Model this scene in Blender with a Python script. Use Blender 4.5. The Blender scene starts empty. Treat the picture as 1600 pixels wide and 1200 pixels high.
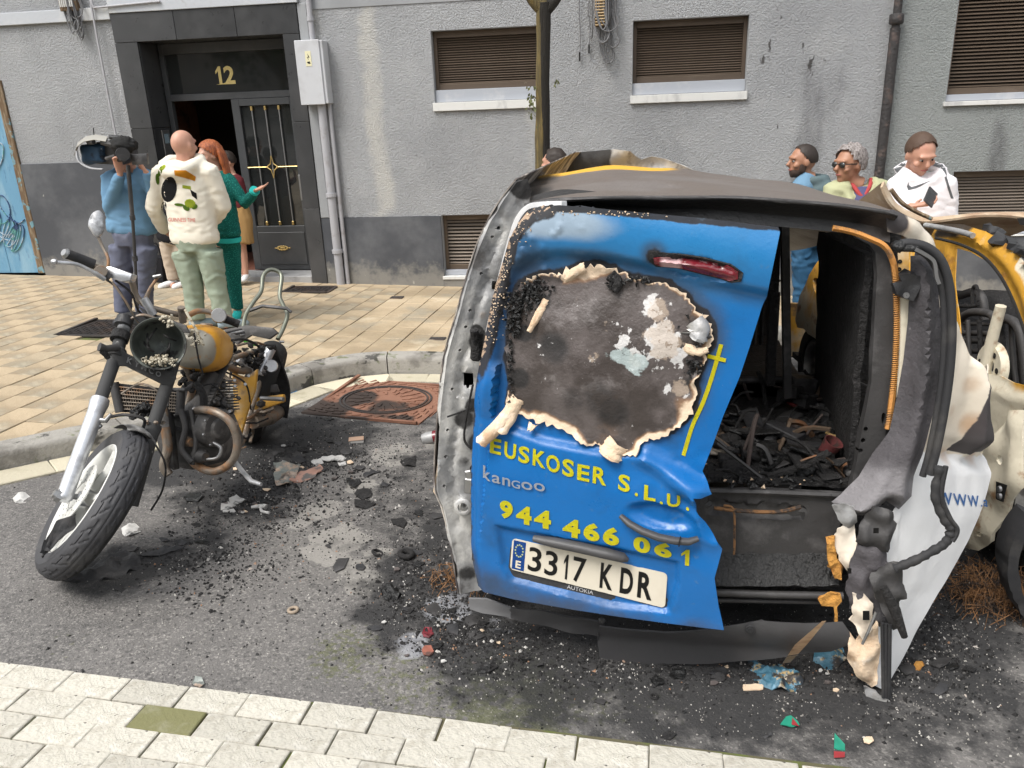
import bpy, bmesh, math, random
from mathutils import Vector, Matrix, noise
from mathutils.geometry import delaunay_2d_cdt
random.seed(7)
R_ = math.radians
scene = bpy.context.scene
COL = scene.collection
F_PX, PITCH, ROLL, YAW, CAM_H = 1250.0, 19.33, -2.23, -8.88, 1.75
def _cam_axes():
    p, ro, y = R_(PITCH), R_(ROLL), R_(YAW)
    fw = Vector((math.sin(y)*math.cos(p), math.cos(y)*math.cos(p), -math.sin(p)))
    r = Vector((math.cos(y), -math.sin(y), 0)); u = r.cross(fw)
    c, s = math.cos(ro), math.sin(ro)
    return (r*c+u*s), (u*c-r*s), fw
CR, CU, CF = _cam_axes()
CAM = Vector((0, 0, CAM_H))
cam_d = bpy.data.cameras.new('camera'); cam = bpy.data.objects.new('camera', cam_d); COL.objects.link(cam)
cam_d.sensor_width = 36; cam_d.lens = 36*F_PX/1600; cam_d.clip_start = .05; cam_d.clip_end = 500
m3 = Matrix((CR, CU, -CF)).transposed()
cam.matrix_world = Matrix.Translation(CAM) @ m3.to_4x4()
scene.camera = cam
world = bpy.data.worlds.new('World'); scene.world = world; world.use_nodes = True
wn = world.node_tree; wbg = wn.nodes['Background']
sky = wn.nodes.new('ShaderNodeTexSky'); sky.sky_type = 'NISHITA'; sky.sun_disc = False
SUN_EL, SUN_AZ = R_(58), R_(218)
sky.sun_elevation = SUN_EL; sky.sun_rotation = SUN_AZ; sky.air_density = 1.6; sky.dust_density = 3.0; sky.ozone_density = .6
hsv = wn.nodes.new('ShaderNodeHueSaturation'); hsv.inputs['Saturation'].default_value = .25
wn.links.new(sky.outputs[0], hsv.inputs['Color']); wn.links.new(hsv.outputs[0], wbg.inputs[0])
wbg.inputs[1].default_value = .15
sd = bpy.data.lights.new('sun', 'SUN'); sd.energy = 1.5; sd.angle = R_(24); sd.color = (1, .96, .9)
sun = bpy.data.objects.new('sun', sd); COL.objects.link(sun)
sdir = Vector((math.sin(SUN_AZ)*math.cos(SUN_EL), math.cos(SUN_AZ)*math.cos(SUN_EL), math.sin(SUN_EL)))
sun.rotation_euler = sdir.to_track_quat('Z', 'Y').to_euler(); sun.location = (0, -5, 12)
scene.view_settings.view_transform = 'Standard'; scene.view_settings.look = 'None'
scene.view_settings.gamma = 1; scene.view_settings.exposure = 0.80; scene.view_settings.use_curve_mapping = False
def ray(x, y): return CR*((x-800)/F_PX) - CU*((y-600)/F_PX) + CF
def hit(x, y, n, d):
    n = Vector(n); v = ray(x, y); return CAM + v*((d-n.dot(CAM))/n.dot(v))
NR = Vector((.0325, .058, 1)); DR = .058*2.4
NS = Vector((.0325, .045, 1)); DS = -.172+.045*8.4
WALL_Y = 8.4
def road_z(x, y): return DR-.0325*x-.058*y
def walk_z(x, y): return DS-.0325*x-.045*y
def RD(x, y, h=0): return hit(x, y, NR, DR+h)
def SW(x, y, h=0): return hit(x, y, NS, DS+h)
def WL(x, y, off=0): return hit(x, y, (0, 1, 0), WALL_Y-off)
def AY(x, y, Y): return hit(x, y, (0, 1, 0), Y)
def AX(x, y, X): return hit(x, y, (1, 0, 0), X)
def tag(o, label=None, cat=None, group=None, kind=None):
    if label: o['label'] = label
    if cat: o['category'] = cat
    if group: o['group'] = group
    if kind: o['kind'] = kind
    return o
def thing(name, label, cat, loc=(0, 0, 0), rz=0, group=None):
    o = bpy.data.objects.new(name, None); COL.objects.link(o)
    o.location = loc; o.rotation_euler = (0, 0, rz); o.empty_display_size = .1
    return tag(o, label, cat, group)
def linkmesh(name, me, mat=None, parent=None, world_coords=True):
    if mat is not None:
        me.materials.clear()
        for m in (mat if isinstance(mat, (list, tuple)) else [mat]): me.materials.append(m)
    o = bpy.data.objects.new(name, me); COL.objects.link(o)
    if parent is not None:
        o.parent = parent
        if world_coords:
            loc = Matrix.Identity(4); p = parent
            while p is not None:
                loc = p.matrix_basis @ loc; p = p.parent
            o.matrix_basis = loc.inverted()
    return o
def obj(name, bm, mat=None, parent=None, smooth=None, wc=True):
    me = bpy.data.meshes.new(name); bm.normal_update(); bm.to_mesh(me); bm.free()
    if smooth is not None: shade(me, smooth)
    return linkmesh(name, me, mat, parent, wc)
def shade(me, ang):
    me.shade_smooth()
    if ang < 179:
        try: me.set_sharp_from_angle(angle=R_(ang))
        except Exception: pass
def dup_tree(o, parent=None):
    c = o.copy(); COL.objects.link(c)
    if parent is not None: c.parent = parent
    for ch in list(o.children): dup_tree(ch, c)
    return c
def attr(me, name, fn):
    a = me.attributes.new(name, 'FLOAT', 'POINT')
    a.data.foreach_set('value', [float(fn(v.co)) for v in me.vertices])
def attr_c(me, name, fn):
    a = me.attributes.new(name, 'FLOAT_COLOR', 'POINT'); l = []
    for v in me.vertices:
        c = fn(v.co); l += [c[0], c[1], c[2], 1]
    a.data.foreach_set('color', l)
def nz(v): return Vector(v).normalized()
def fbm(p, s, o=4): return noise.fractal(Vector(p)*s, 1.0, 2.1, o)
def add_box(bm, c, size, rot=None, bev=0):
    m = Matrix.Translation(Vector(c)) @ (rot.to_4x4() if rot else Matrix.Identity(4)) @ Matrix.Diagonal((*size, 1))
    r = bmesh.ops.create_cube(bm, size=1, matrix=m)
    if bev: bmesh.ops.bevel(bm, geom=list({e for v in r['verts'] for e in v.link_edges}), offset=bev, segments=1, affect='EDGES', profile=.5)
def box2(bm, a, b, bev=0):
    a, b = Vector(a), Vector(b); add_box(bm, (a+b)/2, [abs(b[i]-a[i]) for i in range(3)], bev=bev)
def frame_of(d, hint=None):
    d = nz(d); h = Vector(hint) if hint else (Vector((0, 0, 1)) if abs(d.z) < .95 else Vector((1, 0, 0)))
    x = nz(h.cross(d)); return x, d.cross(x)
def add_tube(bm, pts, r, n=8, cap=True, hint=None, prof=None):
    """tube through points; r number or list; prof optional list of (a,b) multipliers for cross-section"""
    pts = [Vector(p) for p in pts]; k = len(pts); rs = r if isinstance(r, (list, tuple)) else [r]*k
    rings = []; px = None
    for i, p in enumerate(pts):
        d = (pts[min(i+1, k-1)]-pts[max(i-1, 0)])
        if d.length < 1e-9: d = Vector((0, 0, 1))
        d.normalize()
        if px is None: x, y = frame_of(d, hint)
        else:
            x = px-d*px.dot(d)
            if x.length < 1e-6: x, y = frame_of(d)
            x.normalize(); y = d.cross(x)
        px = x
        if prof is None: ring = [bm.verts.new(p+x*math.cos(t)*rs[i]+y*math.sin(t)*rs[i]) for t in [2*math.pi*j/n for j in range(n)]]
        else: ring = [bm.verts.new(p+x*a*rs[i]+y*b*rs[i]) for a, b in prof]
        rings.append(ring)
    m = len(rings[0])
    for a, b in zip(rings, rings[1:]):
        for j in range(m): bm.faces.new((a[j], a[(j+1) % m], b[(j+1) % m], b[j]))
    if cap:
        bm.faces.new(list(reversed(rings[0]))); bm.faces.new(rings[-1])
    return rings
def spl(pts, n=6):
    """Catmull-Rom through points"""
    P = [Vector(p) for p in pts]; out = []
    for i in range(len(P)-1):
        p0, p1, p2, p3 = P[max(i-1, 0)], P[i], P[i+1], P[min(i+2, len(P)-1)]
        for j in range(n):
            t = j/n; out.append(.5*((2*p1)+(p2-p0)*t+(2*p0-5*p1+4*p2-p3)*t*t+(3*p1-p0-3*p2+p3)*t**3))
    out.append(P[-1]); return out
def add_lathe(bm, prof, c=(0, 0, 0), axis=(0, 0, 1), n=24, closed=False, arc=None):
    """prof: (radius, height) along axis"""
    ax = nz(axis); x, y = frame_of(ax); c = Vector(c); rings = []
    for r, h in prof:
        rings.append([bm.verts.new(c+ax*h+(x*math.cos(t)+y*math.sin(t))*r) for t in [2*math.pi*j/n for j in range(n)]])
    P = rings+([rings[0]] if closed else [])
    for a, b in zip(P, P[1:]):
        for j in range(n):
            try: bm.faces.new((a[j], a[(j+1) % n], b[(j+1) % n], b[j]))
            except ValueError: pass
    return rings
def add_ell(bm, c, r, rot=None, u=16, v=10):
    m = Matrix.Translation(Vector(c)) @ (rot.to_4x4() if rot else Matrix.Identity(4)) @ Matrix.Diagonal((*r, 1))
    return bmesh.ops.create_uvsphere(bm, u_segments=u, v_segments=v, radius=1, matrix=m)['verts']
def add_grid(bm, fn, nu, nv, closed_u=False):
    g = [[bm.verts.new(fn(i/nu, j/nv)) for i in range(nu+(0 if closed_u else 1))] for j in range(nv+1)]
    for j in range(nv):
        for i in range(nu):
            k = (i+1) % len(g[0]); bm.faces.new((g[j][i], g[j][k], g[j+1][k], g[j+1][i]))
    return g
def solidify(bm, t):
    """give an open sheet real thickness (inner side away from the normal)"""
    bm.normal_update(); bmesh.ops.solidify(bm, geom=list(bm.faces), thickness=t)
def dens(poly, step):
    out = []
    for i in range(len(poly)):
        a, b = Vector(poly[i]), Vector(poly[(i+1) % len(poly)]); k = max(1, int((b-a).length/step))
        out += [a+(b-a)*j/k for j in range(k)]
    return out
def inside(p, poly):
    x, y = p[0], p[1]; c = False; j = len(poly)-1
    for i in range(len(poly)):
        xi, yi, xj, yj = poly[i][0], poly[i][1], poly[j][0], poly[j][1]
        if (yi > y) != (yj > y) and x < (xj-xi)*(y-yi)/(yj-yi)+xi: c = not c
        j = i
    return c
def dseg(p, a, b):
    ax, ay, bx, by = a[0], a[1], b[0], b[1]; dx, dy = bx-ax, by-ay; L = dx*dx+dy*dy
    t = 0 if L == 0 else max(0, min(1, ((p[0]-ax)*dx+(p[1]-ay)*dy)/L))
    return math.hypot(p[0]-ax-t*dx, p[1]-ay-t*dy)
def dpoly(p, poly, closed=True):
    k = len(poly); return min(dseg(p, poly[i], poly[(i+1) % k]) for i in range(k if closed else k-1))
def sheet2d(outline, holes=(), step=.02, jitter=.25, rim=None):
    """triangulated 2-D region -> (verts, faces) in plane coordinates"""
    rim = rim or step; loops = [dens(outline, rim)]+[dens(h, rim) for h in holes]
    V = []; E = []
    for L in loops:
        b = len(V); V += [Vector((p[0], p[1])) for p in L]; E += [(b+i, b+(i+1) % len(L)) for i in range(len(L))]
    xs = [p[0] for p in outline]; ys = [p[1] for p in outline]
    nb = [Vector(v) for v in V]
    import collections
    cell = collections.defaultdict(list)
    for q in nb: cell[(int(q.x//step), int(q.y//step))].append(q)
    y = min(ys); rng = random.Random(3); row = 0
    while y < max(ys):
        x = min(xs)+(step*.5 if row % 2 else 0)
        while x < max(xs):
            p = Vector((x+rng.uniform(-jitter, jitter)*step, y+rng.uniform(-jitter, jitter)*step))
            if inside(p, outline) and not any(inside(p, h) for h in holes):
                cx, cy = int(p.x//step), int(p.y//step)
                if all((q-p).length > step*.45 for i in (-1, 0, 1) for j in (-1, 0, 1) for q in cell.get((cx+i, cy+j), ())):
                    V.append(p)
            x += step
        y += step*.87; row += 1
    v, e, f, *_ = delaunay_2d_cdt(V, E, [], 0, 1e-6)
    ff = []
    for t in f:
        c = (v[t[0]]+v[t[1]]+v[t[2]])/3
        if inside(c, outline) and not any(inside(c, h) for h in holes): ff.append(tuple(t))
    return v, ff
def sheet(name, outline, fn, mat, parent=None, holes=(), step=.02, thick=.002, smooth=40, rim=None, attrs=None, jitter=.25):
    """solid panel: fn(u,v)->world point; attrs {name: f(u,v)}; back side offset along the local normal"""
    v, ff = sheet2d(outline, holes, step, jitter, rim)
    P = [fn(q.x, q.y) for q in v]
    bm = bmesh.new(); lay = bm.verts.layers.float_color.new('uvp')
    vs = []
    for p, q in zip(P, v):
        w = bm.verts.new(p); w[lay] = (q.x, q.y, 0, 1); vs.append(w)
    for t in ff:
        try: bm.faces.new([vs[i] for i in t])
        except ValueError: pass
    for w in [w for w in bm.verts if not w.link_faces]: bm.verts.remove(w)
    bm.normal_update()
    if bm.faces:
        c = sum((f.normal*f.calc_area() for f in bm.faces), Vector()); mid = sum((f.calc_center_median() for f in bm.faces), Vector())/len(bm.faces)
        if c.dot(CAM-mid) < 0: bmesh.ops.reverse_faces(bm, faces=list(bm.faces)); bm.normal_update()
    nf = len(bm.faces)
    if thick:
        fr = list(bm.faces); mp = {}
        for w in list(bm.verts): mp[w] = (w.co-w.normal*thick, w[lay].copy())
        be = [e for e in bm.edges if e.is_boundary]; bedir = []
        for e in be:
            l = e.link_loops[0]; bedir.append((l.vert, l.link_loop_next.vert))
        nw = {w: bm.verts.new(c[0]) for w, c in mp.items()}
        for w, c in mp.items(): nw[w][lay] = c[1]
        for f in fr:
            bm.faces.new([nw[w] for w in reversed(f.verts)])
        for a, b in bedir:
            try: bm.faces.new((b, a, nw[a], nw[b]))
            except ValueError: pass
    me = bpy.data.meshes.new(name); bm.to_mesh(me)
    if attrs:
        uvs = [w[lay][:2] for w in bm.verts]
        for k, g in attrs.items():
            a = me.attributes.new(k, 'FLOAT', 'POINT'); a.data.foreach_set('value', [float(g(x, y)) for x, y in uvs])
    bm.free(); me.attributes.remove(me.attributes['uvp'])
    if smooth is not None: shade(me, smooth)
    return linkmesh(name, me, mat, parent)
def sstep(a, b, x):
    t = max(0, min(1, (x-a)/(b-a))) if a != b else float(x > a); return t*t*(3-2*t)
def mat(name, col, rough=.6, metal=0.0, layers=(), bump=(), spec=.5, coat=0, alpha=1, trans=0, rvar=0, emis=None, rnd=0, coord='Object'):
    """layers: (colour, dict(scale,lo,hi,attr,detail,stretch,amt,inv)) mixed one over the other; bump: (scale, strength, dist, kind)"""
    m = bpy.data.materials.new(name); m.use_nodes = True; nt = m.node_tree; N = nt.nodes; L = nt.links
    b = N['Principled BSDF']; b.inputs['Roughness'].default_value = rough; b.inputs['Metallic'].default_value = metal
    b.inputs['Specular IOR Level'].default_value = spec; b.inputs['Coat Weight'].default_value = coat; b.inputs['Coat Roughness'].default_value = .08
    if trans: b.inputs['Transmission Weight'].default_value = trans; b.inputs['IOR'].default_value = 1.45
    if alpha < 1: b.inputs['Alpha'].default_value = alpha
    tc = N.new('ShaderNodeTexCoord').outputs[coord]
    def rgb(c):
        n = N.new('ShaderNodeRGB'); n.outputs[0].default_value = (*c, 1); return n.outputs[0]
    def ntex(scale, detail=6, stretch=None, kind='noise'):
        v = tc
        if stretch:
            mp = N.new('ShaderNodeMapping'); mp.inputs['Scale'].default_value = stretch; L.new(tc, mp.inputs[0]); v = mp.outputs[0]
        if kind == 'voronoi':
            t = N.new('ShaderNodeTexVoronoi'); t.inputs['Scale'].default_value = scale; L.new(v, t.inputs['Vector']); return t.outputs['Distance']
        if kind == 'cells':
            t = N.new('ShaderNodeTexVoronoi'); t.inputs['Scale'].default_value = scale; L.new(v, t.inputs['Vector'])
            s = N.new('ShaderNodeSeparateColor'); L.new(t.outputs['Color'], s.inputs[0]); return s.outputs[0]
        t = N.new('ShaderNodeTexNoise'); t.inputs['Scale'].default_value = scale; t.inputs['Detail'].default_value = detail
        t.inputs['Roughness'].default_value = .6; L.new(v, t.inputs['Vector']); return t.outputs['Fac']
    def maprange(x, lo, hi, a=0, c=1):
        r = N.new('ShaderNodeMapRange'); r.inputs[1].default_value = lo; r.inputs[2].default_value = hi; r.inputs[3].default_value = a; r.inputs[4].default_value = c
        r.interpolation_type = 'SMOOTHSTEP' if (a, c) == (0, 1) else 'LINEAR'; L.new(x, r.inputs[0]); return r.outputs[0]
    def math_(op, x, y):
        n = N.new('ShaderNodeMath'); n.operation = op
        for i, q in enumerate((x, y)):
            if isinstance(q, (int, float)): n.inputs[i].default_value = q
            else: L.new(q, n.inputs[i])
        return n.outputs[0]
    cur = rgb(col) if not isinstance(col, str) else None
    if cur is None:
        a = N.new('ShaderNodeAttribute'); a.attribute_name = col; cur = a.outputs['Color']
    rcur = None; mcur = None
    for lc, d in layers:
        f = None
        if 'scale' in d:
            t = ntex(d['scale'], d.get('detail', 6), d.get('stretch'), d.get('kind', 'noise'))
            if 'attr' in d:
                a = N.new('ShaderNodeAttribute'); a.attribute_name = d['attr']
                w = d.get('w', .8)
                s = math_('ADD', math_('MULTIPLY', math_('SUBTRACT', t, .5), w), a.outputs['Fac'])
                f = maprange(s, d.get('lo', .4), d.get('hi', .6))
                z = maprange(a.outputs['Fac'], 0.0, .12); f = math_('MULTIPLY', f, z)
            else: f = maprange(t, d.get('lo', .45), d.get('hi', .6))
        elif 'attr' in d:
            a = N.new('ShaderNodeAttribute'); a.attribute_name = d['attr']; f = maprange(a.outputs['Fac'], d.get('lo', 0), d.get('hi', 1))
        elif 'rand' in d:
            oi = N.new('ShaderNodeObjectInfo'); f = maprange(oi.outputs['Random'], d.get('lo', 0), d.get('hi', 1))
        else: f = math_('ADD', 0.0, 1.0)
        f = math_('MULTIPLY', f, d.get('amt', 1.0))
        mx = N.new('ShaderNodeMix'); mx.data_type = 'RGBA'; L.new(f, mx.inputs[0]); L.new(cur, mx.inputs[6])
        L.new(rgb(lc) if not isinstance(lc, str) else cur, mx.inputs[7]); cur = mx.outputs[2]
        if 'rough' in d:
            r0 = rcur if rcur is not None else rough
            mr = N.new('ShaderNodeMix'); L.new(f, mr.inputs[0])
            if rcur is None: mr.inputs[2].default_value = rough
            else: L.new(rcur, mr.inputs[2])
            mr.inputs[3].default_value = d['rough']; rcur = mr.outputs[0]
        if 'metal' in d:
            mr = N.new('ShaderNodeMix'); L.new(f, mr.inputs[0])
            if mcur is None: mr.inputs[2].default_value = metal
            else: L.new(mcur, mr.inputs[2])
            mr.inputs[3].default_value = d['metal']; mcur = mr.outputs[0]
    if rnd:
        oi = N.new('ShaderNodeObjectInfo'); v = maprange(oi.outputs['Random'], 0, 1, 1-rnd, 1+rnd*.6)
        mx = N.new('ShaderNodeHueSaturation'); L.new(v, mx.inputs['Value']); L.new(cur, mx.inputs['Color']); cur = mx.outputs[0]
    L.new(cur, b.inputs['Base Color'])
    if rvar:
        t = maprange(ntex(9, 5), .3, .7, -rvar, rvar); base = rcur if rcur is not None else rough
        rcur = math_('ADD', base if not isinstance(base, (int, float)) else float(base), t)
    if rcur is not None: L.new(rcur, b.inputs['Roughness'])
    if mcur is not None: L.new(mcur, b.inputs['Metallic'])
    prev = None
    for bp in bump:
        sc, st, di = bp[:3]; kd = bp[3] if len(bp) > 3 else 'noise'
        h = ntex(sc, 5, bp[4] if len(bp) > 4 else None, kd)
        bn = N.new('ShaderNodeBump'); bn.inputs['Strength'].default_value = st; bn.inputs['Distance'].default_value = di
        L.new(h, bn.inputs['Height'])
        if prev: L.new(prev, bn.inputs['Normal'])
        prev = bn.outputs[0]
    if prev: L.new(prev, b.inputs['Normal'])
    if emis: b.inputs['Emission Color'].default_value = (*emis[0], 1); b.inputs['Emission Strength'].default_value = emis[1]
    return m
def srgb(h):
    h = h.lstrip('#'); c = [int(h[i:i+2], 16)/255 for i in (0, 2, 4)]
    return tuple(((x+.055)/1.055)**2.4 if x > .04045 else x/12.92 for x in c)
_tc = {}
ONE = ([Vector(p) for p in ((.42, 0), (.82, 0), (.82, 1), (.52, 1), (.05, .74), (.05, .58), (.42, .74))], [(0, 1, 2), (0, 2, 6), (6, 2, 3), (6, 3, 4), (6, 4, 5)])
def text_tris(s, bold=0.0):
    key = (s, bold)
    if key in _tc: return _tc[key]
    cu = bpy.data.curves.new('txt', 'FONT'); cu.body = s; cu.offset = bold; cu.resolution_u = 4; cu.fill_mode = 'FRONT'
    o = bpy.data.objects.new('txt', cu); COL.objects.link(o); bpy.context.view_layer.update()
    dg = bpy.context.evaluated_depsgraph_get(); me = bpy.data.meshes.new_from_object(o.evaluated_get(dg))
    V = [Vector((v.co.x, v.co.y)) for v in me.vertices]; Fc = [tuple(p.vertices) for p in me.polygons]
    bpy.data.objects.remove(o); bpy.data.curves.remove(cu); bpy.data.meshes.remove(me)
    xs = [v.x for v in V]; ys = [v.y for v in V]
    x0, x1 = min(xs), max(xs); y0, y1 = min(ys), max(ys)
    r = ([Vector(((v.x-x0)/(x1-x0), (v.y-y0)/(y1-y0))) for v in V], Fc, (x1-x0)/(y1-y0))
    _tc[key] = r; return r
def text_quad(bm, s, corners, fn, depth=.001, bold=0.0):
    """glyphs filling the quad bl, br, tr, tl (plane coordinates), put through fn(u,v,off)->point"""
    if s == '1': V, Fc = ONE
    else: V, Fc, _ = text_tris(s, bold)
    bl, br, tr, tl = [Vector(c) for c in corners]
    sx, sy = max((br-bl).length, 1e-6), max((tl-bl).length, 1e-6); V = [Vector(v) for v in V]; T = []; mid = {}
    st = [t for f in Fc for t in ([f] if len(f) == 3 else [(f[0], f[k], f[k+1]) for k in range(1, len(f)-1)])]
    def m_(a, b):
        k = (min(a, b), max(a, b))
        if k not in mid: mid[k] = len(V); V.append((V[a]+V[b])/2)
        return mid[k]
    lim = .012 if sx < .3 else 9
    while st:
        t = st.pop(); L = [math.hypot((V[t[i]].x-V[t[(i+1) % 3]].x)*sx, (V[t[i]].y-V[t[(i+1) % 3]].y)*sy) for i in range(3)]; i = L.index(max(L))
        if L[i] > lim: a, b, c = t[i], t[(i+1) % 3], t[(i+2) % 3]; k = m_(a, b); st += [(a, k, c), (k, b, c)]
        else: T.append(t)
    Fc = T
    def q(p, off):
        a = bl.lerp(br, p.x); b = tl.lerp(tr, p.x); c = a.lerp(b, p.y); return fn(c.x, c.y, off)
    t = [bm.verts.new(q(p, depth)) for p in V]
    fs = []
    for f in Fc:
        try: fs.append(bm.faces.new([t[i] for i in f]))
        except ValueError: pass
    return fs
# ================================================================ GROUND
M = {}
M['asphalt'] = mat('asphalt', (.15, .142, .135), .9, layers=[
    ((.105, .10, .096), dict(scale=2.2, lo=.42, hi=.62, amt=.6)),
    ((.20, .19, .175), dict(scale=.9, lo=.5, hi=.7, amt=.45)),
    ((.30, .285, .265), dict(scale=140, kind='cells', lo=.72, hi=.92, amt=.55)),
    ((.03, .03, .03), dict(scale=95, kind='cells', lo=.8, hi=.95, amt=.45)),
    ((.30, .285, .26), dict(scale=7, attr='pale', w=1.1, lo=.52, hi=.58, amt=.75)),
    ((.085, .095, .02), dict(scale=40, attr='moss', w=2.0, lo=.66, hi=.95, amt=.55)),
    ((.018, .018, .019), dict(scale=9, attr='soot', w=1.6, lo=.3, hi=.85, amt=.9)),
    ((.40, .41, .44), dict(scale=14, attr='ash', w=1.2, lo=.6, hi=.85, amt=.5))],
    bump=[(300, .6, .004), (130, .5, .005, 'voronoi')])
def pxw(*q): return [RD(x, y).xy for x, y in q]
SOOT = [((330, 700), .5, 1.1), ((420, 690), .5, 1.1), ((500, 690), .4, .95), ((380, 760), .35, .9), ((300, 860), .2, .75), ((560, 660), .25, .65), ((400, 800), .22, .6), ((180, 890), .2, .9), ((730, 800), .32, .75), ((690, 900), .35, .85),
        ((800, 990), .35, 1), ((700, 930), .25, 1), ((650, 960), .25, .8), ((920, 1020), .3, .95), ((1100, 1050), .36, .95), ((1300, 1040), .4, .9), ((1430, 1000), .4, .85), ((1560, 930), .45, .85), ((700, 1000), .2, .65), ((1200, 960), .6, 1.0),
        ((620, 820), .18, .55), ((1500, 1080), .3, .7), ((1000, 900), .9, 1.0), ((1450, 840), .6, .9), ((640, 740), .25, .55)]
SOOT = [(RD(*p).xy, r, a) for p, r, a in SOOT]+[(Vector((.2, 3.6)), 1.4, 1), (Vector((.2, 5)), 1.5, 1)]
PALE = [((520, 850), .17, .8), ((500, 800), .11, .85), ((560, 905), .12, .75), ((620, 710), .17, .7), ((690, 690), .14, .7), ((470, 820), .06, .7), ((760, 880), .22, .6), ((560, 760), .10, .75), ((350, 610), .14, .6), ((590, 870), .1, .6)]
PALE = [(RD(*p).xy, r, a) for p, r, a in PALE]
MOSS = [((540, 1020), .16, .8), ((800, 1090), .28, .9), ((900, 1100), .2, .7), ((640, 1060), .2, .7), ((100, 1010), .12, .5), ((420, 1040), .12, .45), ((1000, 1110), .2, .6)]
MOSS = [(RD(*p).xy, r, a) for p, r, a in MOSS]
ASH = [((700, 950), .13, .8), ((640, 1010), .09, .8), ((780, 980), .1, .6), ((1440, 1000), .15, .5), ((1360, 1010), .1, .5)]
ASH = [(RD(*p).xy, r, a) for p, r, a in ASH]
def blob(L):
    def f(co):
        b = 0
        for c, r, a in L:
            d = ((co.x-c.x)**2+((co.y-c.y)*.8)**2)**.5/r
            if d < 1.6: b = max(b, a*(1-sstep(.35, 1.6, d)))
        return b
    return f
def uneven(lo, hi, a, b, c):
    out = []; x = lo
    while x < a: out.append(x); x += max(.05, (a-x)*.3)
    n = int((b-a)/c); out += [a+(b-a)*i/n for i in range(n+1)]; x = b
    while x < hi: x += max(.06, (x-b)*.5+.05); out.append(min(x, hi))
    return sorted(set(out))
xs = uneven(-30, 30, -3.6, 3.2, .04); ys = uneven(-25, 8.3, 1.7, 6.2, .04)
bm = bmesh.new(); g = [[bm.verts.new((x, y, road_z(x, y)+.004*fbm((x, y, 0), 1.6)+.0035*noise.noise(Vector((x*9, y*9, 3))))) for x in xs] for y in ys]
for j in range(len(ys)-1):
    for i in range(len(xs)-1): bm.faces.new((g[j][i], g[j][i+1], g[j+1][i+1], g[j+1][i]))
road = obj('road', bm, M['asphalt'], smooth=60); tag(road, kind='structure')
for k, L in (('soot', SOOT), ('pale', PALE), ('moss', MOSS), ('ash', ASH)): attr(road.data, k, blob(L))
KP = [(-7.5, -1.4), (-6, .4), (-4.6, 1.95), (-3.30, 3.47), (-2.79, 4.07), (-2.50, 4.72), (-2.36, 5.12), (-2.03, 5.50), (-1.65, 5.62), (-1.36, 5.64), (-.9, 5.68), (-.66, 5.85), (-.6, 6.3), (-.5, 6.75), (0, 6.9), (3, 6.95), (9, 7)]
KL = [Vector((p.x, p.y)) for p in spl([(x, y, 0) for x, y in KP], 8)]
def offset_line(L, d):
    out = []
    for i, p in enumerate(L):
        t = (L[min(i+1, len(L)-1)]-L[max(i-1, 0)]).normalized(); out.append(p+Vector((t.y, -t.x))*d)
    return out
def resample(L, s):
    out = [L[0]]; acc = 0
    for a, b in zip(L, L[1:]):
        d = (b-a).length; t = s-acc
        while t <= d: out.append(a+(b-a)*(t/d)); t += s
        acc = d-(t-s)
    return out
M['kerb'] = mat('kerb_concrete', (.32, .305, .275), .9, layers=[((.14, .13, .115), dict(scale=5, lo=.45, hi=.62, amt=.7)), ((.10, .12, .035), dict(scale=9, lo=.56, hi=.66, amt=.7)), ((.04, .038, .035), dict(scale=3.2, lo=.54, hi=.6, amt=.8, attr=None) if 0 else dict(scale=4.5, lo=.58, hi=.63, amt=.85, stretch=(1, 1, 2)))], bump=[(60, .5, .01), (220, .5, .004)])
M['gutter'] = mat('gutter_stone', (.58, .53, .40), .85, layers=[((.30, .27, .16), dict(scale=4, lo=.5, hi=.7, amt=.7)), ((.2, .2, .06), dict(scale=7, lo=.6, hi=.75, amt=.6))], bump=[(50, .5, .01)], rnd=.25)
M['paver'] = mat('pavement_stone', (.45, .355, .235), .82, layers=[((.26, .20, .125), dict(scale=1.1, lo=.40, hi=.62, amt=.8)), ((.24, .225, .18), dict(scale=1.9, lo=.52, hi=.68, amt=.6)),
    ((.62, .54, .40), dict(scale=2.3, lo=.55, hi=.75, amt=.6)), ((.24, .17, .09), dict(scale=24, lo=.6, hi=.74, amt=.4)), ((.16, .16, .13), dict(rand=1, lo=.88, hi=.94, amt=.45))], bump=[(26, .35, .012), (150, .45, .004)], rnd=.12, coord='Object', rvar=.12)
M['joint'] = mat('joint_mortar', (.10, .09, .05), .95, layers=[((.10, .12, .03), dict(scale=5, lo=.5, hi=.6))], bump=[(90, .5, .006)])
M['white_paver'] = mat('white_paver_stone', (.50, .475, .41), .9, layers=[((.36, .33, .27), dict(scale=11, lo=.48, hi=.66, amt=.7)), ((.27, .27, .12), dict(scale=5, lo=.6, hi=.75, amt=.55)), ((.05, .045, .04), dict(scale=34, lo=.66, hi=.70, amt=.85)), ((.66, .64, .58), dict(scale=8, lo=.52, hi=.66, amt=.6)), ((.20, .18, .13), dict(scale=52, lo=.6, hi=.68, amt=.5)), ((.22, .21, .17), dict(scale=2.3, lo=.56, hi=.72, amt=.55))], bump=[(45, .7, .012), (170, .5, .004)], rnd=.14, rvar=.1)
M['green_paver'] = mat('mossy_paver_stone', (.17, .165, .075), .9, layers=[((.28, .27, .19), dict(scale=12, lo=.5, hi=.7, amt=.5))], bump=[(60, .6, .006)])
def structure(o): return tag(o, kind='structure')
out = [(p.x, p.y) for p in KL]+[(9, 8.39), (-12, 8.39), (-12, -1.4)]
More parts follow.
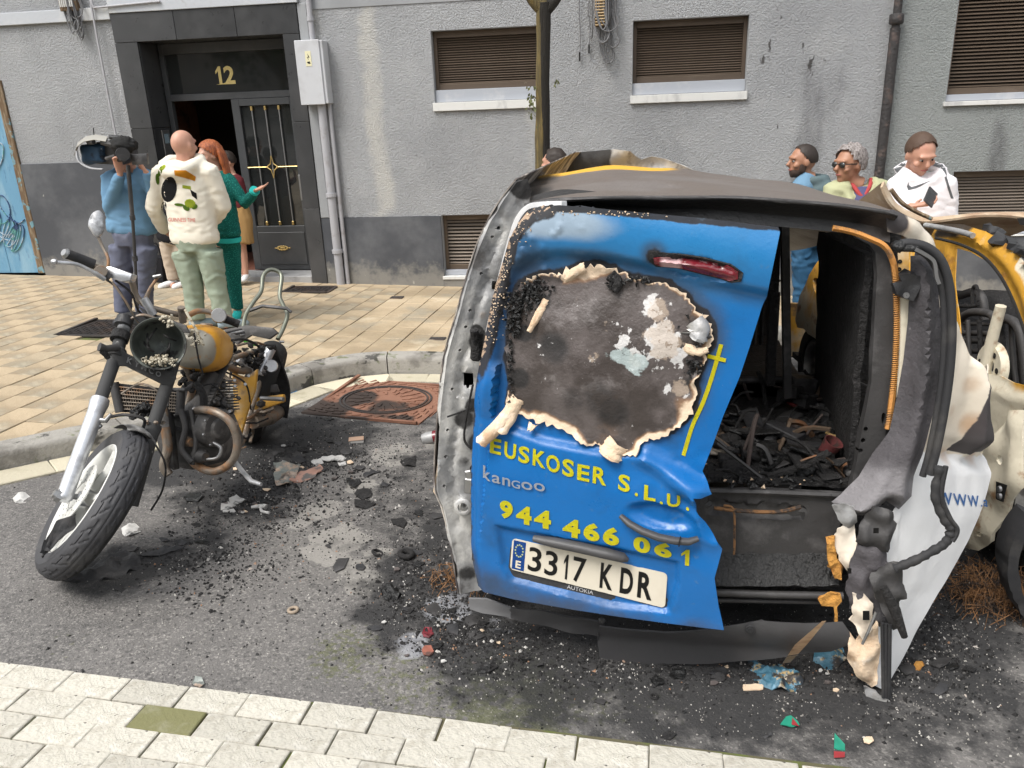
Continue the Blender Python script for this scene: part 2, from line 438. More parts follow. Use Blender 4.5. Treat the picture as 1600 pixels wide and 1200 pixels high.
pave = sheet('pavement', out, lambda x, y: Vector((x, y, walk_z(x, y)-.012)), M['joint'], step=.6, thick=.05, smooth=None, rim=.12); structure(pave)
def clip(poly, a, n):
    o = []
    for i in range(len(poly)):
        p, q = poly[i], poly[(i+1) % len(poly)]; dp, dq = (p-a).dot(n), (q-a).dot(n)
        if dp >= 0: o.append(p)
        if (dp >= 0) != (dq >= 0): o.append(p+(q-p)*(dp/(dp-dq)))
    return o
def slab(bm, poly, zf, t, bev=.004, lift=0):
    """a stone: top face inset by a small chamfer"""
    c = sum(poly, Vector((0, 0)))/len(poly)
    tp = [Vector(p)+(c-p).normalized()*bev*1.4 for p in poly]
    a = [bm.verts.new((p.x, p.y, zf(p.x, p.y)+lift)) for p in tp]
    b = [bm.verts.new((p.x, p.y, zf(p.x, p.y)+lift-bev)) for p in poly]
    d = [bm.verts.new((p.x, p.y, zf(p.x, p.y)-t)) for p in poly]
    bm.faces.new(a)
    for u, w in ((a, b), (b, d)):
        for i in range(len(poly)): bm.faces.new((u[i], w[i], w[(i+1) % len(poly)], u[(i+1) % len(poly)]))
def near_seg(p):
    best = None
    for a, b in zip(KL, KL[1:]):
        d = dseg(p, a, b)
        if best is None or d < best[0]: best = (d, a, b)
    return best
PW, PL, GAP = .2, .4, .005
full_me = None; far = bmesh.new(); npav = 0
drain_boxes = [((-4.67, 5.70), (-4.0, 6.28)), ((-3.62, 7.8), (-3.14, 8.13))]
rp = random.Random(11)
for ix in range(-38, 45):
    x0 = ix*PW; offy = (ix % 2)*PL*.5+rp.uniform(-.02, .02)
    for iy in range(-10, 22):
        y0 = iy*PL+offy; y1 = min(y0+PL, 8.385)
        if y1-y0 < .06: continue
        poly = [Vector((x0+GAP/2, y0+GAP/2)), Vector((x0+PW-GAP/2, y0+GAP/2)), Vector((x0+PW-GAP/2, y1-GAP/2)), Vector((x0+GAP/2, y1-GAP/2))]
        c = Vector((x0+PW/2, (y0+y1)/2)); d, a, b = near_seg(c)
        t = (b-a).normalized(); n = Vector((-t.y, t.x)); side = (c-a).dot(n)
        if side < -.2: continue
        if d < .35:
            cl = clip(poly, a+n*.004, n)
            if len(cl) < 3: continue
            area = abs(sum(cl[i].x*cl[(i+1) % len(cl)].y-cl[(i+1) % len(cl)].x*cl[i].y for i in range(len(cl))))/2
            if area < .003: continue
        else:
            if side < 0: continue
            cl = poly
        skip = False
        for (ax, ay), (bx, by) in drain_boxes:
            if ax < c.x < bx and ay < c.y < by: skip = True
        if skip: continue
        lift = rp.uniform(-.0035, .003)
        if -7.7 < x0 < -.75 and y0 > 2.6 and (x0 > -5 or y0 > 4.2) and npav < 296:
            bm = bmesh.new(); slab(bm, [p-c for p in cl], lambda x, y: -.0325*x-.045*y, .03, lift=0)
            if cl is poly and abs(y1-y0-PL) < 1e-6:
                if full_me is None:
                    full_me = bpy.data.meshes.new('paver'); bm.normal_update(); bm.to_mesh(full_me)
                bm.free(); o = linkmesh('paver', full_me, None if full_me.materials else M['paver'], pave)
            else: o = obj('paver', bm, M['paver'], pave)
            o.location = (c.x, c.y, walk_z(c.x, c.y)+lift); npav += 1
        else: slab(far, cl, walk_z, .03, lift=lift)
o = obj('paver', far, M['paver'], pave); tag(o, kind='stuff')
print('pavers', npav)
kerb = thing('kerb', None, None); structure(kerb)
KS = resample(KL, .05); per = 14
for s in range(0, len(KS)-per, per):
    seg = KS[s:s+per+1]
    if seg[0].x < -5.2: continue
    i0 = max(0, s)
    bm = bmesh.new(); rings = []
    sub = seg[::2] if len(seg) % 2 else seg
    for k, p in enumerate(sub):
        gi = min(s+k*2, len(KS)-1); t = (KS[min(gi+1, len(KS)-1)]-KS[max(gi-1, 0)]).normalized(); n = Vector((t.y, -t.x))
        sh = (.004 if k == 0 else (-.004 if k == len(sub)-1 else 0)); p = p+t*sh
        W_ = .15+.004*noise.noise(Vector((p.x*5, p.y*5, 0))); q = p+n*W_
        zt = walk_z(p.x, p.y)+.003; zq = walk_z(q.x, q.y)-.004; zb = road_z(q.x, q.y)-.05
        rings.append([bm.verts.new(v) for v in ((p.x, p.y, zt-.1), (p.x, p.y, zt), (*(p+n*(W_-.025)), zq), (*(p+n*(W_-.006)), zq-.010), (*q, zq-.032), (*(q+n*.008), zb))])
    for a, b in zip(rings, rings[1:]):
        for j in range(5): bm.faces.new((a[j], a[j+1], b[j+1], b[j]))
    bm.faces.new(list(reversed(rings[0]))); bm.faces.new(rings[-1]); bmesh.ops.recalc_face_normals(bm, faces=bm.faces)
    obj('kerb_stone', bm, M['kerb'], kerb, 50)
gut = thing('gutter', None, None); structure(gut)
K1 = resample(offset_line(KL, .165), .30)
for a, b in zip(K1, K1[1:]):
    if a.x < -4.2 or a.x > -.7: continue
    t = (b-a).normalized(); n = Vector((t.y, -t.x)); w = .20
    bm = bmesh.new(); slab(bm, [a+t*.003, b-t*.003, b-t*.003+n*w, a+t*.003+n*w], road_z, .04, lift=.010); bmesh.ops.recalc_face_normals(bm, faces=bm.faces)
    obj('gutter_stone', bm, M['gutter'], gut)
fore = thing('near_pavement', None, None); structure(fore)
bm = bmesh.new(); q = [(-3.2, .6), (2.0, .6), (2.0, 1.768), (-3.2, 1.91)]
vs = [bm.verts.new((x, y, road_z(x, y)+.003)) for x, y in q]; bm.faces.new(vs)
obj('bedding', bm, M['joint'], fore)
EA, EB = RD(0, 1040).xy, RD(1200, 1193).xy; et = (EB-EA).normalized(); en = Vector((et.y, -et.x))
cnt = 0
for r in range(0, 10):
    for k in range(-5, 16):
        if cnt > 290: break
        L_ = .2; off = (.0 if r % 2 else .095)+rp.uniform(-.006, .006)+r*.013
        a = EA+et*(k*L_+off-.02)+en*(r*.1+rp.uniform(-.002, .002)); w = .1-.003
        if r >= 7 and (k < 0 or k > 12): continue
        if a.x < -2.9: continue
        jit = lambda: rp.uniform(-.0022, .0022)
        poly = [a+et*(.003+jit())+en*jit(), a+en*(w+jit())+et*(.003+jit()), a+et*(L_-.002+jit())+en*(w+jit()), a+et*(L_-.002+jit())+en*jit()]
        c = sum(poly, Vector((0, 0)))/4
        bm = bmesh.new(); slab(bm, [p-c for p in poly], lambda x, y: -.0325*x-.058*y, .03, bev=.0025)
        bmesh.ops.recalc_face_normals(bm, faces=bm.faces)
        gp = RD(205, 1133).xy
        o = obj('paver', bm, M['green_paver'] if abs((gp-c).dot(et)) < .1 and abs((gp-c).dot(en)) < .05 else M['white_paver'], fore); o.location = (c.x, c.y, road_z(c.x, c.y)+.014+rp.uniform(-.003, .003)); cnt += 1
M['iron'] = mat('cast_iron', (.075, .068, .066), .6, .6, layers=[((.13, .09, .07), dict(scale=5, lo=.45, hi=.65, amt=.6))], bump=[(120, .3, .003)])
M['rust_iron'] = mat('rusty_red_iron', (.26, .13, .085), .85, .15, layers=[((.15, .065, .04), dict(scale=6, lo=.45, hi=.65, amt=.7)), ((.36, .2, .12), dict(scale=16, lo=.55, hi=.7, amt=.5)), ((.025, .022, .02), dict(scale=4, attr='soot', w=1.0, lo=.4, hi=.6, amt=.92))], bump=[(160, .4, .003)])
def herring_cover(name, label, cat, c, sx, sy, ang, zf, m, s=.05):
    root = thing(name, label, cat, (c[0], c[1], zf(*c)), ang); ca, sa = math.cos(ang), math.sin(ang)
    def zz(x, y): wx, wy = c[0]+x*ca-y*sa, c[1]+x*sa+y*ca; return zf(wx, wy)-zf(*c)
    bm = bmesh.new()
    q = [bm.verts.new((x*sx/2, y*sy/2, zz(x*sx/2, y*sy/2)+.004)) for x, y in ((-1, -1), (1, -1), (1, 1), (-1, 1))]; bm.faces.new(q); bmesh.ops.solidify(bm, geom=bm.faces[:], thickness=.02)
    obj('plate', bm, m, root, wc=False)
    bm = bmesh.new(); nx, ny = int(sx/s)-1, int(sy/s)-1
    for i in range(nx):
        for j in range(ny):
            x, y = (i+.5-nx/2)*s, (j+.5-ny/2)*s
            a = R_(90) if (i+j) % 2 else 0
            add_box(bm, (x, y, zz(x, y)+.0055), (s*.82, s*.2, .006), Matrix.Rotation(a, 3, 'Z'))
    tag(obj('raised_ribs', bm, m, root, wc=False), kind='stuff')
    bm = bmesh.new(); w = .03
    for x, y, ax, ay in ((0, sy/2, sx, w), (0, -sy/2, sx, w), (sx/2, 0, w, sy-w), (-sx/2, 0, w, sy-w)): add_box(bm, (x, y, zz(x, y)+.004), (ax, ay, .014))
    obj('frame', bm, m, root, wc=False); return root
herring_cover('utility_cover', 'dark ribbed iron cover set in the pavement behind the motorcycle handlebar', 'manhole cover', (-4.335, 5.99), .67, .58, 0, walk_z, M['iron'], .045)
herring_cover('utility_cover', 'flat dark iron cover in the pavement in front of the doorway step', 'manhole cover', (-3.38, 7.965), .48, .33, 0, walk_z, M['iron'], .05)
A, B_, C_, D_ = RD(478, 638).xy, RD(539, 598).xy, RD(722, 606).xy, RD(676, 669).xy
c = (A+B_+C_+D_)/4; hx = ((D_-A)+(C_-B_)).normalized(); ang = math.atan2(hx.y, hx.x)
root = thing('manhole_cover', 'square reddish iron manhole cover with a round lid and ribbed surround', 'manhole cover', (c.x, c.y, road_z(*c)), ang)
ca, sa = math.cos(ang), math.sin(ang)
def zz(x, y): return -.0325*(x*ca-y*sa)-.058*(x*sa+y*ca)
S = .80; soot_b = blob([(RD(480, 650).xy, .3, .9), (RD(620, 660).xy, .12, .7), (RD(600, 640).xy, .25, .5), (RD(560, 625).xy, .14, .8)])
bm = bmesh.new(); add_grid(bm, lambda u, v: Vector(((u-.5)*S, (v-.5)*S, zz((u-.5)*S, (v-.5)*S)+.008)), 20, 20); solidify(bm, .01)
pl = obj('surround', bm, M['rust_iron'], root, wc=False)
bm = bmesh.new(); lid = []
rr = random.Random(5)
for ring in range(3, 15):
    r = .045*ring; k = int(2*math.pi*r/.075)
    for j in range(k):
        t = 2*math.pi*(j+(ring % 2)*.5)/k; x, y = r*math.cos(t), r*math.sin(t)
        if abs(x) > S/2-.03 or abs(y) > S/2-.03 or 6 <= ring <= 7: continue
        add_box(bm, (x, y, zz(x, y)+.010), (.016, .058, .008), Matrix.Rotation(t+(.5 if ring > 7 else 1.57), 3, 'Z'))
rb = obj('raised_ribs', bm, M['rust_iron'], root, wc=False); tag(rb, kind='stuff')
bm = bmesh.new()
for r in (.30, .275):
    for j in range(48):
        t = 2*math.pi*j/48; x, y = r*math.cos(t), r*math.sin(t); add_box(bm, (x, y, zz(x, y)+.010), (.012, .04, .009), Matrix.Rotation(t, 3, 'Z'))
lr = obj('lid_rim', bm, M['iron'], root, wc=False)
bm = bmesh.new()
for s in (-1, 1):
    for ax in (0, 1):
        x, y = (s*S/2, 0) if ax == 0 else (0, s*S/2); add_box(bm, (x, y, zz(x, y)+.006), ((.022, S+.02, .016) if ax == 0 else (S-.023, .022, .016)))
fr_ = obj('frame', bm, M['rust_iron'], root, wc=False)
for o in (pl, rb, fr_): attr(o.data, 'soot', lambda co: soot_b(Vector((c.x+co.x*ca-co.y*sa, c.y+co.x*sa+co.y*ca))))
for x, y, lab in ((620, 465, 'small metal lid in the pavement near the facade vent'), (683, 530, 'small metal lid in the pavement beside the kerb bend')):
    p = SW(x, y); r = thing('access_lid', lab, 'lid', p); bm = bmesh.new(); add_box(bm, (0, 0, .0), (.13, .1, .01), bev=.002); obj('plate', bm, M['iron'], r, wc=False)
    bm = bmesh.new(); add_tube(bm, [(-.03, 0, .008), (.03, 0, .008)], .004, 6); obj('handle', bm, M['iron'], r, wc=False)
# ================================================================ BUILDING
M['stucco'] = mat('grey_stucco', (.46, .47, .485), .92, layers=[((.31, .32, .335), dict(scale=.8, lo=.4, hi=.68, amt=.55)), ((.56, .565, .57), dict(scale=2.5, lo=.5, hi=.75, amt=.45)),
    ((.30, .33, .31), dict(attr='green', amt=.6)), ((.70, .68, .62), dict(scale=3, attr='streak', w=.9, lo=.2, hi=1.0, amt=.62, stretch=(1, 1, .35))), ((.12, .12, .125), dict(scale=3.5, attr='soot', w=1.0, lo=.5, hi=.95, amt=.75, stretch=(1, 1, .3))), ((.04, .035, .03), dict(scale=5, attr='spots', stretch=(1, 1, .45), w=1, lo=.66, hi=.7, amt=.85))],
    bump=[(150, 1.0, .012), (62, 1.0, .034)])
M['plaster'] = mat('smooth_plaster', (.30, .31, .32), .9, layers=[((.22, .225, .235), dict(scale=1.2, lo=.42, hi=.65, amt=.6)), ((.5, .49, .46), dict(scale=3, lo=.62, hi=.75, amt=.5))], bump=[(30, .3, .006), (150, .3, .002)])
M['plinth'] = mat('dark_plinth_paint', (.062, .066, .075), .85, layers=[((.15, .155, .165), dict(scale=1.3, lo=.42, hi=.68, amt=.7)), ((.30, .285, .25), dict(scale=9, attr='base', w=1.7, lo=.45, hi=1.05, amt=.6)), ((.5, .48, .43), dict(scale=9, lo=.7, hi=.74, amt=.6))], bump=[(14, .3, .01), (120, .3, .003)])
M['band'] = mat('pale_painted_band', (.44, .46, .49), .85, layers=[((.60, .60, .58), dict(scale=3, lo=.5, hi=.7, amt=.6)), ((.3, .29, .28), dict(scale=8, lo=.6, hi=.75, amt=.5))], bump=[(30, .4, .006)])
M['sill'] = mat('white_sill_paint', (.62, .62, .60), .8, layers=[((.38, .38, .38), dict(scale=7, lo=.5, hi=.7, amt=.7, stretch=(1, 1, .4)))], bump=[(50, .3, .004)])
M['sill_face'] = mat('grey_sill_tile', (.36, .38, .42), .6, layers=[((.5, .5, .5), dict(scale=6, lo=.5, hi=.7, amt=.5))], bump=[(30, .2, .003)])
M['louver'] = mat('brown_louver_metal', (.115, .085, .062), .5, .3, layers=[((.19, .15, .115), dict(scale=8, lo=.5, hi=.75, amt=.6, stretch=(.3, 1, 1))), ((.3, .26, .2), dict(scale=22, lo=.66, hi=.75, amt=.4))], rnd=.2)
M['louver_pale'] = mat('faded_louver_metal', (.23, .19, .155), .5, .2, layers=[((.32, .28, .24), dict(scale=8, lo=.5, hi=.75, amt=.6, stretch=(.3, 1, 1)))], rnd=.15)
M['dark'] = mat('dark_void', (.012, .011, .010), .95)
M['granite'] = mat('black_granite', (.042, .043, .045), .32, layers=[((.10, .10, .105), dict(scale=300, lo=.55, hi=.7, amt=.6)), ((.075, .075, .077), dict(scale=2.5, lo=.45, hi=.7, amt=.5))], rnd=.25, spec=.5, rvar=.06)
M['door_metal'] = mat('charcoal_door_paint', (.055, .058, .062), .42, .1, layers=[((.08, .082, .085), dict(scale=3, lo=.45, hi=.7))], rvar=.05)
M['brass'] = mat('brass', (.62, .45, .18), .35, .85, layers=[((.3, .2, .08), dict(scale=30, lo=.55, hi=.7, amt=.6))])
M['steel'] = mat('dull_steel', (.32, .32, .32), .4, .8)
M['glass'] = mat('dark_glass', (.02, .022, .022), .04, 0, spec=.8)
M['grey_box'] = mat('grey_plastic_box', (.50, .51, .53), .55, layers=[((.40, .40, .41), dict(scale=4, lo=.5, hi=.7, amt=.6)), ((.25, .2, .16), dict(scale=30, lo=.7, hi=.78, amt=.5))])
M['grey_pipe'] = mat('grey_painted_pipe', (.36, .36, .38), .6, layers=[((.24, .22, .21), dict(scale=9, lo=.52, hi=.7, amt=.6))])
M['black_pipe'] = mat('scorched_downpipe', (.03, .027, .027), .6, layers=[((.10, .07, .06), dict(scale=12, lo=.5, hi=.65, amt=.7))], bump=[(40, .8, .02), (120, .4, .005)])
M['cable'] = mat('grey_cable', (.14, .14, .145), .6, rnd=.4)
M['blue_door'] = mat('blue_painted_wood', (.13, .29, .43), .75, layers=[((.28, .43, .52), dict(scale=4, lo=.45, hi=.7, amt=.6, stretch=(2, 1, .6))), ((.06, .14, .25), dict(scale=14, lo=.6, hi=.7, amt=.7, stretch=(2, 1, .6))), ((.05, .40, .36), dict(scale=2.4, lo=.62, hi=.66, amt=.55))], bump=[(40, .5, .006, 'noise', (3, 1, .3))])
M['old_wood'] = mat('weathered_wood', (.14, .09, .05), .85, layers=[((.26, .2, .13), dict(scale=10, lo=.45, hi=.65, stretch=(4, 4, .5))), ((.15, .33, .40), dict(scale=9, lo=.56, hi=.62, amt=.8))], bump=[(30, .8, .01, 'noise', (4, 4, .4))])
bld = thing('apartment_building', 'grey stuccoed apartment building with a black granite doorway and louvered windows', 'building', (0, WALL_Y, walk_z(0, WALL_Y)))
def W2(x, y): p = WL(x, y); return (p.x, p.z)
def rectpx(x0, yt, yb, x1=None, xr=None):
    l = W2(x0, (yt+yb)/2)[0]; t = W2(x0, yt)[1]; b = W2(x0, yb)[1]; r = xr if xr is not None else W2(x1, (yt+yb)/2)[0]
    return [l, r, b, t]
w1 = [W2(676, 110)[0], W2(676, 110)[0]+1.09, W2(681, 174)[1], W2(673, 48)[1]]
w2 = [W2(988, 90)[0], W2(1168, 90)[0], W2(988, 162)[1], W2(990, 32)[1]]
w3 = [W2(1488, 75)[0], W2(1488, 75)[0]+1.12, W2(1478, 166)[1], W2(1478, 166)[1]+1.15]
v1 = [W2(692, 390)[0], w1[1]+.02, W2(695, 436)[1], W2(690, 336)[1]]
v2 = [W2(1487, 290)[0], W2(1487, 290)[0]+1.12, W2(1485, 268)[1]-.62, W2(1485, 268)[1]]
PX0, PX1 = W2(193, 130)[0], W2(478, 130)[0]; PZ1 = W2(177, 22)[1]; PZB = walk_z(-4, WALL_Y)-.1
IX0, IX1 = W2(228, 130)[0], W2(452, 130)[0]; IZ1 = W2(216, 66)[1]
BDX1 = W2(50, 330)[0]; BDZ1 = W2(5, 125)[1]; BDX0 = BDX1-1.25
def rc(a): return [(a[0], a[2]), (a[1], a[2]), (a[1], a[3]), (a[0], a[3])]
WX0, WX1, WZT = -16, 14, 9.0
PZL, PZR = W2(90, 255)[1], W2(640, 338)[1]; BANDZ = W2(0, 41)[1]
outl = [(WX0, PZL), (PX0, PZL), (PX0, PZ1), (PX1, PZ1), (PX1, PZR), (v1[0], PZR), (v1[0], v1[3]), (v1[1], v1[3]), (v1[1], PZR), (v2[0], PZR), (v2[0], v2[3]), (v2[1], v2[3]), (v2[1], PZR), (WX1, PZR), (WX1, WZT), (WX0, WZT)]
outl = [(WX0, PZL), (BDX0, PZL), (BDX0, BDZ1), (BDX1, BDZ1), (BDX1, PZL)]+outl[1:]
pm = {'streak': 0}
sx_ = W2(585, 150)[0]; pipe_x = W2(1385, 140)[0]
def f_streak(x, z):
    s = 0
    w = .13+.04*noise.noise(Vector((x, z*2, 0)))
    s = max(s, (1-sstep(w*.5, w*1.3, abs(x-sx_-.07*noise.noise(Vector((0, z*1.5, 9))))))*(.9 if z > .6 else .4))
    s = max(s, .8*(1-sstep(.03, .2, abs(x-PX1-.12))))*(1 if z > .5 else .6)
    s = max(s, .55*(1-sstep(.02, .12, abs(x-w1[1]+.12))) if z < w1[2] else 0)
    return min(1, s)
def f_soot(x, z):
    s = .35*sstep(-.2, .4, x)*sstep(2.9, 1, abs(x-1.6))
    s = max(s, .9*(1-sstep(.1, .5, abs(x-1.75)))*sstep(2.7, 1.9, z)*.7)
    s = max(s, .8*(1-sstep(.2, .6, abs(x-.9)))*sstep(2.45, 2.9, z)); s = max(s, .6*(1-sstep(.0, .15, abs(x-pipe_x))))
    s = max(s, .7*sstep(PZR+.8, PZR+.1, z)*sstep(-.9, .2, x)); s = max(s, .75*(1-sstep(.2, 1.0, abs(x+6.9)))*sstep(2.6, 3.0, z))
    s = max(s, .8*(1-sstep(0, .35, abs(x-3.4)))*sstep(1.9, 1.2, z)); s = max(s, .5*(1-sstep(.1, .5, abs(x-sx_+.25)))*sstep(1.5, 3, z))
    return s
wall = sheet('stucco_wall', outl, lambda x, z: Vector((x, WALL_Y, z)), M['stucco'], bld, holes=[rc(w1), rc(w2), rc(w3)], step=.10, rim=.2, thick=.25, smooth=30,
    attrs=dict(streak=f_streak, soot=f_soot, green=lambda x, z: sstep(pipe_x, pipe_x+.05, x), spots=lambda x, z: .55*sstep(.9, 1.2, x)*sstep(2.3, 2.0, x)*sstep(.8, 1.2, z)))
def f_base(x, z): return 1-sstep(.05, .45, z-walk_z(x, WALL_Y)+.1*noise.noise(Vector((x*2, 0, 0))))
def plinth(x0, x1, z1, holes=()):
    o = []
    zb = walk_z(x0, WALL_Y)-.1
    o = [(x0, walk_z(x0, WALL_Y)-.05), (x1, walk_z(x1, WALL_Y)-.05), (x1, z1), (x0, z1)]
    return sheet('plinth', o, lambda x, z: Vector((x, WALL_Y-.018-.004*noise.noise(Vector((x*3, z*3, 0))), z)), M['plinth'], bld, holes=holes, step=.1, rim=.2, thick=.2, smooth=30, attrs=dict(base=f_base))
plinth(BDX1+.0, PX0, PZL); plinth(WX0, BDX0, PZL); plinth(PX1, v1[0]-.001, PZR-.003); plinth(v1[1]+.001, v2[0]-.001, PZR-.003); plinth(v2[1]+.001, WX1, PZR-.003)
plinth(v1[0], v1[1], v1[2]); plinth(v2[0], v2[1], v2[2])
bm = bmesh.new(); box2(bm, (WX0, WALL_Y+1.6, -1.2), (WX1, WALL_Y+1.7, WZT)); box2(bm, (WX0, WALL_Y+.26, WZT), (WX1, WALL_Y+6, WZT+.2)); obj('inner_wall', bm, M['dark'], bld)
bm = bmesh.new(); box2(bm, (WX0, WALL_Y-.035, BANDZ), (PX0+.003, WALL_Y+.01, BANDZ+.12), .004); box2(bm, (PX0+.006, WALL_Y-.045, PZ1+.003), (PX1+.02, WALL_Y+.01, PZ1+.14), .004); obj('band', bm, M['band'], bld)
bm = bmesh.new(); lz = W2(540, 12)[1]; box2(bm, (PX1+.023, WALL_Y-.008, lz), (w1[1]+.2, WALL_Y+.01, lz+.6), .002); obj('upper_panel', bm, M['plaster'], bld)
bm = bmesh.new(); box2(bm, (PX1+.003, WALL_Y-.02, PZR+.003), (PX1+.10, WALL_Y+.01, PZ1-.003), .004); obj('rendered_strip', bm, M['plaster'], bld)
def louver(rect, nsl, sill_h, name='window', lab=None, pale=False, tile=True):
    x0, x1, z0, z1 = rect; zs = z0+sill_h; dep = .10
    win = thing(name, None, None); win.parent = bld; win.matrix_basis = bld.matrix_basis.inverted() @ Matrix.Translation((x0, WALL_Y, z0))
    if lab: win['label'] = lab
    bm = bmesh.new(); yy = WALL_Y+dep
    for a, b in (((x0, z0), (x0-.0, z1)), ((x1, z0), (x1, z1))):
        s = .004 if a[0] == x0 else -.004
        box2(bm, (a[0], WALL_Y+.002, z0), (a[0]+s, yy+.02, z1))
    box2(bm, (x0+.0045, WALL_Y+.002, z1-.004), (x1-.0045, yy+.02, z1)); obj('reveal', bm, M['plaster'], win)
    fw = .035; x0 += .005; x1 -= .005; z1 -= .005
    bm = bmesh.new()
    box2(bm, (x0, yy-.02, zs), (x0+fw, yy+.03, z1), .003); box2(bm, (x1-fw, yy-.02, zs), (x1, yy+.03, z1), .003)
    box2(bm, (x0+fw, yy-.018, z1-.06), (x1-fw, yy+.03, z1), .003); box2(bm, (x0+fw, yy-.018, zs), (x1-fw, yy+.03, zs+.055), .003); obj('frame', bm, M['louver'], win)
    h = z1-.06-zs-.055; st = h/nsl; me = None
    for i in range(nsl):
        zc = zs+.055+st*(i+.5)
        if me is None:
            bm = bmesh.new(); add_box(bm, (0, 0, 0), (x1-x0-2*fw, .028, .004), Matrix.Rotation(R_(38), 3, 'X')); me = bpy.data.meshes.new('slat'); bm.to_mesh(me); bm.free(); me.materials.append(M['louver_pale'] if pale else M['louver'])
        o = linkmesh('slat', me, None, win); o.matrix_basis = win.matrix_basis.inverted() @ bld.matrix_basis.inverted() @ Matrix.Translation(((x0+x1)/2, yy+.004, zc))
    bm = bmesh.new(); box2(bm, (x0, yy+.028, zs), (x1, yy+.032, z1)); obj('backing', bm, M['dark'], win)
    if sill_h:
        bm = bmesh.new(); box2(bm, (x0, WALL_Y+.03, z0+sill_h*.42), (x1, yy+.03, zs), .002); obj('sill_face', bm, M['sill_face'], win)
        bm = bmesh.new(); box2(bm, (x0-.02, WALL_Y-.03, z0), (x1+.02, WALL_Y+.04, z0+sill_h*.42-.003), .003); obj('sill', bm, M['sill'], win)
    return win
louver(w1, 19, .20, lab='louvered opening left of the tree trunk'); louver(w2, 20, .185, lab='louvered opening right of the tree trunk'); louver(w3, 30, .10, lab='tall louvered opening right of the downpipe')
louver(v1, 13, .09, name='vent', lab='low louvered vent in the plinth left of the van', pale=True); louver(v2, 16, .03, name='vent', lab='low louvered vent behind the man with the phone', pale=True)
por = thing('portal', None, None); por.parent = bld; por.matrix_basis = bld.matrix_basis.inverted() @ Matrix.Translation(((PX0+PX1)/2, WALL_Y, PZB))
zb = walk_z(-4.2, WALL_Y)-.06; g_ = .0025; yf = WALL_Y-.03
def gslab(x0, x1, z0, z1, y0=None, y1=None):
    bm = bmesh.new(); box2(bm, (x0+g_, y0 if y0 is not None else yf, z0+g_), (x1-g_, y1 if y1 is not None else WALL_Y+.0, z1-g_), .002); return obj('granite_slab', bm, M['granite'], por)
jl = W2(240, 200)[1]; jr = W2(470, 190)[1]; jr2 = W2(495, 325)[1]
zt = [PX0, W2(275, 40)[0], W2(370, 35)[0], PX1]
for a, b in zip(zt, zt[1:]): gslab(a, b, IZ1, PZ1)
for z0, z1 in ((zb, (zb+jl)/2-.1), ((zb+jl)/2-.1, jl), (jl, IZ1)): gslab(PX0, IX0, z0, z1)
for z0, z1 in ((zb, jr2), (jr2, jr), (jr, IZ1)): gslab(IX1, PX1, z0, z1)
REC = .34; yr = WALL_Y+REC
for z0, z1 in ((zb, (zb+jl)/2-.1), ((zb+jl)/2-.1, jl), (jl, IZ1)):
    gslab(IX0-.02, IX0-.0, z0, z1, WALL_Y+.002, yr+.06); gslab(IX1+.0, IX1+.02, z0, z1, WALL_Y+.002, yr+.06)
bm = bmesh.new(); box2(bm, (IX0, WALL_Y+.002, IZ1+.0), (IX1, yr+.06, IZ1+.03)); obj('soffit', bm, M['granite'], por)
bm = bmesh.new(); box2(bm, (PX0, WALL_Y+.0025, zb), (IX0-.023, WALL_Y+.25, PZ1)); box2(bm, (IX1+.023, WALL_Y+.0025, zb), (PX1, WALL_Y+.25, PZ1)); box2(bm, (IX0-.02, WALL_Y+.0025, IZ1+.033), (IX1+.02, WALL_Y+.25, PZ1)); obj('masonry', bm, M['dark'], por)
M['step'] = mat('threshold_stone', (.33, .33, .33), .7, layers=[((.22, .22, .22), dict(scale=4, lo=.5, hi=.7))], bump=[(60, .3, .003)])
M['red_floor'] = mat('red_tile_floor', (.20, .085, .06), .45, layers=[((.12, .06, .045), dict(scale=6, lo=.5, hi=.7))])
stz = walk_z(-4, WALL_Y)+.06
bm = bmesh.new(); box2(bm, (IX0, WALL_Y-.03, zb), (IX1, yr+.02, stz), .005); obj('threshold_step', bm, M['step'], por)
def YR(x, y): p = AY(x, y, yr); return p.x, p.z
FT = IZ1-.10; fw = .055
fx0, fx1 = IX0+.01, IX1-.01; trz = YR(350, 150)[1]; dl = YR(383, 300)[0]
bm = bmesh.new()
box2(bm, (fx0, yr-.02, stz), (fx0+fw, yr+.05, IZ1-.004), .003); box2(bm, (fx1-fw, yr-.02, stz), (fx1, yr+.05, IZ1-.004), .003)
box2(bm, (fx0+fw, yr-.018, IZ1-.11), (fx1-fw, yr+.05, IZ1-.004), .003); box2(bm, (fx0+fw, yr-.018, trz-.035), (fx1-fw, yr+.05, trz+.035), .003)
dfr = obj('door_frame', bm, M['door_metal'], por)
bm = bmesh.new(); box2(bm, (fx0+fw, yr+.01, trz+.037), (fx1-fw, yr+.018, IZ1-.112)); obj('transom_glass', bm, M['glass'], por)
bm = bmesh.new(); M['gold'] = mat('gold_leaf', (.66, .52, .20), .5, 0, layers=[((.45, .33, .1), dict(scale=40, lo=.5, hi=.7, amt=.5))])
def wallfn(yy): return lambda u, v, o: Vector((u, yy-o, v))
a, b = YR(334, 104), YR(368, 131)
wd = b[0]-a[0]
for ch, q0, q1 in (('1', 0, .38), ('2', .45, 1)): text_quad(bm, ch, [(a[0]+wd*q0, b[1]), (a[0]+wd*q1, b[1]), (a[0]+wd*q1, a[1]), (a[0]+wd*q0, a[1])], wallfn(yr+.008), .002, .03)
xx = a[0]+wd*.235; bm.faces.new([bm.verts.new((x, yr+.0045, z)) for x, z in ((xx-.06, b[1]), (xx+.06, b[1]), (xx+.06, b[1]+.016))])
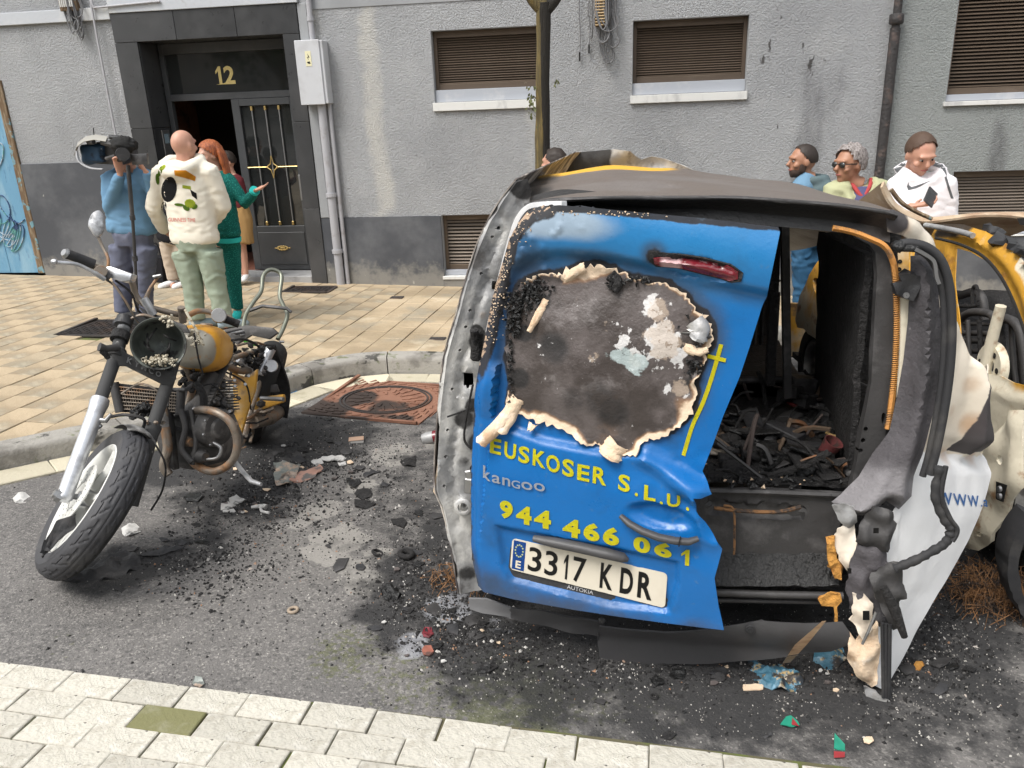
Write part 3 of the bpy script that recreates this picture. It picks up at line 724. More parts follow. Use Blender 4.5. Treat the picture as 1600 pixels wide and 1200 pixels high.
bm.normal_update(); bmesh.ops.reverse_faces(bm, faces=[f for f in bm.faces if f.normal.y > 0]); obj('house_number', bm, M['gold'], por)
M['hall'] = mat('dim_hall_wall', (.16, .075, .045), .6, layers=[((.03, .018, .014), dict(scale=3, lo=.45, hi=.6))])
bm = bmesh.new(); hz = walk_z(-4, WALL_Y)+.05
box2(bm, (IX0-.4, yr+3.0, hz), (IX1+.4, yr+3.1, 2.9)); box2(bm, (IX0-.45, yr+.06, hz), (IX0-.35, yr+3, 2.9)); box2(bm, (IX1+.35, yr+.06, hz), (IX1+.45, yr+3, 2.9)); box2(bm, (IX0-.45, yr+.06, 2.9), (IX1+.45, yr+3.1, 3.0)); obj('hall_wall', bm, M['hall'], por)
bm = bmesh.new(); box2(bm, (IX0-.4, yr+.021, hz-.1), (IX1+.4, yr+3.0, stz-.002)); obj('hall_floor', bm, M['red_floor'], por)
bm = bmesh.new(); pa, pb = AY(352, 160, yr+2.2), AY(378, 206, yr+2.2); box2(bm, (pa.x, yr+2.96, pb.z), (pb.x, yr+2.99, pa.z)); obj('notice_frame', bm, M['old_wood'], por)
leaf = thing('door_leaf', None, None); leaf.parent = por; leaf.matrix_basis = por.matrix_basis.inverted() @ bld.matrix_basis.inverted() @ Matrix.Translation((fx1-fw, yr, stz))
lx0, lx1 = dl, fx1-fw-.004; lz0, lz1 = stz+.012, trz-.038
gx0, gx1 = lx0+.09, lx1-.085; gz1 = YR(442, 163)[1]; gz0 = YR(465, 352)[1]
def leafpart(name, bm, m): o = obj(name, bm, m, None); o.parent = leaf; o.matrix_basis = (bld.matrix_basis @ por.matrix_basis @ leaf.matrix_basis).inverted(); return o
bm = bmesh.new()
box2(bm, (lx0, yr-.03, lz0), (gx0, yr+.015, lz1), .003); box2(bm, (gx1, yr-.03, lz0), (lx1, yr+.015, lz1), .003); box2(bm, (gx0, yr-.03, gz1), (gx1, yr+.015, lz1), .003); box2(bm, (gx0, yr-.03, lz0), (gx1, yr+.015, gz0), .003)
box2(bm, (gx0+.01, yr-.038, lz0+.06), (gx1-.01, yr-.0305, gz0-.07), .003)
leafpart('leaf_frame', bm, M['door_metal'])
bm = bmesh.new(); box2(bm, (gx0, yr-.0, gz0), (gx1, yr+.008, gz1)); leafpart('pane', bm, M['glass'])
for i in range(3):
    xx = gx0+(gx1-gx0)*(i+.85)/3.7; bm = bmesh.new(); add_tube(bm, [(xx, yr-.02, gz0+.01), (xx, yr-.02, gz1-.01)], .008, 8); leafpart('bar', bm, M['steel'])
    for zz_ in (gz0+.03, gz1-.03): bm = bmesh.new(); add_box(bm, (xx, yr-.021, zz_), (.026, .024, .045), bev=.004); leafpart('bar_cap', bm, M['brass'])
bm = bmesh.new(); xm = gx0+(gx1-gx0)*.5; zm = (gz0+gz1)/2
pts = [(xm, zm+.12), (xm+.018, zm+.035), (xm+.065, zm), (xm+.018, zm-.035), (xm, zm-.12), (xm-.018, zm-.035), (xm-.065, zm), (xm-.018, zm+.035)]
for i in range(8): a, b = pts[i], pts[(i+1) % 8]; add_tube(bm, [(a[0], yr-.032, a[1]), (b[0], yr-.032, b[1])], .006, 6)
add_tube(bm, [(gx0, yr-.03, zm), (xm-.05, yr-.03, zm)], .005, 6); add_tube(bm, [(xm+.05, yr-.03, zm), (gx1, yr-.03, zm)], .005, 6); leafpart('ornament', bm, M['brass'])
bm = bmesh.new(); cz = (lz0+gz0)/2+.0
for k in range(14):
    t = 2*math.pi*k/14; add_ell(bm, (xm+.058*math.cos(t), yr-.044, cz+.022*math.sin(t)), (.014, .007, .009), u=8, v=5)
add_ell(bm, (xm, yr-.042, cz), (.035, .009, .016), u=12, v=6)
for s in (-1, 1): add_ell(bm, (xm+s*.082, yr-.042, cz), (.016, .005, .006), u=8, v=5)
leafpart('medallion', bm, M['brass'])
bm = bmesh.new(); box2(bm, (gx1+.005, yr-.055, gz0+.28), (gx1+.05, yr-.031, gz0+.56), .004); leafpart('pull_plate', bm, M['steel'])
bm = bmesh.new(); ip = WL(256, 222); box2(bm, (IX0+.001, WALL_Y+.12, ip.z-.16), (IX0+.015, WALL_Y+.27, ip.z+.12), .003); obj('intercom', bm, M['steel'], por)
bm = bmesh.new(); box2(bm, (IX0+.0155, WALL_Y+.15, ip.z-.02), (IX0+.018, WALL_Y+.24, ip.z+.08)); obj('intercom_screen', bm, mat('pale_screen', (.25, .33, .38), .2), por)
sd_ = thing('service_door', 'faded blue wooden door with pale scribbled graffiti at the left edge', 'door', (BDX0, WALL_Y, walk_z(BDX0, WALL_Y)))
bz = walk_z(-7, WALL_Y)+.02
bm = bmesh.new(); box2(bm, (BDX1-.09, WALL_Y-.02, bz), (BDX1-.004, WALL_Y+.08, BDZ1-.003), .005); box2(bm, (BDX0, WALL_Y-.02, BDZ1-.09), (BDX1-.093, WALL_Y+.08, BDZ1-.003), .005); obj('frame', bm, M['old_wood'], sd_)
x = BDX1-.094
for k in range(3):
    bm = bmesh.new(); box2(bm, (x-.37, WALL_Y+.01+.004*k, bz), (x-.006, WALL_Y+.05, BDZ1-.094), .004); obj('plank', bm, M['blue_door'], sd_); x -= .37
bm = bmesh.new(); rr = random.Random(4)
for k in range(9):
    cx, cz_ = BDX1-.3-rr.random()*.35, bz+.3+rr.random()*1.1; pts = [(cx+.22*math.sin(t*1.3+k)*math.cos(t*.7), WALL_Y+.004, cz_+.16*math.sin(t*1.9+k*2)) for t in [j*.45 for j in range(12)]]
    pts = [p for p in pts if p[0] < BDX1-.1]
    if len(pts) > 3: add_tube(bm, spl(pts, 4), .008, 4, prof=[(1, .3), (-1, .3), (-1, -.3), (1, -.3)])
obj('graffiti', bm, mat('spray_paint', (.42, .50, .56), .7, layers=[((.16, .4, .38), dict(scale=5, lo=.5, hi=.52)), ((.05, .09, .2), dict(scale=4, lo=.56, hi=.58))]), sd_)
eb = thing('meter_box', 'pale grey wall box with a small yellow warning label beside the doorway', 'meter box', WL(497, 162))
e0, e1 = WL(470, 66), WL(515, 162)
bm = bmesh.new(); box2(bm, (e0.x, WALL_Y-.15, e1.z), (e0.x+.28, WALL_Y-.002, e0.z), .006); obj('housing', bm, M['grey_box'], eb)
bm = bmesh.new(); box2(bm, (e0.x-.008, WALL_Y-.165, e1.z-.006), (e0.x+.25, WALL_Y-.152, e0.z+.006), .005); obj('lid', bm, M['grey_box'], eb)
bm = bmesh.new(); lc = ((e0.x*2+.25)/2, (e0.z*.72+e1.z*.28)); box2(bm, (lc[0]-.03, WALL_Y-.168, lc[1]-.07), (lc[0]+.03, WALL_Y-.1655, lc[1]+.07)); obj('warning_label', bm, mat('label_cream', (.68, .64, .42), .6), eb)
bm = bmesh.new()
z_ = lc[1]; X_ = lc[0]
for q in ([(X_-.005, z_+.05), (X_+.015, z_+.01), (X_-.004, z_+.01), (X_+.006, z_-.02), (X_-.012, z_+.012), (X_+.001, z_+.016)], [(X_-.018, z_-.03), (X_+.012, z_-.025), (X_+.018, z_-.05), (X_-.01, z_-.045)]):
    vs = [bm.verts.new((a, WALL_Y-.1692, b)) for a, b in q]; bm.faces.new(vs)
obj('hazard_symbol', bm, M['dark'], eb)
def pipe(name, lab, pts, r, m, brackets=(), n=10, cat='pipe', extra=None):
    root = thing(name, lab, cat, pts[-1]); bm = bmesh.new(); add_tube(bm, pts, r, n); obj('tube', bm, m, root, 60)
    for p in brackets: bm = bmesh.new(); add_tube(bm, [Vector(p)-Vector((0, 0, .02)), Vector(p)+Vector((0, 0, .02))], r*1.3, n); obj('clamp', bm, m, root, 60)
    return root
bp0 = WL(509, 163).x-.02
pipe('conduit', 'thick grey conduit running down from the wall box to the ground', [(bp0, WALL_Y-.07, e1.z-.004), (bp0, WALL_Y-.07, walk_z(bp0, WALL_Y))], .045, M['grey_pipe'], [(bp0, WALL_Y-.07, z) for z in (.9, .3)])
pipe('conduit', 'second conduit close beside the thick one under the wall box', [(bp0+.075, WALL_Y-.045, e1.z-.004), (bp0+.075, WALL_Y-.045, walk_z(bp0, WALL_Y))], .022, M['grey_pipe'])
ux = WL(488, 30).x; pipe('conduit', 'grey conduit rising above the wall box', [(ux, WALL_Y-.05, 4.5), (ux, WALL_Y-.05, e0.z+.008)], .028, M['grey_pipe'], [(ux, WALL_Y-.05, WL(488, 30).z)])
c0, c1, c2 = WL(250, 2, .06), WL(143, 12, .06), WL(176, 214, .06)
pipe('conduit', 'thin bent grey conduit on the stucco left of the doorway', spl([c0, c1+Vector((.12, 0, 0)), c1+Vector((.03, 0, -.01)), c1+Vector((0, 0, -.1)), Vector((c1.x, c1.y, .6))], 6), .011, M['grey_pipe'], n=8)
dx = pipe_x; pz = WL(1393, 30).z
dp = pipe('downpipe', 'scorched black downpipe on the wall between the onlookers', [(dx, WALL_Y-.07, pz-.08), (dx, WALL_Y-.07, walk_z(dx, WALL_Y))], .045, M['black_pipe'])
bm = bmesh.new(); add_tube(bm, [(dx, WALL_Y-.07, 6), (dx, WALL_Y-.07, pz-.1)], .036, 10); obj('upper_tube', bm, M['black_pipe'], dp, 60)
bm = bmesh.new(); add_tube(bm, [(dx, WALL_Y-.07, pz+z) for z in (-.05, -.04, .03, .04)], [.052, .062, .062, .05], 10); obj('collar', bm, M['black_pipe'], dp, 60)
def cables(name, lab, cx, ztop, zlow, n, spread, seed, loops=True):
    r = random.Random(seed); root = thing(name, lab, 'cables', (cx, WALL_Y, zlow))
    for k in range(n):
        x = cx+r.uniform(-spread, spread); x2 = cx+r.uniform(-spread, spread)+.06; zl = zlow+r.uniform(0, .3)
        y = WALL_Y-.03-r.random()*.06; bm = bmesh.new()
        if r.random() < .6: pts = [(x, y, ztop+.8), (x+.02, y, ztop), (x-.01, y, zl+.15), (x+.03, y-.02, zl), ((x+x2)/2+.03, y-.03, zl-.05), (x2+.03, y-.02, zl+.02), (x2, y, zl+.2), (x2-.02, y, ztop+.8)]
        else: pts = [(x, y, ztop+.8), (x+r.uniform(-.03, .03), y-.02, (ztop+zl)/2), (x+r.uniform(-.05, .05), y, zl+.1)]
        add_tube(bm, spl(pts, 6), r.uniform(.004, .008), 5); obj('cable', bm, M['cable'], root, 80)
    return root
lcx = WL(118, 30).x; cb = cables('cable_bundle', 'tangle of grey cables looping below a junction strip at the top left', lcx, WL(118, 10).z, WL(122, 72).z+.03, 13, .07, 2)
bm = bmesh.new(); box2(bm, (lcx-.10, WALL_Y-.08, WL(118, 18).z), (lcx+.09, WALL_Y-.01, WL(118, 18).z+.6), .006); obj('junction_box', bm, M['old_wood'], cb)
for k in range(7): bm = bmesh.new(); add_tube(bm, [(lcx-.07+k*.022, WALL_Y-.1, WL(118, 12).z), (lcx-.07+k*.022, WALL_Y-.1, WL(118, 12).z+.2)], .007, 6); obj('terminal', bm, M['sill'], cb)
rcx = WL(938, 40).x; cb = cables('cable_bundle', 'black and grey cables hanging from a terminal strip right of the tree trunk', rcx+.03, WL(938, 10).z, WL(935, 95).z+.02, 16, .10, 5)
bm = bmesh.new(); box2(bm, (rcx-.05, WALL_Y-.07, WL(940, 42).z), (rcx+.05, WALL_Y-.01, WL(940, 42).z+.7), .005); obj('terminal_strip', bm, M['old_wood'], cb)
me = None
for k in range(16):
    if me is None:
        bm = bmesh.new(); add_tube(bm, [(-.045, 0, 0), (.045, 0, 0)], .008, 6); me = bpy.data.meshes.new('terminal'); bm.to_mesh(me); bm.free(); me.materials.append(mat('tan_terminal', (.42, .30, .16), .6))
    o = linkmesh('terminal', me, None, cb); o.location = Vector((rcx, WALL_Y-.085, WL(940, 40).z+k*.026))-Vector(cb.location)
for i, (px, y1_) in enumerate(((905, 92), (920, 80))):
    a = WL(px, 8, .03); b = WL(px, y1_, .03); t = thing('loose_cable', ['loose black cable end hanging nearest the tree trunk', 'shorter loose black cable end beside the terminal strip'][i], 'cable', b); bm = bmesh.new(); add_tube(bm, spl([(a.x+.05, a.y, a.z+.5), a, (a.x+.01, a.y, (a.z+b.z)/2), (a.x, b.y, b.z)], 5), .005, 5); obj('lead', bm, M['cable'], t); bm = bmesh.new(); add_tube(bm, [(a.x, b.y, b.z+.06), (a.x, b.y, b.z-.02)], .009, 6); obj('connector', bm, M['dark'], t)
M['bark'] = mat('burnt_bark', (.10, .078, .035), .95, layers=[((.17, .125, .045), dict(scale=9, lo=.45, hi=.65, stretch=(3, 3, .5))), ((.018, .016, .014), dict(scale=8, attr='char', w=.6, lo=.4, hi=.6, amt=.97))], bump=[(28, .9, .02, 'noise', (3, 3, .4)), (90, .5, .006)])
M['leaf'] = mat('dull_olive_leaf', (.10, .11, .04), .7, rnd=.4)
tb = SW(850, 470); Yt = 6.75; t0 = AY(848, 250, Yt); t1 = AY(849, 20, Yt)
tx = t0.x; tz = walk_z(tx, Yt)
tree = thing('street_tree', 'slim street tree trunk, charred on one side, standing behind the van', 'tree', (tx, Yt, tz))
fork = AY(850, 12, Yt)
pts = [(tx+.02, Yt, tz-.1), (tx+.01, Yt, tz+.5), (t0.x, Yt, t0.z), (tx+.012, Yt, 1.75), (t1.x+.003, Yt, t1.z), (fork.x, Yt, fork.z+.02)]
def charred(o, cx): attr(o.data, 'char', lambda co: sstep(-.015, .02, co.x-cx+.35*(-(Yt-co.y))*0))
bm = bmesh.new(); rings = add_tube(bm, spl(pts, 10), [.085-.03*min(1, i/30) for i in range(51)], 16)
for v in bm.verts: v.co.x += .006*noise.noise(v.co*6); v.co.y += .006*noise.noise(v.co*6+Vector((9, 0, 0)))
tr = obj('trunk', bm, M['bark'], tree, 80); attr(tr.data, 'char', lambda co: sstep(-.01, .03, co.x-tx))
for k, (dx_, dz, dy) in enumerate(((-.55, 1.5, -.2), (.5, 1.2, .1), (.1, 1.8, .3))):
    bm = bmesh.new(); f0 = Vector(fork)-Vector((0, 0, .03)); add_tube(bm, spl([f0, f0+Vector((dx_*.25, dy*.2, dz*.12)), f0+Vector((dx_*.6, dy*.6, dz*.5)), f0+Vector((dx_, dy, dz))], 6), [.05-.0018*i for i in range(19)], 10)
    o = obj('branch', bm, M['bark'], tree, 80); attr(o.data, 'char', lambda co: sstep(-.01, .03, co.x-tx-.05))
def leaves(bm, c, spread, n, r, s=.035):
    for k in range(n):
        p = Vector(c)+Vector((r.gauss(0, spread[0]), r.gauss(0, spread[1]), r.gauss(0, spread[2]))); d = nz((r.gauss(0, .5), r.gauss(0, .5), -1)); sd = nz(d.cross(Vector((r.gauss(0, 1), r.gauss(0, 1), .1)))); L_ = s*r.uniform(.7, 1.3); w = L_*.3; up = d.cross(sd)*.15*L_
        a = [bm.verts.new(q) for q in (p, p+d*L_*.5+sd*w+up, p+d*L_, p+d*L_*.5-sd*w+up)]; bm.faces.new(a)
r = random.Random(3); bm = bmesh.new(); a = AY(832, 155, Yt-.05); leaves(bm, a, (.02, .03, .055), 34, r); a = AY(869, 125, Yt-.05); leaves(bm, a, (.008, .02, .02), 7, r); tag(obj('leaf', bm, M['leaf'], tree), kind='stuff')
bm = bmesh.new(); a = AY(840, 150, Yt); add_tube(bm, [(a.x+.03, Yt, a.z-.06), (a.x-.03, Yt-.03, a.z)], .005, 5); obj('twig', bm, M['bark'], tree)
r = random.Random(8); bm = bmesh.new()
for k in range(60):
    c = Vector(fork)+Vector((r.gauss(0, .9), r.gauss(0, .6), 1.6+abs(r.gauss(0, .7)))); leaves(bm, c, (.12, .12, .1), 14, r, .06)
tag(obj('crown', bm, M['leaf'], tree), kind='stuff')
# ================================================================ ACROSS THE STREET (seen in reflections and from other positions)
M['far_wall'] = mat('far_facade', (.34, .30, .26), .9, layers=[((.26, .24, .22), dict(scale=1, lo=.45, hi=.6))])
ob = thing('opposite_building', 'plain brown apartment building across the street, behind the viewer', 'building', (0, -16, 0))
bm = bmesh.new(); box2(bm, (-22, -24, -1), (20, -16, 9.5)); obj('wall', bm, M['far_wall'], ob)
me = None
for i in range(12):
    for j in range(3):
        if me is None: bm = bmesh.new(); add_box(bm, (0, 0, 0), (1.2, .1, 1.5), bev=.02); me = bpy.data.meshes.new('window'); bm.to_mesh(me); bm.free(); me.materials.append(M['glass'])
        o = linkmesh('window', me, None, ob, False); o.location = (-20+i*3.4, .02, 1.8+j*2.9)
far_leaf = mat('far_foliage', (.045, .07, .02), .8)
for i, x in enumerate((-11.5, -6.2, -.6, 5.2)):
    t = thing('street_tree', ['broad tree across the street, farthest left', 'broad tree across the street, second from the left', 'broad tree across the street, right behind the viewer', 'broad tree across the street, farthest right'][i], 'tree', (x, -9.5, road_z(0, 0)), group='trees across the street')
    r = random.Random(i+40); bm = bmesh.new(); add_tube(bm, [(0, 0, 0), (.05, 0, 1.5), (0, .1, 3.2)], [.17, .13, .1], 10)
    for k in range(6): a = k*1.05; add_tube(bm, [(0, .05, 2.4+k*.1), (math.cos(a)*.8, math.sin(a)*.7, 3.6), (math.cos(a)*1.9, math.sin(a)*1.6, 4.9)], [.09, .06, .02], 6)
    obj('trunk', bm, M['bark'], t, wc=False); bm = bmesh.new()
    for k in range(150):
        a = r.uniform(0, 6.3); q = r.random()**.5*2.5; leaves(bm, (math.cos(a)*q, math.sin(a)*q*.8, 4.6+r.gauss(0, .8)), (.25, .25, .2), 14, r, .20)
    tag(obj('crown', bm, far_leaf, t, wc=False), kind='stuff')
# ================================================================ BURNT VAN
def soot_mat(name, col, rough=.6, char=(.016, .015, .015), extra=(), bump=((60, .4, .006),), **k):
    return mat(name, col, rough, layers=list(extra)+[(char, dict(scale=14, attr='soot', w=.7, lo=.35, hi=.65, amt=.96, rough=.85))], bump=list(bump), **k)
M['van_blue'] = mat('blue_van_paint', (.004, .115, .36), .36, layers=[((.04, .24, .46), dict(attr='sky_sheen', amt=.5, rough=.34)), ((.36, .42, .46), dict(scale=3, attr='pale', w=.6, lo=.4, hi=.8, amt=.75, rough=.5)),
    ((.035, .045, .06), dict(scale=9, attr='smoke_shade', w=.5, lo=.15, hi=.95, amt=.85, rough=.6)), ((.02, .018, .018), dict(scale=20, attr='soot', w=.8, lo=.38, hi=.6, amt=.97, rough=.85)),
    ((.42, .30, .21), dict(scale=48, attr='flake', w=1.3, lo=.72, hi=.8, amt=.9, rough=.8)), ((.01, .07, .12), dict(scale=120, lo=.66, hi=.74, amt=.25)), ((.05, .048, .045), dict(scale=8, attr='dirt', w=1.2, lo=.3, hi=1.0, amt=.75, rough=.75)), ((.10, .16, .22), dict(scale=34, lo=.62, hi=.74, amt=.35, rough=.7)), ((.02, .05, .09), dict(scale=5, lo=.55, hi=.75, amt=.45, rough=.55)), ((.35, .38, .4), dict(scale=150, lo=.72, hi=.76, amt=.5))],
    bump=[(2.3, .10, .05), (90, .22, .003), (12, .10, .01)], rvar=.12, coat=.03, spec=.4)
M['cream_paper'] = mat('scorched_cream_film', (.72, .56, .40), .8, layers=[((.40, .22, .11), dict(scale=9, lo=.5, hi=.66, amt=.6)), ((.84, .76, .66), dict(scale=14, lo=.55, hi=.7, amt=.7)), ((.05, .035, .03), dict(scale=60, lo=.68, hi=.75, amt=.8))], bump=[(70, .7, .008)])
M['char'] = mat('charred_black', (.014, .013, .013), .8, layers=[((.09, .085, .085), dict(scale=30, lo=.58, hi=.72, amt=.5))], bump=[(45, .9, .02), (160, .6, .004)])
M['char_shiny'] = mat('burnt_tar', (.012, .012, .012), .35, layers=[((.10, .10, .10), dict(scale=40, lo=.62, hi=.7, amt=.5))], bump=[(50, .9, .015)])
M['burnt_sheet'] = mat('burnt_window_film', (.115, .098, .094), .42, layers=[((.045, .036, .032), dict(scale=5, lo=.42, hi=.6, amt=.85)), ((.21, .19, .185), dict(scale=9, lo=.56, hi=.7, amt=.6)), ((.17, .11, .075), dict(scale=6, lo=.6, hi=.72, amt=.6)), ((.45, .43, .42), dict(scale=60, lo=.68, hi=.73, amt=.7)), ((.020, .019, .019), dict(scale=6, attr='soot', w=.7, lo=.35, hi=.7, amt=.9, rough=.85)),
    ((.62, .61, .60), dict(scale=24, attr='white', w=2.4, lo=.56, hi=.64, amt=.92)), ((.50, .40, .31), dict(scale=13, attr='white', w=1.6, lo=.56, hi=.66, amt=.55)), ((.42, .50, .50), dict(scale=16, attr='pale', w=1.8, lo=.55, hi=.66, amt=.8)),
    ((.30, .17, .09), dict(scale=7, attr='edge', w=.5, lo=.1, hi=.6, amt=.85)), ((.72, .57, .42), dict(scale=18, attr='edge', w=.9, lo=.42, hi=.78)), ((.03, .025, .025), dict(scale=34, attr='edge', w=1.2, lo=1.18, hi=1.3, amt=.9))],
    bump=[(30, .35, .008), (120, .5, .003)], spec=.4)
M['burnt_metal'] = mat('heat_stained_steel', (.34, .34, .34), .5, .35, layers=[((.66, .65, .62), dict(scale=6, lo=.45, hi=.62, amt=.85)), ((.15, .14, .135), dict(scale=9, lo=.56, hi=.68, amt=.8)), ((.28, .17, .08), dict(scale=5, lo=.62, hi=.76, amt=.6)), ((.018, .017, .017), dict(scale=12, attr='soot', w=.8, lo=.35, hi=.6, amt=.96, rough=.85, metal=0))], bump=[(40, .35, .006), (160, .3, .002)])
M['dark_metal'] = mat('blackened_steel', (.055, .053, .053), .6, .3, layers=[((.14, .135, .135), dict(scale=8, lo=.52, hi=.7, amt=.7)), ((.16, .10, .06), dict(scale=6, lo=.66, hi=.8, amt=.5))], bump=[(50, .4, .005), (180, .3, .002)])
M['roof_burnt'] = mat('burnt_roof_skin', (.14, .115, .10), .38, layers=[((.17, .15, .14), dict(scale=3, lo=.5, hi=.64, amt=.8, stretch=(.7, 1, 1))), ((.24, .14, .05), dict(scale=4, lo=.64, hi=.76, amt=.7)), ((.33, .30, .28), dict(scale=9, lo=.64, hi=.72, amt=.6, stretch=(.3, 1, 1))), ((.72, .40, .03), dict(scale=6, attr='yellow', w=.5, lo=.3, hi=.6, rough=.4)), ((.02, .02, .02), dict(scale=6, attr='soot', w=.8, lo=.35, hi=.65, amt=.95))], bump=[(6, .3, .03), (70, .5, .004)])
M['white_skin'] = mat('white_van_paint', (.84, .84, .84), .34, layers=[((.78, .70, .58), dict(scale=3, attr='warm', w=.5, lo=.2, hi=.7, rough=.45)), ((.46, .27, .14), dict(scale=7, attr='scorch', w=1.0, lo=.15, hi=1.0, amt=.75, rough=.6)), ((.045, .040, .045), dict(scale=7, attr='soot', w=.5, lo=.4, hi=.62, amt=.97, rough=.7)), ((.35, .34, .33), dict(scale=40, lo=.7, hi=.78, amt=.5))], bump=[(3, .25, .04), (60, .12, .003)], coat=.1)
M['black_plastic'] = mat('melted_black_plastic', (.03, .03, .032), .45, layers=[((.085, .085, .088), dict(scale=7, lo=.5, hi=.7, amt=.6))], bump=[(25, .4, .012), (140, .3, .003)])
M['grey_bumper'] = mat('dark_grey_bumper', (.055, .054, .056), .5, layers=[((.16, .16, .165), dict(scale=6, attr='melt', w=.6, lo=.4, hi=.7, rough=.6)), ((.10, .10, .10), dict(scale=4, lo=.5, hi=.75, amt=.5))], bump=[(12, .3, .01), (150, .25, .002)])
M['rubber'] = mat('old_rubber', (.024, .024, .026), .75, layers=[((.07, .066, .062), dict(scale=10, lo=.5, hi=.7, amt=.6))], bump=[(90, .3, .003)])
M['yellow_foam'] = mat('orange_foam', (.55, .27, .06), .95, layers=[((.28, .11, .03), dict(scale=14, lo=.5, hi=.65))], bump=[(50, .9, .02)])
M['plate_white'] = mat('plate_face', (.62, .57, .47), .4, layers=[((.45, .38, .28), dict(scale=5, lo=.5, hi=.75, amt=.4))])
M['plate_blue'] = mat('plate_blue_band', (.012, .09, .38), .4)
M['plate_black'] = mat('plate_black', (.012, .012, .012), .4)
M['decal_yellow'] = mat('yellow_vinyl', (.80, .72, .02), .4, layers=[((.5, .42, .03), dict(scale=20, lo=.6, hi=.75, amt=.4))])
M['chrome'] = mat('dull_chrome', (.55, .55, .56), .35, .25)
M['red_lens'] = mat('melted_red_lens', (.16, .012, .02), .25, layers=[((.55, .35, .36), dict(scale=6, attr='ash', w=.6, lo=.4, hi=.7, rough=.6)), ((.04, .006, .008), dict(scale=18, lo=.5, hi=.65, amt=.6))], bump=[(12, .4, .01)], coat=.3)
M['rust_yellow'] = mat('scorched_yellow_paint', (.62, .32, .035), .6, layers=[((.72, .66, .52), dict(scale=4, attr='white', w=.9, lo=.35, hi=.6)), ((.30, .13, .03), dict(scale=8, lo=.54, hi=.66, amt=.8)), ((.55, .46, .32), dict(scale=12, lo=.58, hi=.7, amt=.7)), ((.02, .018, .018), dict(scale=8, attr='soot', w=.8, lo=.35, hi=.62, amt=.96))], bump=[(50, .4, .005)])
M['rust_pipe0'] = mat('rusty_rod', (.14, .10, .07), .6, .5, layers=[((.24, .10, .04), dict(scale=9, lo=.48, hi=.64, amt=.8, metal=.1))], bump=[(70, .4, .004)]); M['burnt_cloth'] = mat('burnt_cloth', (.06, .045, .04), .9, bump=[(40, .8, .01)])
van = thing('burnt_van', 'burnt-out small van with blue rear door, torn open at the right rear', 'van', (.15, 2.4, road_z(.15, 2.4)))
DH = -nz(ray(-3270, -50)); DVv = Vector((0, .10, 1.0)); DVv = nz(DVv-DH*DVv.dot(DH)); DN = nz(DH.cross(DVv)); DP0 = Vector((-.48, 2.17, .28))
if DN.dot(CAM-DP0) < 0: DN = -DN
def duv(x, y): p = hit(x, y, DN, DN.dot(DP0))-DP0; return Vector((p.dot(DH), p.dot(DVv)))
def UV(L): return [duv(x, y) for x, y in L]
CREASE = UV([(782, 560), (790, 480), (812, 425), (838, 408), (880, 402), (960, 410), (1020, 422), (1100, 445), (1198, 466)])
RECESS_L = UV([(775, 560), (770, 600), (771, 640), (790, 665)])
WAIST = UV([(745, 625), (790, 668), (850, 690), (960, 712), (1010, 712), (1112, 762)])
PLATE_REC = UV([(776, 812), (960, 846), (1066, 868), (1066, 905), (1050, 955), (955, 946), (800, 905), (785, 880)])
HAND = duv(1035, 806)
BRK = duv(1088, 419)
def side_of(p, L):
    """signed distance to an open polyline running left to right: positive above it"""
    best = 9; sg = 1
    for a, b in zip(L, L[1:]):
        d = dseg(p, a, b)
        if d < best-1e-9: best = d; sg = 1 if (b.x-a.x)*(p[1]-a.y)-(b.y-a.y)*(p[0]-a.x) > 0 else -1
    return best*sg
EDGE_L = UV([(746, 920), (735, 850), (735, 745), (740, 640), (756, 540), (768, 480), (785, 415), (800, 370), (814, 344), (832, 326), (856, 321)])
def relief(u, v):
    p = (u, v); z = 0
    s = side_of(p, CREASE)
    z += .022*sstep(-.004, .03, s)+(.02*math.sin(max(0, min(1, s/.19))*math.pi) if s > 0 else 0)
    if s <= 0:
        w = side_of(p, WAIST)
        z += .024*(1-sstep(-.005, .022, w))
        if w < 0: z += .012*math.sin(min(1, -w/.4)*math.pi)
    if inside(p, PLATE_REC): z -= .020*sstep(0, .02, dpoly(p, PLATE_REC))
    d = math.hypot((u-HAND.x)/.105, (v-HAND.y-.012)/.040); z -= .022*(1-sstep(.55, 1.05, d))
    d = math.hypot((u-BRK.x)/.115, (v-BRK.y+.05*(u-BRK.x))/.032); z -= .016*(1-sstep(.75, 1.05, d))
    c = duv(1085, 768); d = math.hypot(u-c.x, v-c.y); z += .05*max(0, 1-d/.15)*(.25-abs(noise.noise(Vector((u*9, v*16, 4)))))+.02*max(0, 1-d/.10)
    c = duv(1112, 830); d = math.hypot(u-c.x, v-c.y); z += .05*max(0, 1-d/.15)*(.25-abs(noise.noise(Vector((u*12, v*8, 8)))))
    c = duv(1010, 710); d = dseg(p, c, duv(1095, 765)); z += .018*(1-sstep(0, .05, d))
    c = duv(1000, 735); d = math.hypot((u-c.x), (v-c.y)*2); z -= .010*(1-sstep(0, .16, d))
    e = dpoly(p, EDGE_L, False); z -= .028*(1-sstep(0, .035, e))
    z -= .05*sstep(.6, .95, u)*sstep(.5, 1.2, v)*.4
    z += .0035*noise.noise(Vector((u*7, v*7, 1)))
    for (bu, bv, br) in BLIS:
        dd = math.hypot(u-bu, v-bv)/br
        if dd < 1: z += br*.42*(1-dd*dd)
    return z
rb_ = random.Random(21); BLIS = []
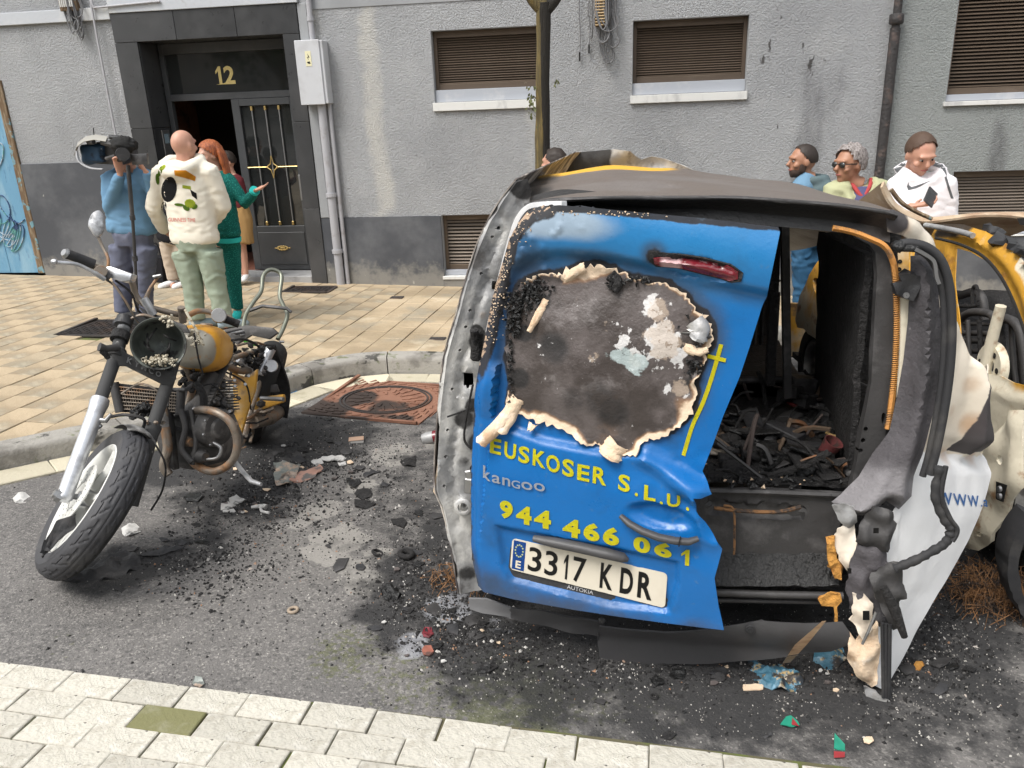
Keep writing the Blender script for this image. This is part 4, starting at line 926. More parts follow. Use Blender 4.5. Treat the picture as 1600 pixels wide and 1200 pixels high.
for (cx, cy, sx, sy, n, r0) in ((835, 365, 22, 26, 20, .009), (812, 400, 12, 30, 10, .010), (1010, 410, 26, 12, 16, .0045), (1080, 432, 40, 8, 14, .004), (795, 460, 9, 30, 10, .008), (790, 520, 6, 30, 8, .006), (930, 400, 40, 8, 14, .003), (880, 350, 20, 14, 6, .006)):
    for k in range(n):
        q = duv(rb_.gauss(cx, sx), rb_.gauss(cy, sy)); BLIS.append((q.x, q.y, r0*rb_.uniform(.6, 1.5)))
def dfn(u, v, off=0.0): return DP0+DH*u+DVv*v+DN*(relief(u, v)+off)
DOOR = UV([(746, 917), (738, 880), (735, 850), (735, 745), (740, 640), (750, 575), (757, 540), (768, 480), (785, 415), (800, 370), (814, 346), (826, 330), (845, 322), (880, 320), (940, 325), (1000, 331), (1100, 340), (1180, 350), (1216, 354), (1219, 362), (1198, 464), (1191, 478),
           (1172, 540), (1156, 588), (1130, 650), (1112, 700), (1098, 735), (1108, 752), (1114, 765), (1098, 768), (1087, 765), (1090, 790), (1103, 806), (1115, 825), (1130, 850), (1122, 880), (1118, 895), (1124, 940), (1132, 978), (1080, 972), (1010, 963), (960, 956), (905, 948), (807, 931), (765, 921)])
PATCH = UV([(795, 630), (800, 600), (793, 560), (797, 520), (800, 480), (815, 440), (850, 428), (880, 425), (905, 416), (930, 413), (960, 420), (985, 432), (1015, 440), (1045, 443), (1070, 460), (1085, 480), (1100, 490), (1112, 510), (1112, 535), (1100, 560), (1088, 590), (1084, 640), (1050, 672), (1010, 690), (990, 706), (950, 706), (945, 692), (915, 690), (880, 668), (845, 660), (815, 648)])
def f_soot_d(u, v):
    p = (u, v); d = dpoly(p, PATCH); e = dpoly(p, EDGE_L, False)
    s = .75*(1-sstep(0, .035, d)) if v > .62 else .30*(1-sstep(0, .015, d))
    up = sstep(.62, .80, v); s = max(s, (1-sstep(.012, .065, e))*up, .5*(1-sstep(.0, .02, e)))
    c = duv(830, 470); s = max(s, .95*(1-sstep(.0, .075, math.hypot(u-c.x, v-c.y))))
    top = duv(900, 322).y; s = max(s, .85*(1-sstep(.005, .03, top-v))); s = max(s, .7*(1-sstep(.0, .05, math.hypot(u-duv(1022, 400).x, v-duv(1022, 400).y))))
    return s
def f_smoke_shade(u, v):
    p = (u, v); d = dpoly(p, PATCH); s = .75*(1-sstep(0, .10, d))*sstep(.45, .8, v)
    c = duv(820, 430); s = max(s, .8*(1-sstep(.02, .20, math.hypot(u-c.x, v-c.y)))); c = duv(1025, 395); s = max(s, .8*(1-sstep(.01, .07, math.hypot(u-c.x, v-c.y))))
    s = max(s, .45*(1-sstep(0, .05, abs(side_of(p, CREASE)+.01)))); return s  # also darkens along CREASE: shade of the fold put in with the smoke
def f_sky_sheen(u, v): return sstep(.95, 1.15, v)*(1-.5*sstep(.5, .75, u))+.25*sstep(.5, .9, v)  # sky reflection on the upper door, put into the paint colour
def f_paled(u, v):
    c = duv(870, 345); return .85*(1-sstep(.02, .22, math.hypot((u-c.x)*.6, (v-c.y)*2.2)))
door = sheet('rear_door', DOOR, dfn, M['van_blue'], van, step=.0085, rim=.008, thick=.006, smooth=42,
    attrs=dict(soot=f_soot_d, smoke_shade=f_smoke_shade, sky_sheen=f_sky_sheen, pale=f_paled, flake=lambda u, v: .75*(1-sstep(.0, .06, dpoly((u, v), EDGE_L, False)))*sstep(.55, .8, v), dirt=lambda u, v: .95*(1-sstep(.0, .17, v))+.6*(1-sstep(0, .06, u+.05))*(1-sstep(.2, .6, v))))
door['label'] = 'dented blue rear door with yellow lettering'
bm = bmesh.new()
lip = [(762, 520), (775, 460), (789, 405), (802, 362), (812, 338), (826, 323), (850, 319), (885, 318)]
pts = [dfn(*duv(x-3, y), -.032) for x, y in lip]
add_tube(bm, spl(pts, 5), .011, 8, prof=[(1, .6), (.5, 1), (-.5, 1), (-1, .6), (-1, -.6), (1, -.6)])
o = obj('door_edge', bm, M['white_skin'], door, 50)
def jag(poly, amp, seed, step=.012):
    r = random.Random(seed); P = dens(poly, step); c = sum(P, Vector((0, 0)))/len(P); out = []
    for i, p in enumerate(P):
        d = (p-c).normalized(); out.append(p+d*(amp*(noise.noise(Vector((p.x*60, p.y*60, seed)))*1.0+r.uniform(-.4, .5))))
    return out
PJ = jag(PATCH, .013, 5, .008)
def pfn(u, v):
    d = dpoly((u, v), PJ); lift = .003+.020*(1-sstep(0, .022, d))*(.15+1.3*max(0, noise.noise(Vector((u*22, v*22, 2)))))
    base = relief(u, v) if d < .03 else relief(u, v)
    bulge = .026*sstep(0, .18, d); w = .011*noise.noise(Vector((u*6, v*9, 7)))*sstep(.02, .1, d)+.003*abs(noise.noise(Vector((u*30, v*30, 7))))
    return DP0+DH*u+DVv*v+DN*(base*.8+.006+lift+bulge+w)
def f_edge(u, v):
    d = dpoly((u, v), PJ); low = 1 if v < .62 else 0
    nn = noise.noise(Vector((u*13, v*13, 4))); w = (.036+.035*nn) if v < duv(900, 640).y else (.030+.04*nn if u > duv(1040, 500).x else max(.001, .03*nn))
    topc = 1 if (duv(880, 430).x < u < duv(965, 430).x and v > duv(920, 460).y) else 0
    if topc: w = .05
    w = max(.001, w*(.75+1.5*noise.noise(Vector((u*8, v*8, 9)))))
    left = u < duv(812, 500).x and v > duv(800, 610).y
    return 0.15*(1-sstep(0, .02, d)) if left else (1-sstep(.0, w, d))*1.0
def f_white(u, v):
    s = 0
    for x, y, r, a in ((960, 520, .10, .55), (1040, 540, .13, .75), (1060, 600, .07, .6), (900, 470, .06, .45), (1030, 480, .07, .7), (930, 550, .05, .5), (1000, 560, .08, .6), (860, 540, .05, .3)):
        c = duv(x, y); s = max(s, a*(1-sstep(.2, 1, math.hypot(u-c.x, v-c.y)/r)))
    return s
def f_pp(u, v):
    c = duv(985, 560); d = math.hypot((u-c.x)*.7, (v-c.y)*1.6+(u-c.x)*.4); return .8*(1-sstep(.0, .11, d))
def f_psoot(u, v):
    s = 0
    for x, y, r, a in ((870, 540, .10, .7), (960, 640, .10, .6), (815, 590, .06, .9), (820, 520, .05, .9), (1080, 600, .05, .7), (900, 620, .09, .5), (850, 470, .05, .8), (940, 620, .12, .5)):
        c = duv(x, y); s = max(s, a*(1-sstep(.2, 1, math.hypot(u-c.x, v-c.y)/r)))
    return s
pw = sheet('burnt_window', PJ, pfn, M['burnt_sheet'], van, step=.009, rim=.006, thick=.003, smooth=50, attrs=dict(edge=f_edge, white=f_white, pale=f_pp, soot=f_psoot))
pw['label'] = 'burnt window film with a curled cream rim'
def curl(name, px, w_px, lift, m, parent, seed=1, rollr=.02):
    """a rolled strip of film along a pixel path on the door"""
    r = random.Random(seed); P = [dfn(*duv(x, y), lift*(i/(max(1, len(px)-1)))**1.0+.012) for i, (x, y) in enumerate(px)]
    P = spl(P, 5); bm = bmesh.new(); rows = []
    for i, p in enumerate(P):
        t = (P[min(i+1, len(P)-1)]-P[max(i-1, 0)]).normalized(); s = nz(t.cross(DN)); row = []
        ww = (w_px[0]+(w_px[1]-w_px[0])*i/len(P))/1250*2.5*(1+.25*noise.noise(Vector((i*.7, seed, 0))))
        for k in range(9):
            a = (k/8-.5); th = a*3.4
            row.append(bm.verts.new(p+s*(math.sin(th)*ww*.42)+DN*((1-math.cos(th))*-ww*.32+ww*.2+.004*noise.noise(Vector((i*.8, k*1.1, seed)))) + t*.006*noise.noise(Vector((k*1.7, i*.3, seed+3)))))
        rows.append(row)
    for a, b in zip(rows, rows[1:]):
        for k in range(8): bm.faces.new((a[k], a[k+1], b[k+1], b[k]))
    solidify(bm, .0025); return obj(name, bm, m, parent, 45)
curl('film_curl', [(812, 620), (800, 640), (785, 660), (762, 682)], (26, 24), .03, M['cream_paper'], pw, 1)
curl('film_curl', [(806, 622), (800, 645), (790, 668)], (30, 22), .02, M['cream_paper'], pw, 2)
curl('film_curl', [(858, 466), (846, 488), (832, 515)], (20, 7), .025, M['cream_paper'], pw, 3)
curl('film_curl', [(884, 436), (900, 424), (918, 416)], (13, 18), .018, M['cream_paper'], pw, 4)
curl('film_curl', [(955, 428), (966, 440), (962, 452)], (22, 16), .015, M['char'], pw, 5)
curl('film_curl', [(1085, 500), (1096, 515), (1090, 528)], (34, 26), .02, M['burnt_metal'], pw, 6)
curl('film_curl', [(835, 660), (832, 668)], (18, 8), .015, M['cream_paper'], pw, 7)
curl('film_curl', [(1070, 540), (1090, 548), (1108, 543)], (20, 8), .018, M['cream_paper'], pw, 8)
curl('film_curl', [(968, 690), (960, 700), (955, 708)], (44, 40), .012, M['cream_paper'], pw, 9)
def crumbs(name, spots, m, parent, seed, fn, size=(.004, .011), kind='stuff'):
    r = random.Random(seed); bm = bmesh.new()
    for (x, y, sx, sy, n) in spots:
        for k in range(n):
            p = fn(r.gauss(x, sx), r.gauss(y, sy)); s = r.uniform(*size)
            if p is None: continue
            rot = Matrix.Rotation(r.uniform(0, 6.3), 3, nz((r.gauss(0, 1), r.gauss(0, 1), r.gauss(0, 1))))
            pts = [Vector(q)*s*r.uniform(.6, 1.3) for q in ((1, 0, 0), (-.7, .8, 0), (-.6, -.8, .1), (0, .1, .7), (.2, 0, -.5))]
            v = [bm.verts.new(p+rot@q) for q in pts]
            for f in ((0, 1, 3), (1, 2, 3), (2, 0, 3), (1, 0, 4), (2, 1, 4), (0, 2, 4)): bm.faces.new([v[i] for i in f])
    return tag(obj(name, bm, m, parent, 30), kind=kind)
crumbs('char_lumps', [(820, 470, 14, 12, 150), (806, 500, 6, 14, 70), (840, 450, 14, 8, 90), (965, 440, 9, 6, 36), (1000, 436, 12, 4, 24), (880, 535, 10, 12, 30), (1086, 570, 6, 10, 40), (1092, 520, 8, 8, 30), (800, 560, 3, 30, 40)], M['char_shiny'], pw, 4, lambda x, y: dfn(*duv(x, y), .012+rb_.random()*.012), (.003, .011))
crumbs('paint_flakes', [(790, 420, 6, 40, 90), (815, 350, 14, 12, 60), (1000, 332, 90, 3, 90), (775, 480, 5, 30, 60)], M['cream_paper'], door, 5, lambda x, y: dfn(*duv(x, y), .001) if inside(duv(x, y), DOOR) else None, (.002, .0045))
def door_text(name, chars, m, bold, off=.0022, parent=door, fn=dfn):
    for ch, bl, br, tr, tl in chars:
        bm = bmesh.new(); text_quad(bm, ch, UV([bl, br, tr, tl]), fn, off, bold)
        bmesh.ops.solidify(bm, geom=bm.faces[:], thickness=.0008); obj(name, bm, m, parent)
def seq(items, skew=.05):
    """items: (char, x0, ybase0, x1, ybase1, height)"""
    out = []
    for ch, x0, y0, x1, y1, h in items: out.append((ch, (x0, y0), (x1, y1), (x1+h*skew, y1-h), (x0+h*skew, y0-h)))
    return out
E_ = [('E', 771, 702, 788, 706, 23), ('U', 793, 709, 811, 714, 24), ('S', 815, 716, 832, 720, 25), ('K', 837, 721, 857, 727, 25), ('O', 858, 729, 879, 735, 26), ('S', 883, 736, 901, 741, 26), ('E', 906, 743, 925, 747, 24), ('R', 930, 748, 951, 753, 25),
      ('S', 969, 759, 987, 764, 24), ('.', 995, 768, 1000, 769, 5), ('L', 1009, 774, 1027, 777, 22), ('.', 1034, 780, 1039, 781, 5), ('U', 1045, 783, 1065, 786, 20), ('.', 1074, 790, 1079, 791, 5)]
door_text('letter', seq(E_, .02), M['decal_yellow'], .028, .0035)
P_ = [('9', 787, 801, 807, 806, 28), ('4', 812, 809, 836, 814, 28), ('4', 840, 815, 866, 820, 28), ('4', 884, 829, 911, 834, 28), ('6', 916, 834, 941, 840, 28), ('6', 946, 841, 971, 846, 28), ('0', 993, 852, 1019, 858, 24), ('6', 1025, 858, 1052, 865, 22), ('1', 1062, 858, 1083, 863, 12)]
P_[-1] = ('1', 1066, 873, 1082, 875, 24)
door_text('digit', seq(P_, .03), M['decal_yellow'], .05, .0035)
K_ = [('k', 760, 741, 774, 745, 19), ('a', 776, 746, 789, 749, 12), ('n', 792, 750, 804, 753, 12), ('G', 806, 754, 819, 757, 12), ('o', 821, 756, 838, 760, 12), ('o', 840, 758, 857, 762, 12)]
bm = bmesh.new()
for ch, bl, br, tr, tl in seq(K_, .0): text_quad(bm, ch, UV([bl, br, tr, tl]), dfn, .007, .012)
bmesh.ops.solidify(bm, geom=bm.faces[:], thickness=.006); obj('model_badge', bm, M['chrome'], door)
def stripe(pts, w, m, name, parent):
    P = [duv(*p) for p in pts]; P = [Vector((q.x, q.y)) for q in spl([(p.x, p.y, 0) for p in P], 8)]; bm = bmesh.new(); L = []; 
    for i, p in enumerate(P):
        t = (P[min(i+1, len(P)-1)]-P[max(i-1, 0)]).normalized(); n = Vector((-t.y, t.x)); L.append((bm.verts.new(dfn(*(p+n*w), .0022)), bm.verts.new(dfn(*(p-n*w), .0022))))
    for a, b in zip(L, L[1:]): bm.faces.new((a[0], a[1], b[1], b[0]))
    bmesh.ops.solidify(bm, geom=bm.faces[:], thickness=.0008); return bm
bm = stripe([(1127, 538), (1112, 590), (1098, 630), (1082, 665), (1068, 711)], .0055, None, '', None); obj('yellow_stripe', bm, M['decal_yellow'], door)
bm = stripe([(1106, 556), (1134, 563)], .0055, None, '', None)
for v in bm.verts: v.co += DN*.0012
obj('yellow_crossbar', bm, M['decal_yellow'], door)
bm = bmesh.new()
bl = UV([(1022, 392), (1060, 396), (1100, 402), (1140, 412), (1158, 424), (1155, 437), (1140, 438), (1100, 428), (1060, 418), (1030, 416), (1021, 406)])
c = sum(bl, Vector((0, 0)))/len(bl)
slot = [c+(p-c)*1.06 for p in bl]
sl = sheet('lamp_slot', slot, lambda u, v: dfn(u, v, .004), M['char'], door, step=.01, rim=.01, thick=.004, smooth=None)
def lens(u, v):
    d = dpoly((u, v), bl2); return DP0+DH*u+DVv*v+DN*(relief(u, v)+.006+.017*sstep(0, .016, d)+.006*noise.noise(Vector((u*25, v*25, 2))))
bl2 = [p+Vector((.004, -.006)) if i in (0, 1, 2, 10) else p for i, p in enumerate(bl)]
bl2 = UV([(1025, 402), (1045, 400), (1070, 402), (1100, 405), (1138, 413), (1155, 423), (1154, 434), (1140, 437), (1100, 427), (1065, 418), (1035, 416), (1025, 411)])
ln = sheet('brake_lamp', bl2, lens, M['red_lens'], door, step=.006, rim=.006, thick=.003, smooth=60, attrs=dict(ash=lambda u, v: .8*(1-sstep(.0, .06, abs(u-duv(1052, 405).x)))))
hp = [duv(975, 797), duv(990, 806), duv(1010, 815), duv(1035, 824), duv(1060, 830), duv(1080, 833), duv(1094, 830)]
hw = [.010, .013, .014, .0145, .0145, .0135, .010]; bm = bmesh.new(); lift = [.012, .026, .034, .037, .034, .026, .012]
add_tube(bm, [dfn(p.x, p.y, l) for p, l in zip(hp, lift)], hw, 12, hint=DN, prof=[(math.cos(t)*.75, math.sin(t)) for t in [2*math.pi*j/12 for j in range(12)]]); obj('handle', bm, M['grey_bumper'], door, 60)
bm = bmesh.new(); p = duv(1067, 830); add_tube(bm, [dfn(p.x, p.y, .034)-DH*.001, dfn(p.x, p.y, .034)+DH*.001], .0155, 12, hint=DN); obj('handle_joint', bm, M['dark'], door)
bp = [(840, 832), (870, 838), (910, 846), (950, 855), (978, 862), (986, 866)]; bm = bmesh.new()
add_tube(bm, [dfn(*duv(x, y), .028) for x, y in bp], [.012, .019, .020, .020, .018, .006], 10, hint=DN, prof=[(math.cos(t)*.8, math.sin(t)) for t in [2*math.pi*j/10 for j in range(10)]])
obj('plate_lamp', bm, M['grey_bumper'], door, 60)
PQ = [duv(799, 886), duv(1040, 947), duv(1044, 893), duv(803, 838)]
def pfn2(u, v, off=0.0): return DP0+DH*u+DVv*v+DN*(.004+off+.0015*math.sin(u*11))
def rrect(bl, br, tr, tl, r=.06, n=4):
    out = []
    for s, t, a in ((1-r*.22, 1-r, 0), (r*.22, 1-r, 90), (r*.22, r, 180), (1-r*.22, r, 270)):
        for k in range(n+1):
            q = R_(a+90*k/n); x = s+r*.22*math.cos(q); y = t+r*math.sin(q); out.append((bl.lerp(br, x)).lerp(tl.lerp(tr, x), y))
    return out
def pq(x, y): return (PQ[0].lerp(PQ[1], x)).lerp(PQ[3].lerp(PQ[2], x), y)
holder = [pq(-.015, -.26), pq(1.012, -.20), pq(1.012, 1.02), pq(-.012, 1.02)]
ho = sheet('plate_holder', holder, lambda u, v: pfn2(u, v, .002), M['black_plastic'], door, step=.04, thick=.008, smooth=30)
plate = sheet('licence_plate', rrect(*PQ, r=.12), lambda u, v: pfn2(u, v, .0095), M['plate_white'], door, step=.03, rim=.012, thick=.003, smooth=30)
bm = bmesh.new()
q = [pq(.012, .04), pq(.094, .04), pq(.094, .96), pq(.012, .96)]; bm.faces.new([bm.verts.new(pfn2(p.x, p.y, .0102)) for p in q]); bmesh.ops.solidify(bm, geom=bm.faces[:], thickness=.0005); obj('country_band', bm, M['plate_blue'], door)
bm = bmesh.new()
for k in range(12):
    a = 2*math.pi*k/12; cx, cy = .053+.026*math.cos(a), .66+.19*math.sin(a)
    for j in range(1):
        vs = []
        for i in range(10): rr_ = (.0065 if i % 2 == 0 else .0028); tt = R_(90+36*i); vs.append(bm.verts.new(pfn2(*(pq(cx, cy)+Vector((math.cos(tt)*rr_*.62, math.sin(tt)*rr_*.62))), .0109)))
        bm.faces.new(vs)
obj('star_ring', bm, mat('star_yellow', (.45, .52, .25), .5), door)
bm = bmesh.new(); text_quad(bm, 'E', [pq(.036, .10), pq(.072, .10), pq(.072, .34), pq(.036, .34)], pfn2, .0109, .03); obj('country_letter', bm, M['plate_white'], door)
bm = bmesh.new()
def plate_char(ch, x0, x1): text_quad(bm, ch, [pq(x0, .12), pq(x1, .12), pq(x1, .88), pq(x0, .88)], pfn2, .0108, .03 if ch in 'KDR' else .012)
for ch, x0, x1 in (('3', .118, .205), ('3', .228, .312), ('1', .350, .385), ('7', .412, .496), ('K', .588, .668), ('D', .715, .795), ('R', .825, .915)): plate_char(ch, x0, x1)
bmesh.ops.solidify(bm, geom=bm.faces[:], thickness=.0008); obj('plate_number', bm, M['plate_black'], door)
bm = bmesh.new(); text_quad(bm, 'AUTOKIA', [pq(.38, -.19), pq(.55, -.18), pq(.55, -.06), pq(.38, -.07)], pfn2, .0035, .0); obj('dealer_name', bm, M['chrome'], door)
BN = nz((-.03, -1, .09)); BP = Vector((-.5, 2.30, .25))
def BRp(x, y, o=0.0): return hit(x, y, BN, BN.dot(BP))+BN*o
BU = nz(Vector((0, 0, 1)).cross(BN)); BV = BN.cross(BU)
if BU.x < 0: BU = -BU
if BV.z < 0: BV = -BV
def buv(x, y): p = BRp(x, y)-BP; return Vector((p.dot(BU), p.dot(BV)))
def UB(L): return [buv(x, y) for x, y in L]
def bfn(rel=lambda u, v: 0, d=0.0): return lambda u, v: BP+BU*u+BV*v+BN*(rel(u, v)+d)
PIL = UB([(719, 932), (716, 900), (705, 850), (693, 800), (683, 770), (682, 720), (688, 640), (697, 560), (717, 490), (730, 440), (742, 402), (765, 348), (787, 311), (806, 285), (822, 279), (828, 300), (822, 325), (850, 345), (830, 380), (800, 460), (780, 560), (760, 700), (756, 850), (760, 930)])
holes = [[buv(x+a, y+b) for a, b in q] for x, y, q in ((726, 598, [(-7, -10), (8, -10), (8, 10), (2, 10), (1, 14), (-2, 14), (-3, 10), (-7, 10)]), (767, 449, [(-3, -7), (3, -7), (4, 0), (3, 7), (-3, 7), (-4, 0)]), (723, 794, [(6*math.cos(t), 6*math.sin(t)) for t in [2*math.pi*k/12 for k in range(12)]]))]
for x, y in ((776, 357), (749, 429), (732, 487), (725, 513), (716, 550), (704, 611), (697, 675), (694, 717), (692, 763), (767, 371)): holes.append([buv(x+2.6*math.cos(t), y+2.8*math.sin(t)) for t in [2*math.pi*k/6 for k in range(6)]])
PED = UB([(719, 932), (705, 850), (683, 770), (688, 640), (697, 560), (717, 490), (742, 402), (765, 348), (787, 311), (806, 285)])
groove = UB([(774, 330), (783, 350), (772, 380), (758, 410), (757, 440), (745, 470), (738, 500), (742, 530), (722, 560), (712, 600), (716, 660), (704, 700), (700, 740), (706, 780), (712, 830)])
g2 = UB([(800, 330), (790, 370), (782, 410)])
def prel(u, v):
    d = dpoly((u, v), groove, False); e = dpoly((u, v), PED, False)
    z = -.010*(1-sstep(0, .010, abs(d-.006)))-.012*sstep(.02, .05, e)+.010*(1-sstep(.0, .012, e))
    z += -.02*sstep(.05, .12, e)+.010*noise.noise(Vector((u*12, v*9, 3)))
    c = buv(723, 794); d = math.hypot(u-c.x, v-c.y); z += .010*(1-sstep(.018, .030, d))-.006*(1-sstep(.010, .016, d))
    for hx, hy in ((727, 600), (767, 449)): c = buv(hx, hy); d = math.hypot(u-c.x, v-c.y); z -= .010*(1-sstep(.018, .040, d))
    return z
def psoot(u, v):
    s = 0
    for x, y, r, a in ((815, 290, .07, 1), (808, 320, .05, .5), (745, 540, .06, .95), (742, 520, .04, .9), (722, 660, .07, .7), (735, 640, .05, .8), (745, 700, .08, .8), (740, 760, .05, .5), (745, 850, .08, .6), (800, 440, .03, .5), (720, 730, .05, .5), (730, 900, .08, .6)):
        c = buv(x, y); s = max(s, a*(1-sstep(.15, 1, math.hypot(u-c.x, v-c.y)/r)))
    return s
pil = sheet('left_pillar', PIL, bfn(prel, -.02), M['burnt_metal'], van, holes=holes, step=.012, rim=.012, thick=.02, smooth=45, attrs=dict(soot=psoot))
pil['label'] = 'bare grey pillar with bolt holes left of the blue door'
bm = bmesh.new(); p = BRp(723, 794, -.012); add_lathe(bm, [(.016, 0), (.030, 0), (.032, .006), (.026, .012), (.018, .012), (.016, 0)], p, BN, 20); obj('pillar_grommet', bm, M['burnt_metal'], pil, 50)
bm = bmesh.new(); p = BRp(732, 758, .0); add_box(bm, p, (.028, .02, .055), Matrix.Rotation(.1, 3, 'Y'), .004); add_box(bm, p+Vector((.004, 0, .04)), (.022, .015, .03), Matrix.Rotation(-.2, 3, 'Y'), .003); obj('hinge_bracket', bm, M['steel'], pil)
bm = bmesh.new(); p = BRp(745, 540, .0); add_box(bm, p, (.035, .03, .10), Matrix.Rotation(.12, 3, 'Y'), .008); add_tube(bm, [p+Vector((0, -.02, .03)), p+Vector((0, -.03, .06))], .014, 8); obj('hinge', bm, M['char'], pil)
bm = bmesh.new(); add_tube(bm, spl([BRp(740, 600, .01), BRp(730, 650, .012), BRp(727, 685, .012), BRp(738, 700, .01)], 6), .004, 6); add_tube(bm, spl([BRp(700, 650, .01), BRp(722, 642, .012), BRp(738, 636, .01)], 5), .003, 6); obj('wire', bm, M['char'], pil)
ed = [(719, 932), (706, 850), (694, 800), (683, 770), (682, 720), (688, 640), (697, 560), (717, 490), (742, 402), (765, 348), (787, 311), (812, 279)]
E3 = spl([BRp(x, y, -.01) for x, y in ed], 5); bm = bmesh.new(); rows = []
for j in range(9):
    t = j/8; row = []
    for p in E3:
        row.append(bm.verts.new(Vector((p.x-.015+.03*t+.12*max(0, t-.8), p.y+.01+3.7*t, p.z-.10*t-(.35*max(0, t-.7)*max(0, p.z-.7))))))
    rows.append(row)
for a, b in zip(rows, rows[1:]):
    for i in range(len(a)-1): bm.faces.new((a[i], a[i+1], b[i+1], b[i]))
solidify(bm, .004); o = obj('left_side', bm, M['white_skin'], van, 50)
for k, f in (('warm', lambda c: .5), ('scorch', lambda c: .5), ('soot', lambda c: .55)): attr(o.data, k, f)
fl = UB([(683, 700), (679, 735), (673, 773), (684, 792), (690, 795), (688, 760), (688, 720)])
o = sheet('torn_skin', fl, bfn(lambda u, v: 0, -.03), M['cream_paper'], van, step=.02, thick=.003)
def wheel(name, c, ax, R, w, parent, m_t, m_r, soot=True, seed=0):
    root = thing(name, None, None); root.parent = parent; M_ = Matrix.Identity(4); p = parent
    L_ = []
    while p is not None: L_.append(p); p = p.parent
    for q in reversed(L_): M_ = M_ @ q.matrix_basis
    root.matrix_basis = M_.inverted() @ Matrix.Translation(c)
    c = Vector(c); ax = nz(ax)
    bm = bmesh.new(); add_lathe(bm, [(R*.62, -w*.4), (R*.66, -w*.5), (R*.9, -w*.52), (R*.985, -w*.38), (R, 0), (R*.985, w*.38), (R*.9, w*.52), (R*.66, w*.5), (R*.62, w*.4)], c, ax, 40); solid = obj('tyre', bm, m_t, root, 50)
    bm = bmesh.new(); add_lathe(bm, [(R*.64, w*.44), (R*.6, w*.46), (R*.55, w*.3), (R*.5, -w*.3), (R*.60, -w*.46), (R*.64, -w*.44)], c, ax, 32); add_lathe(bm, [(0.001, w*.30), (R*.12, w*.30), (R*.2, w*.24), (R*.22, w*.05)], c, ax, 20); add_lathe(bm, [(0.001, -w*.30), (R*.12, -w*.30), (R*.2, -w*.24), (R*.22, -w*.05)], c, ax, 20)
    x, y = frame_of(ax)
    for k in range(7):
        t = 2*math.pi*k/7; d = x*math.cos(t)+y*math.sin(t); add_tube(bm, [c+d*R*.18+ax*w*.2, c+d*R*.4+ax*w*.24, c+d*R*.56+ax*w*.18], [R*.07, R*.055, R*.07], 6)
        add_tube(bm, [c+d*R*.18-ax*w*.2, c+d*R*.4-ax*w*.24, c+d*R*.56-ax*w*.18], [R*.07, R*.055, R*.07], 6)
    obj('rim', bm, m_r, root, 50); return root
wl = wheel('wheel', (-.50, 2.95, road_z(-.5, 2.95)+.25), (1, 0, 0), .25, .15, van, M['char'], M['dark_metal'])
wheel('wheel', (.80, 2.95, road_z(.8, 2.95)+.25), (1, 0, 0), .25, .15, van, M['char'], M['dark_metal'])
wheel('wheel', (-.45, 5.4, road_z(-.45, 5.4)+.25), (1, 0, 0), .25, .15, van, M['char'], M['dark_metal']); wheel('wheel', (.85, 5.4, road_z(.85, 5.4)+.25), (1, 0, 0), .25, .15, van, M['char'], M['dark_metal'])
M['cords'] = mat('burnt_tyre_cords', (.22, .11, .045), .9, layers=[((.04, .03, .025), dict(scale=20, lo=.45, hi=.6))])
def cords(c, R, n, seed, parent, spread=.03):
    r = random.Random(seed); bm = bmesh.new()
    for k in range(n):
        p = Vector(c)+Vector((r.gauss(0, R), r.gauss(0, R*.7), 0)); p.z = road_z(p.x, p.y)+.004; a = r.uniform(0, 6.3); L_ = r.uniform(.03, .12)
        add_tube(bm, [p, p+Vector((math.cos(a)*L_*.4, math.sin(a)*L_*.4, r.uniform(.01, .07))), p+Vector((math.cos(a)*L_, math.sin(a)*L_, r.uniform(0, .06)))], .0014, 3, cap=False)
    return tag(obj('tyre_cords', bm, M['cords'], parent), kind='stuff')
cords((-.60, 2.6, 0), .05, 160, 1, van)
lipL = [(822, 321), (860, 313), (900, 311), (960, 309), (1060, 309), (1150, 309), (1240, 315), (1319, 322), (1380, 331), (1398, 336)]
lip3 = spl([BRp(x, y, .03) for x, y in lipL], 5)
top = [(818, 281), (865, 271), (908, 264), (972, 260), (1050, 262), (1150, 276), (1234, 286), (1300, 303), (1360, 319), (1398, 330)]
top3 = spl([AY(x, y, 3.35) for x, y in top], 5)
def roof_pt(i, t):
    a, b = lip3[i], top3[i]; p = a.lerp(b, t)
    p.z -= .006*math.sin(t*math.pi); p += Vector((0, 0, .008*noise.noise(Vector((p.x*6, p.y*5, 2)))+.012*noise.noise(Vector((p.x*2, p.y*3, 5)))*math.sin(t*math.pi))); return p
bm = bmesh.new(); n = len(lip3); NV = 26; rows = []
for j in range(NV+1): rows.append([bm.verts.new(roof_pt(i, j/NV)) for i in range(n)])
far3 = [Vector((p.x*1.0+.02, 6.0, p.z-.42-.25*abs(p.x-.2))) for p in top3]
for j in range(1, 9):
    t = j/8; rows.append([bm.verts.new(top3[i].lerp(far3[i], t)+Vector((0, 0, -.05*math.sin(t*3.14)+.03*noise.noise(Vector((i*.3, j*.9, 1)))*t))) for i in range(n)])
for a, b in zip(rows, rows[1:]):
    for i in range(n-1): bm.faces.new((a[i], a[i+1], b[i+1], b[i]))
bmesh.ops.recalc_face_normals(bm, faces=bm.faces); bm.normal_update()
if bm.faces[0].normal.z < 0: bmesh.ops.reverse_faces(bm, faces=bm.faces)
solidify(bm, .004); ro = obj('roof', bm, M['roof_burnt'], van, 60)
attr(ro.data, 'yellow', lambda c: sstep(3.16, 3.30, c.y)*sstep(.30, .0, c.x)); attr(ro.data, 'soot', lambda c: .5*sstep(2.50, 2.38, c.y)*sstep(-.3, .3, c.x)+.55*sstep(-.2, -.32, c.x)+.9*sstep(4, 4.3, c.y)*0)
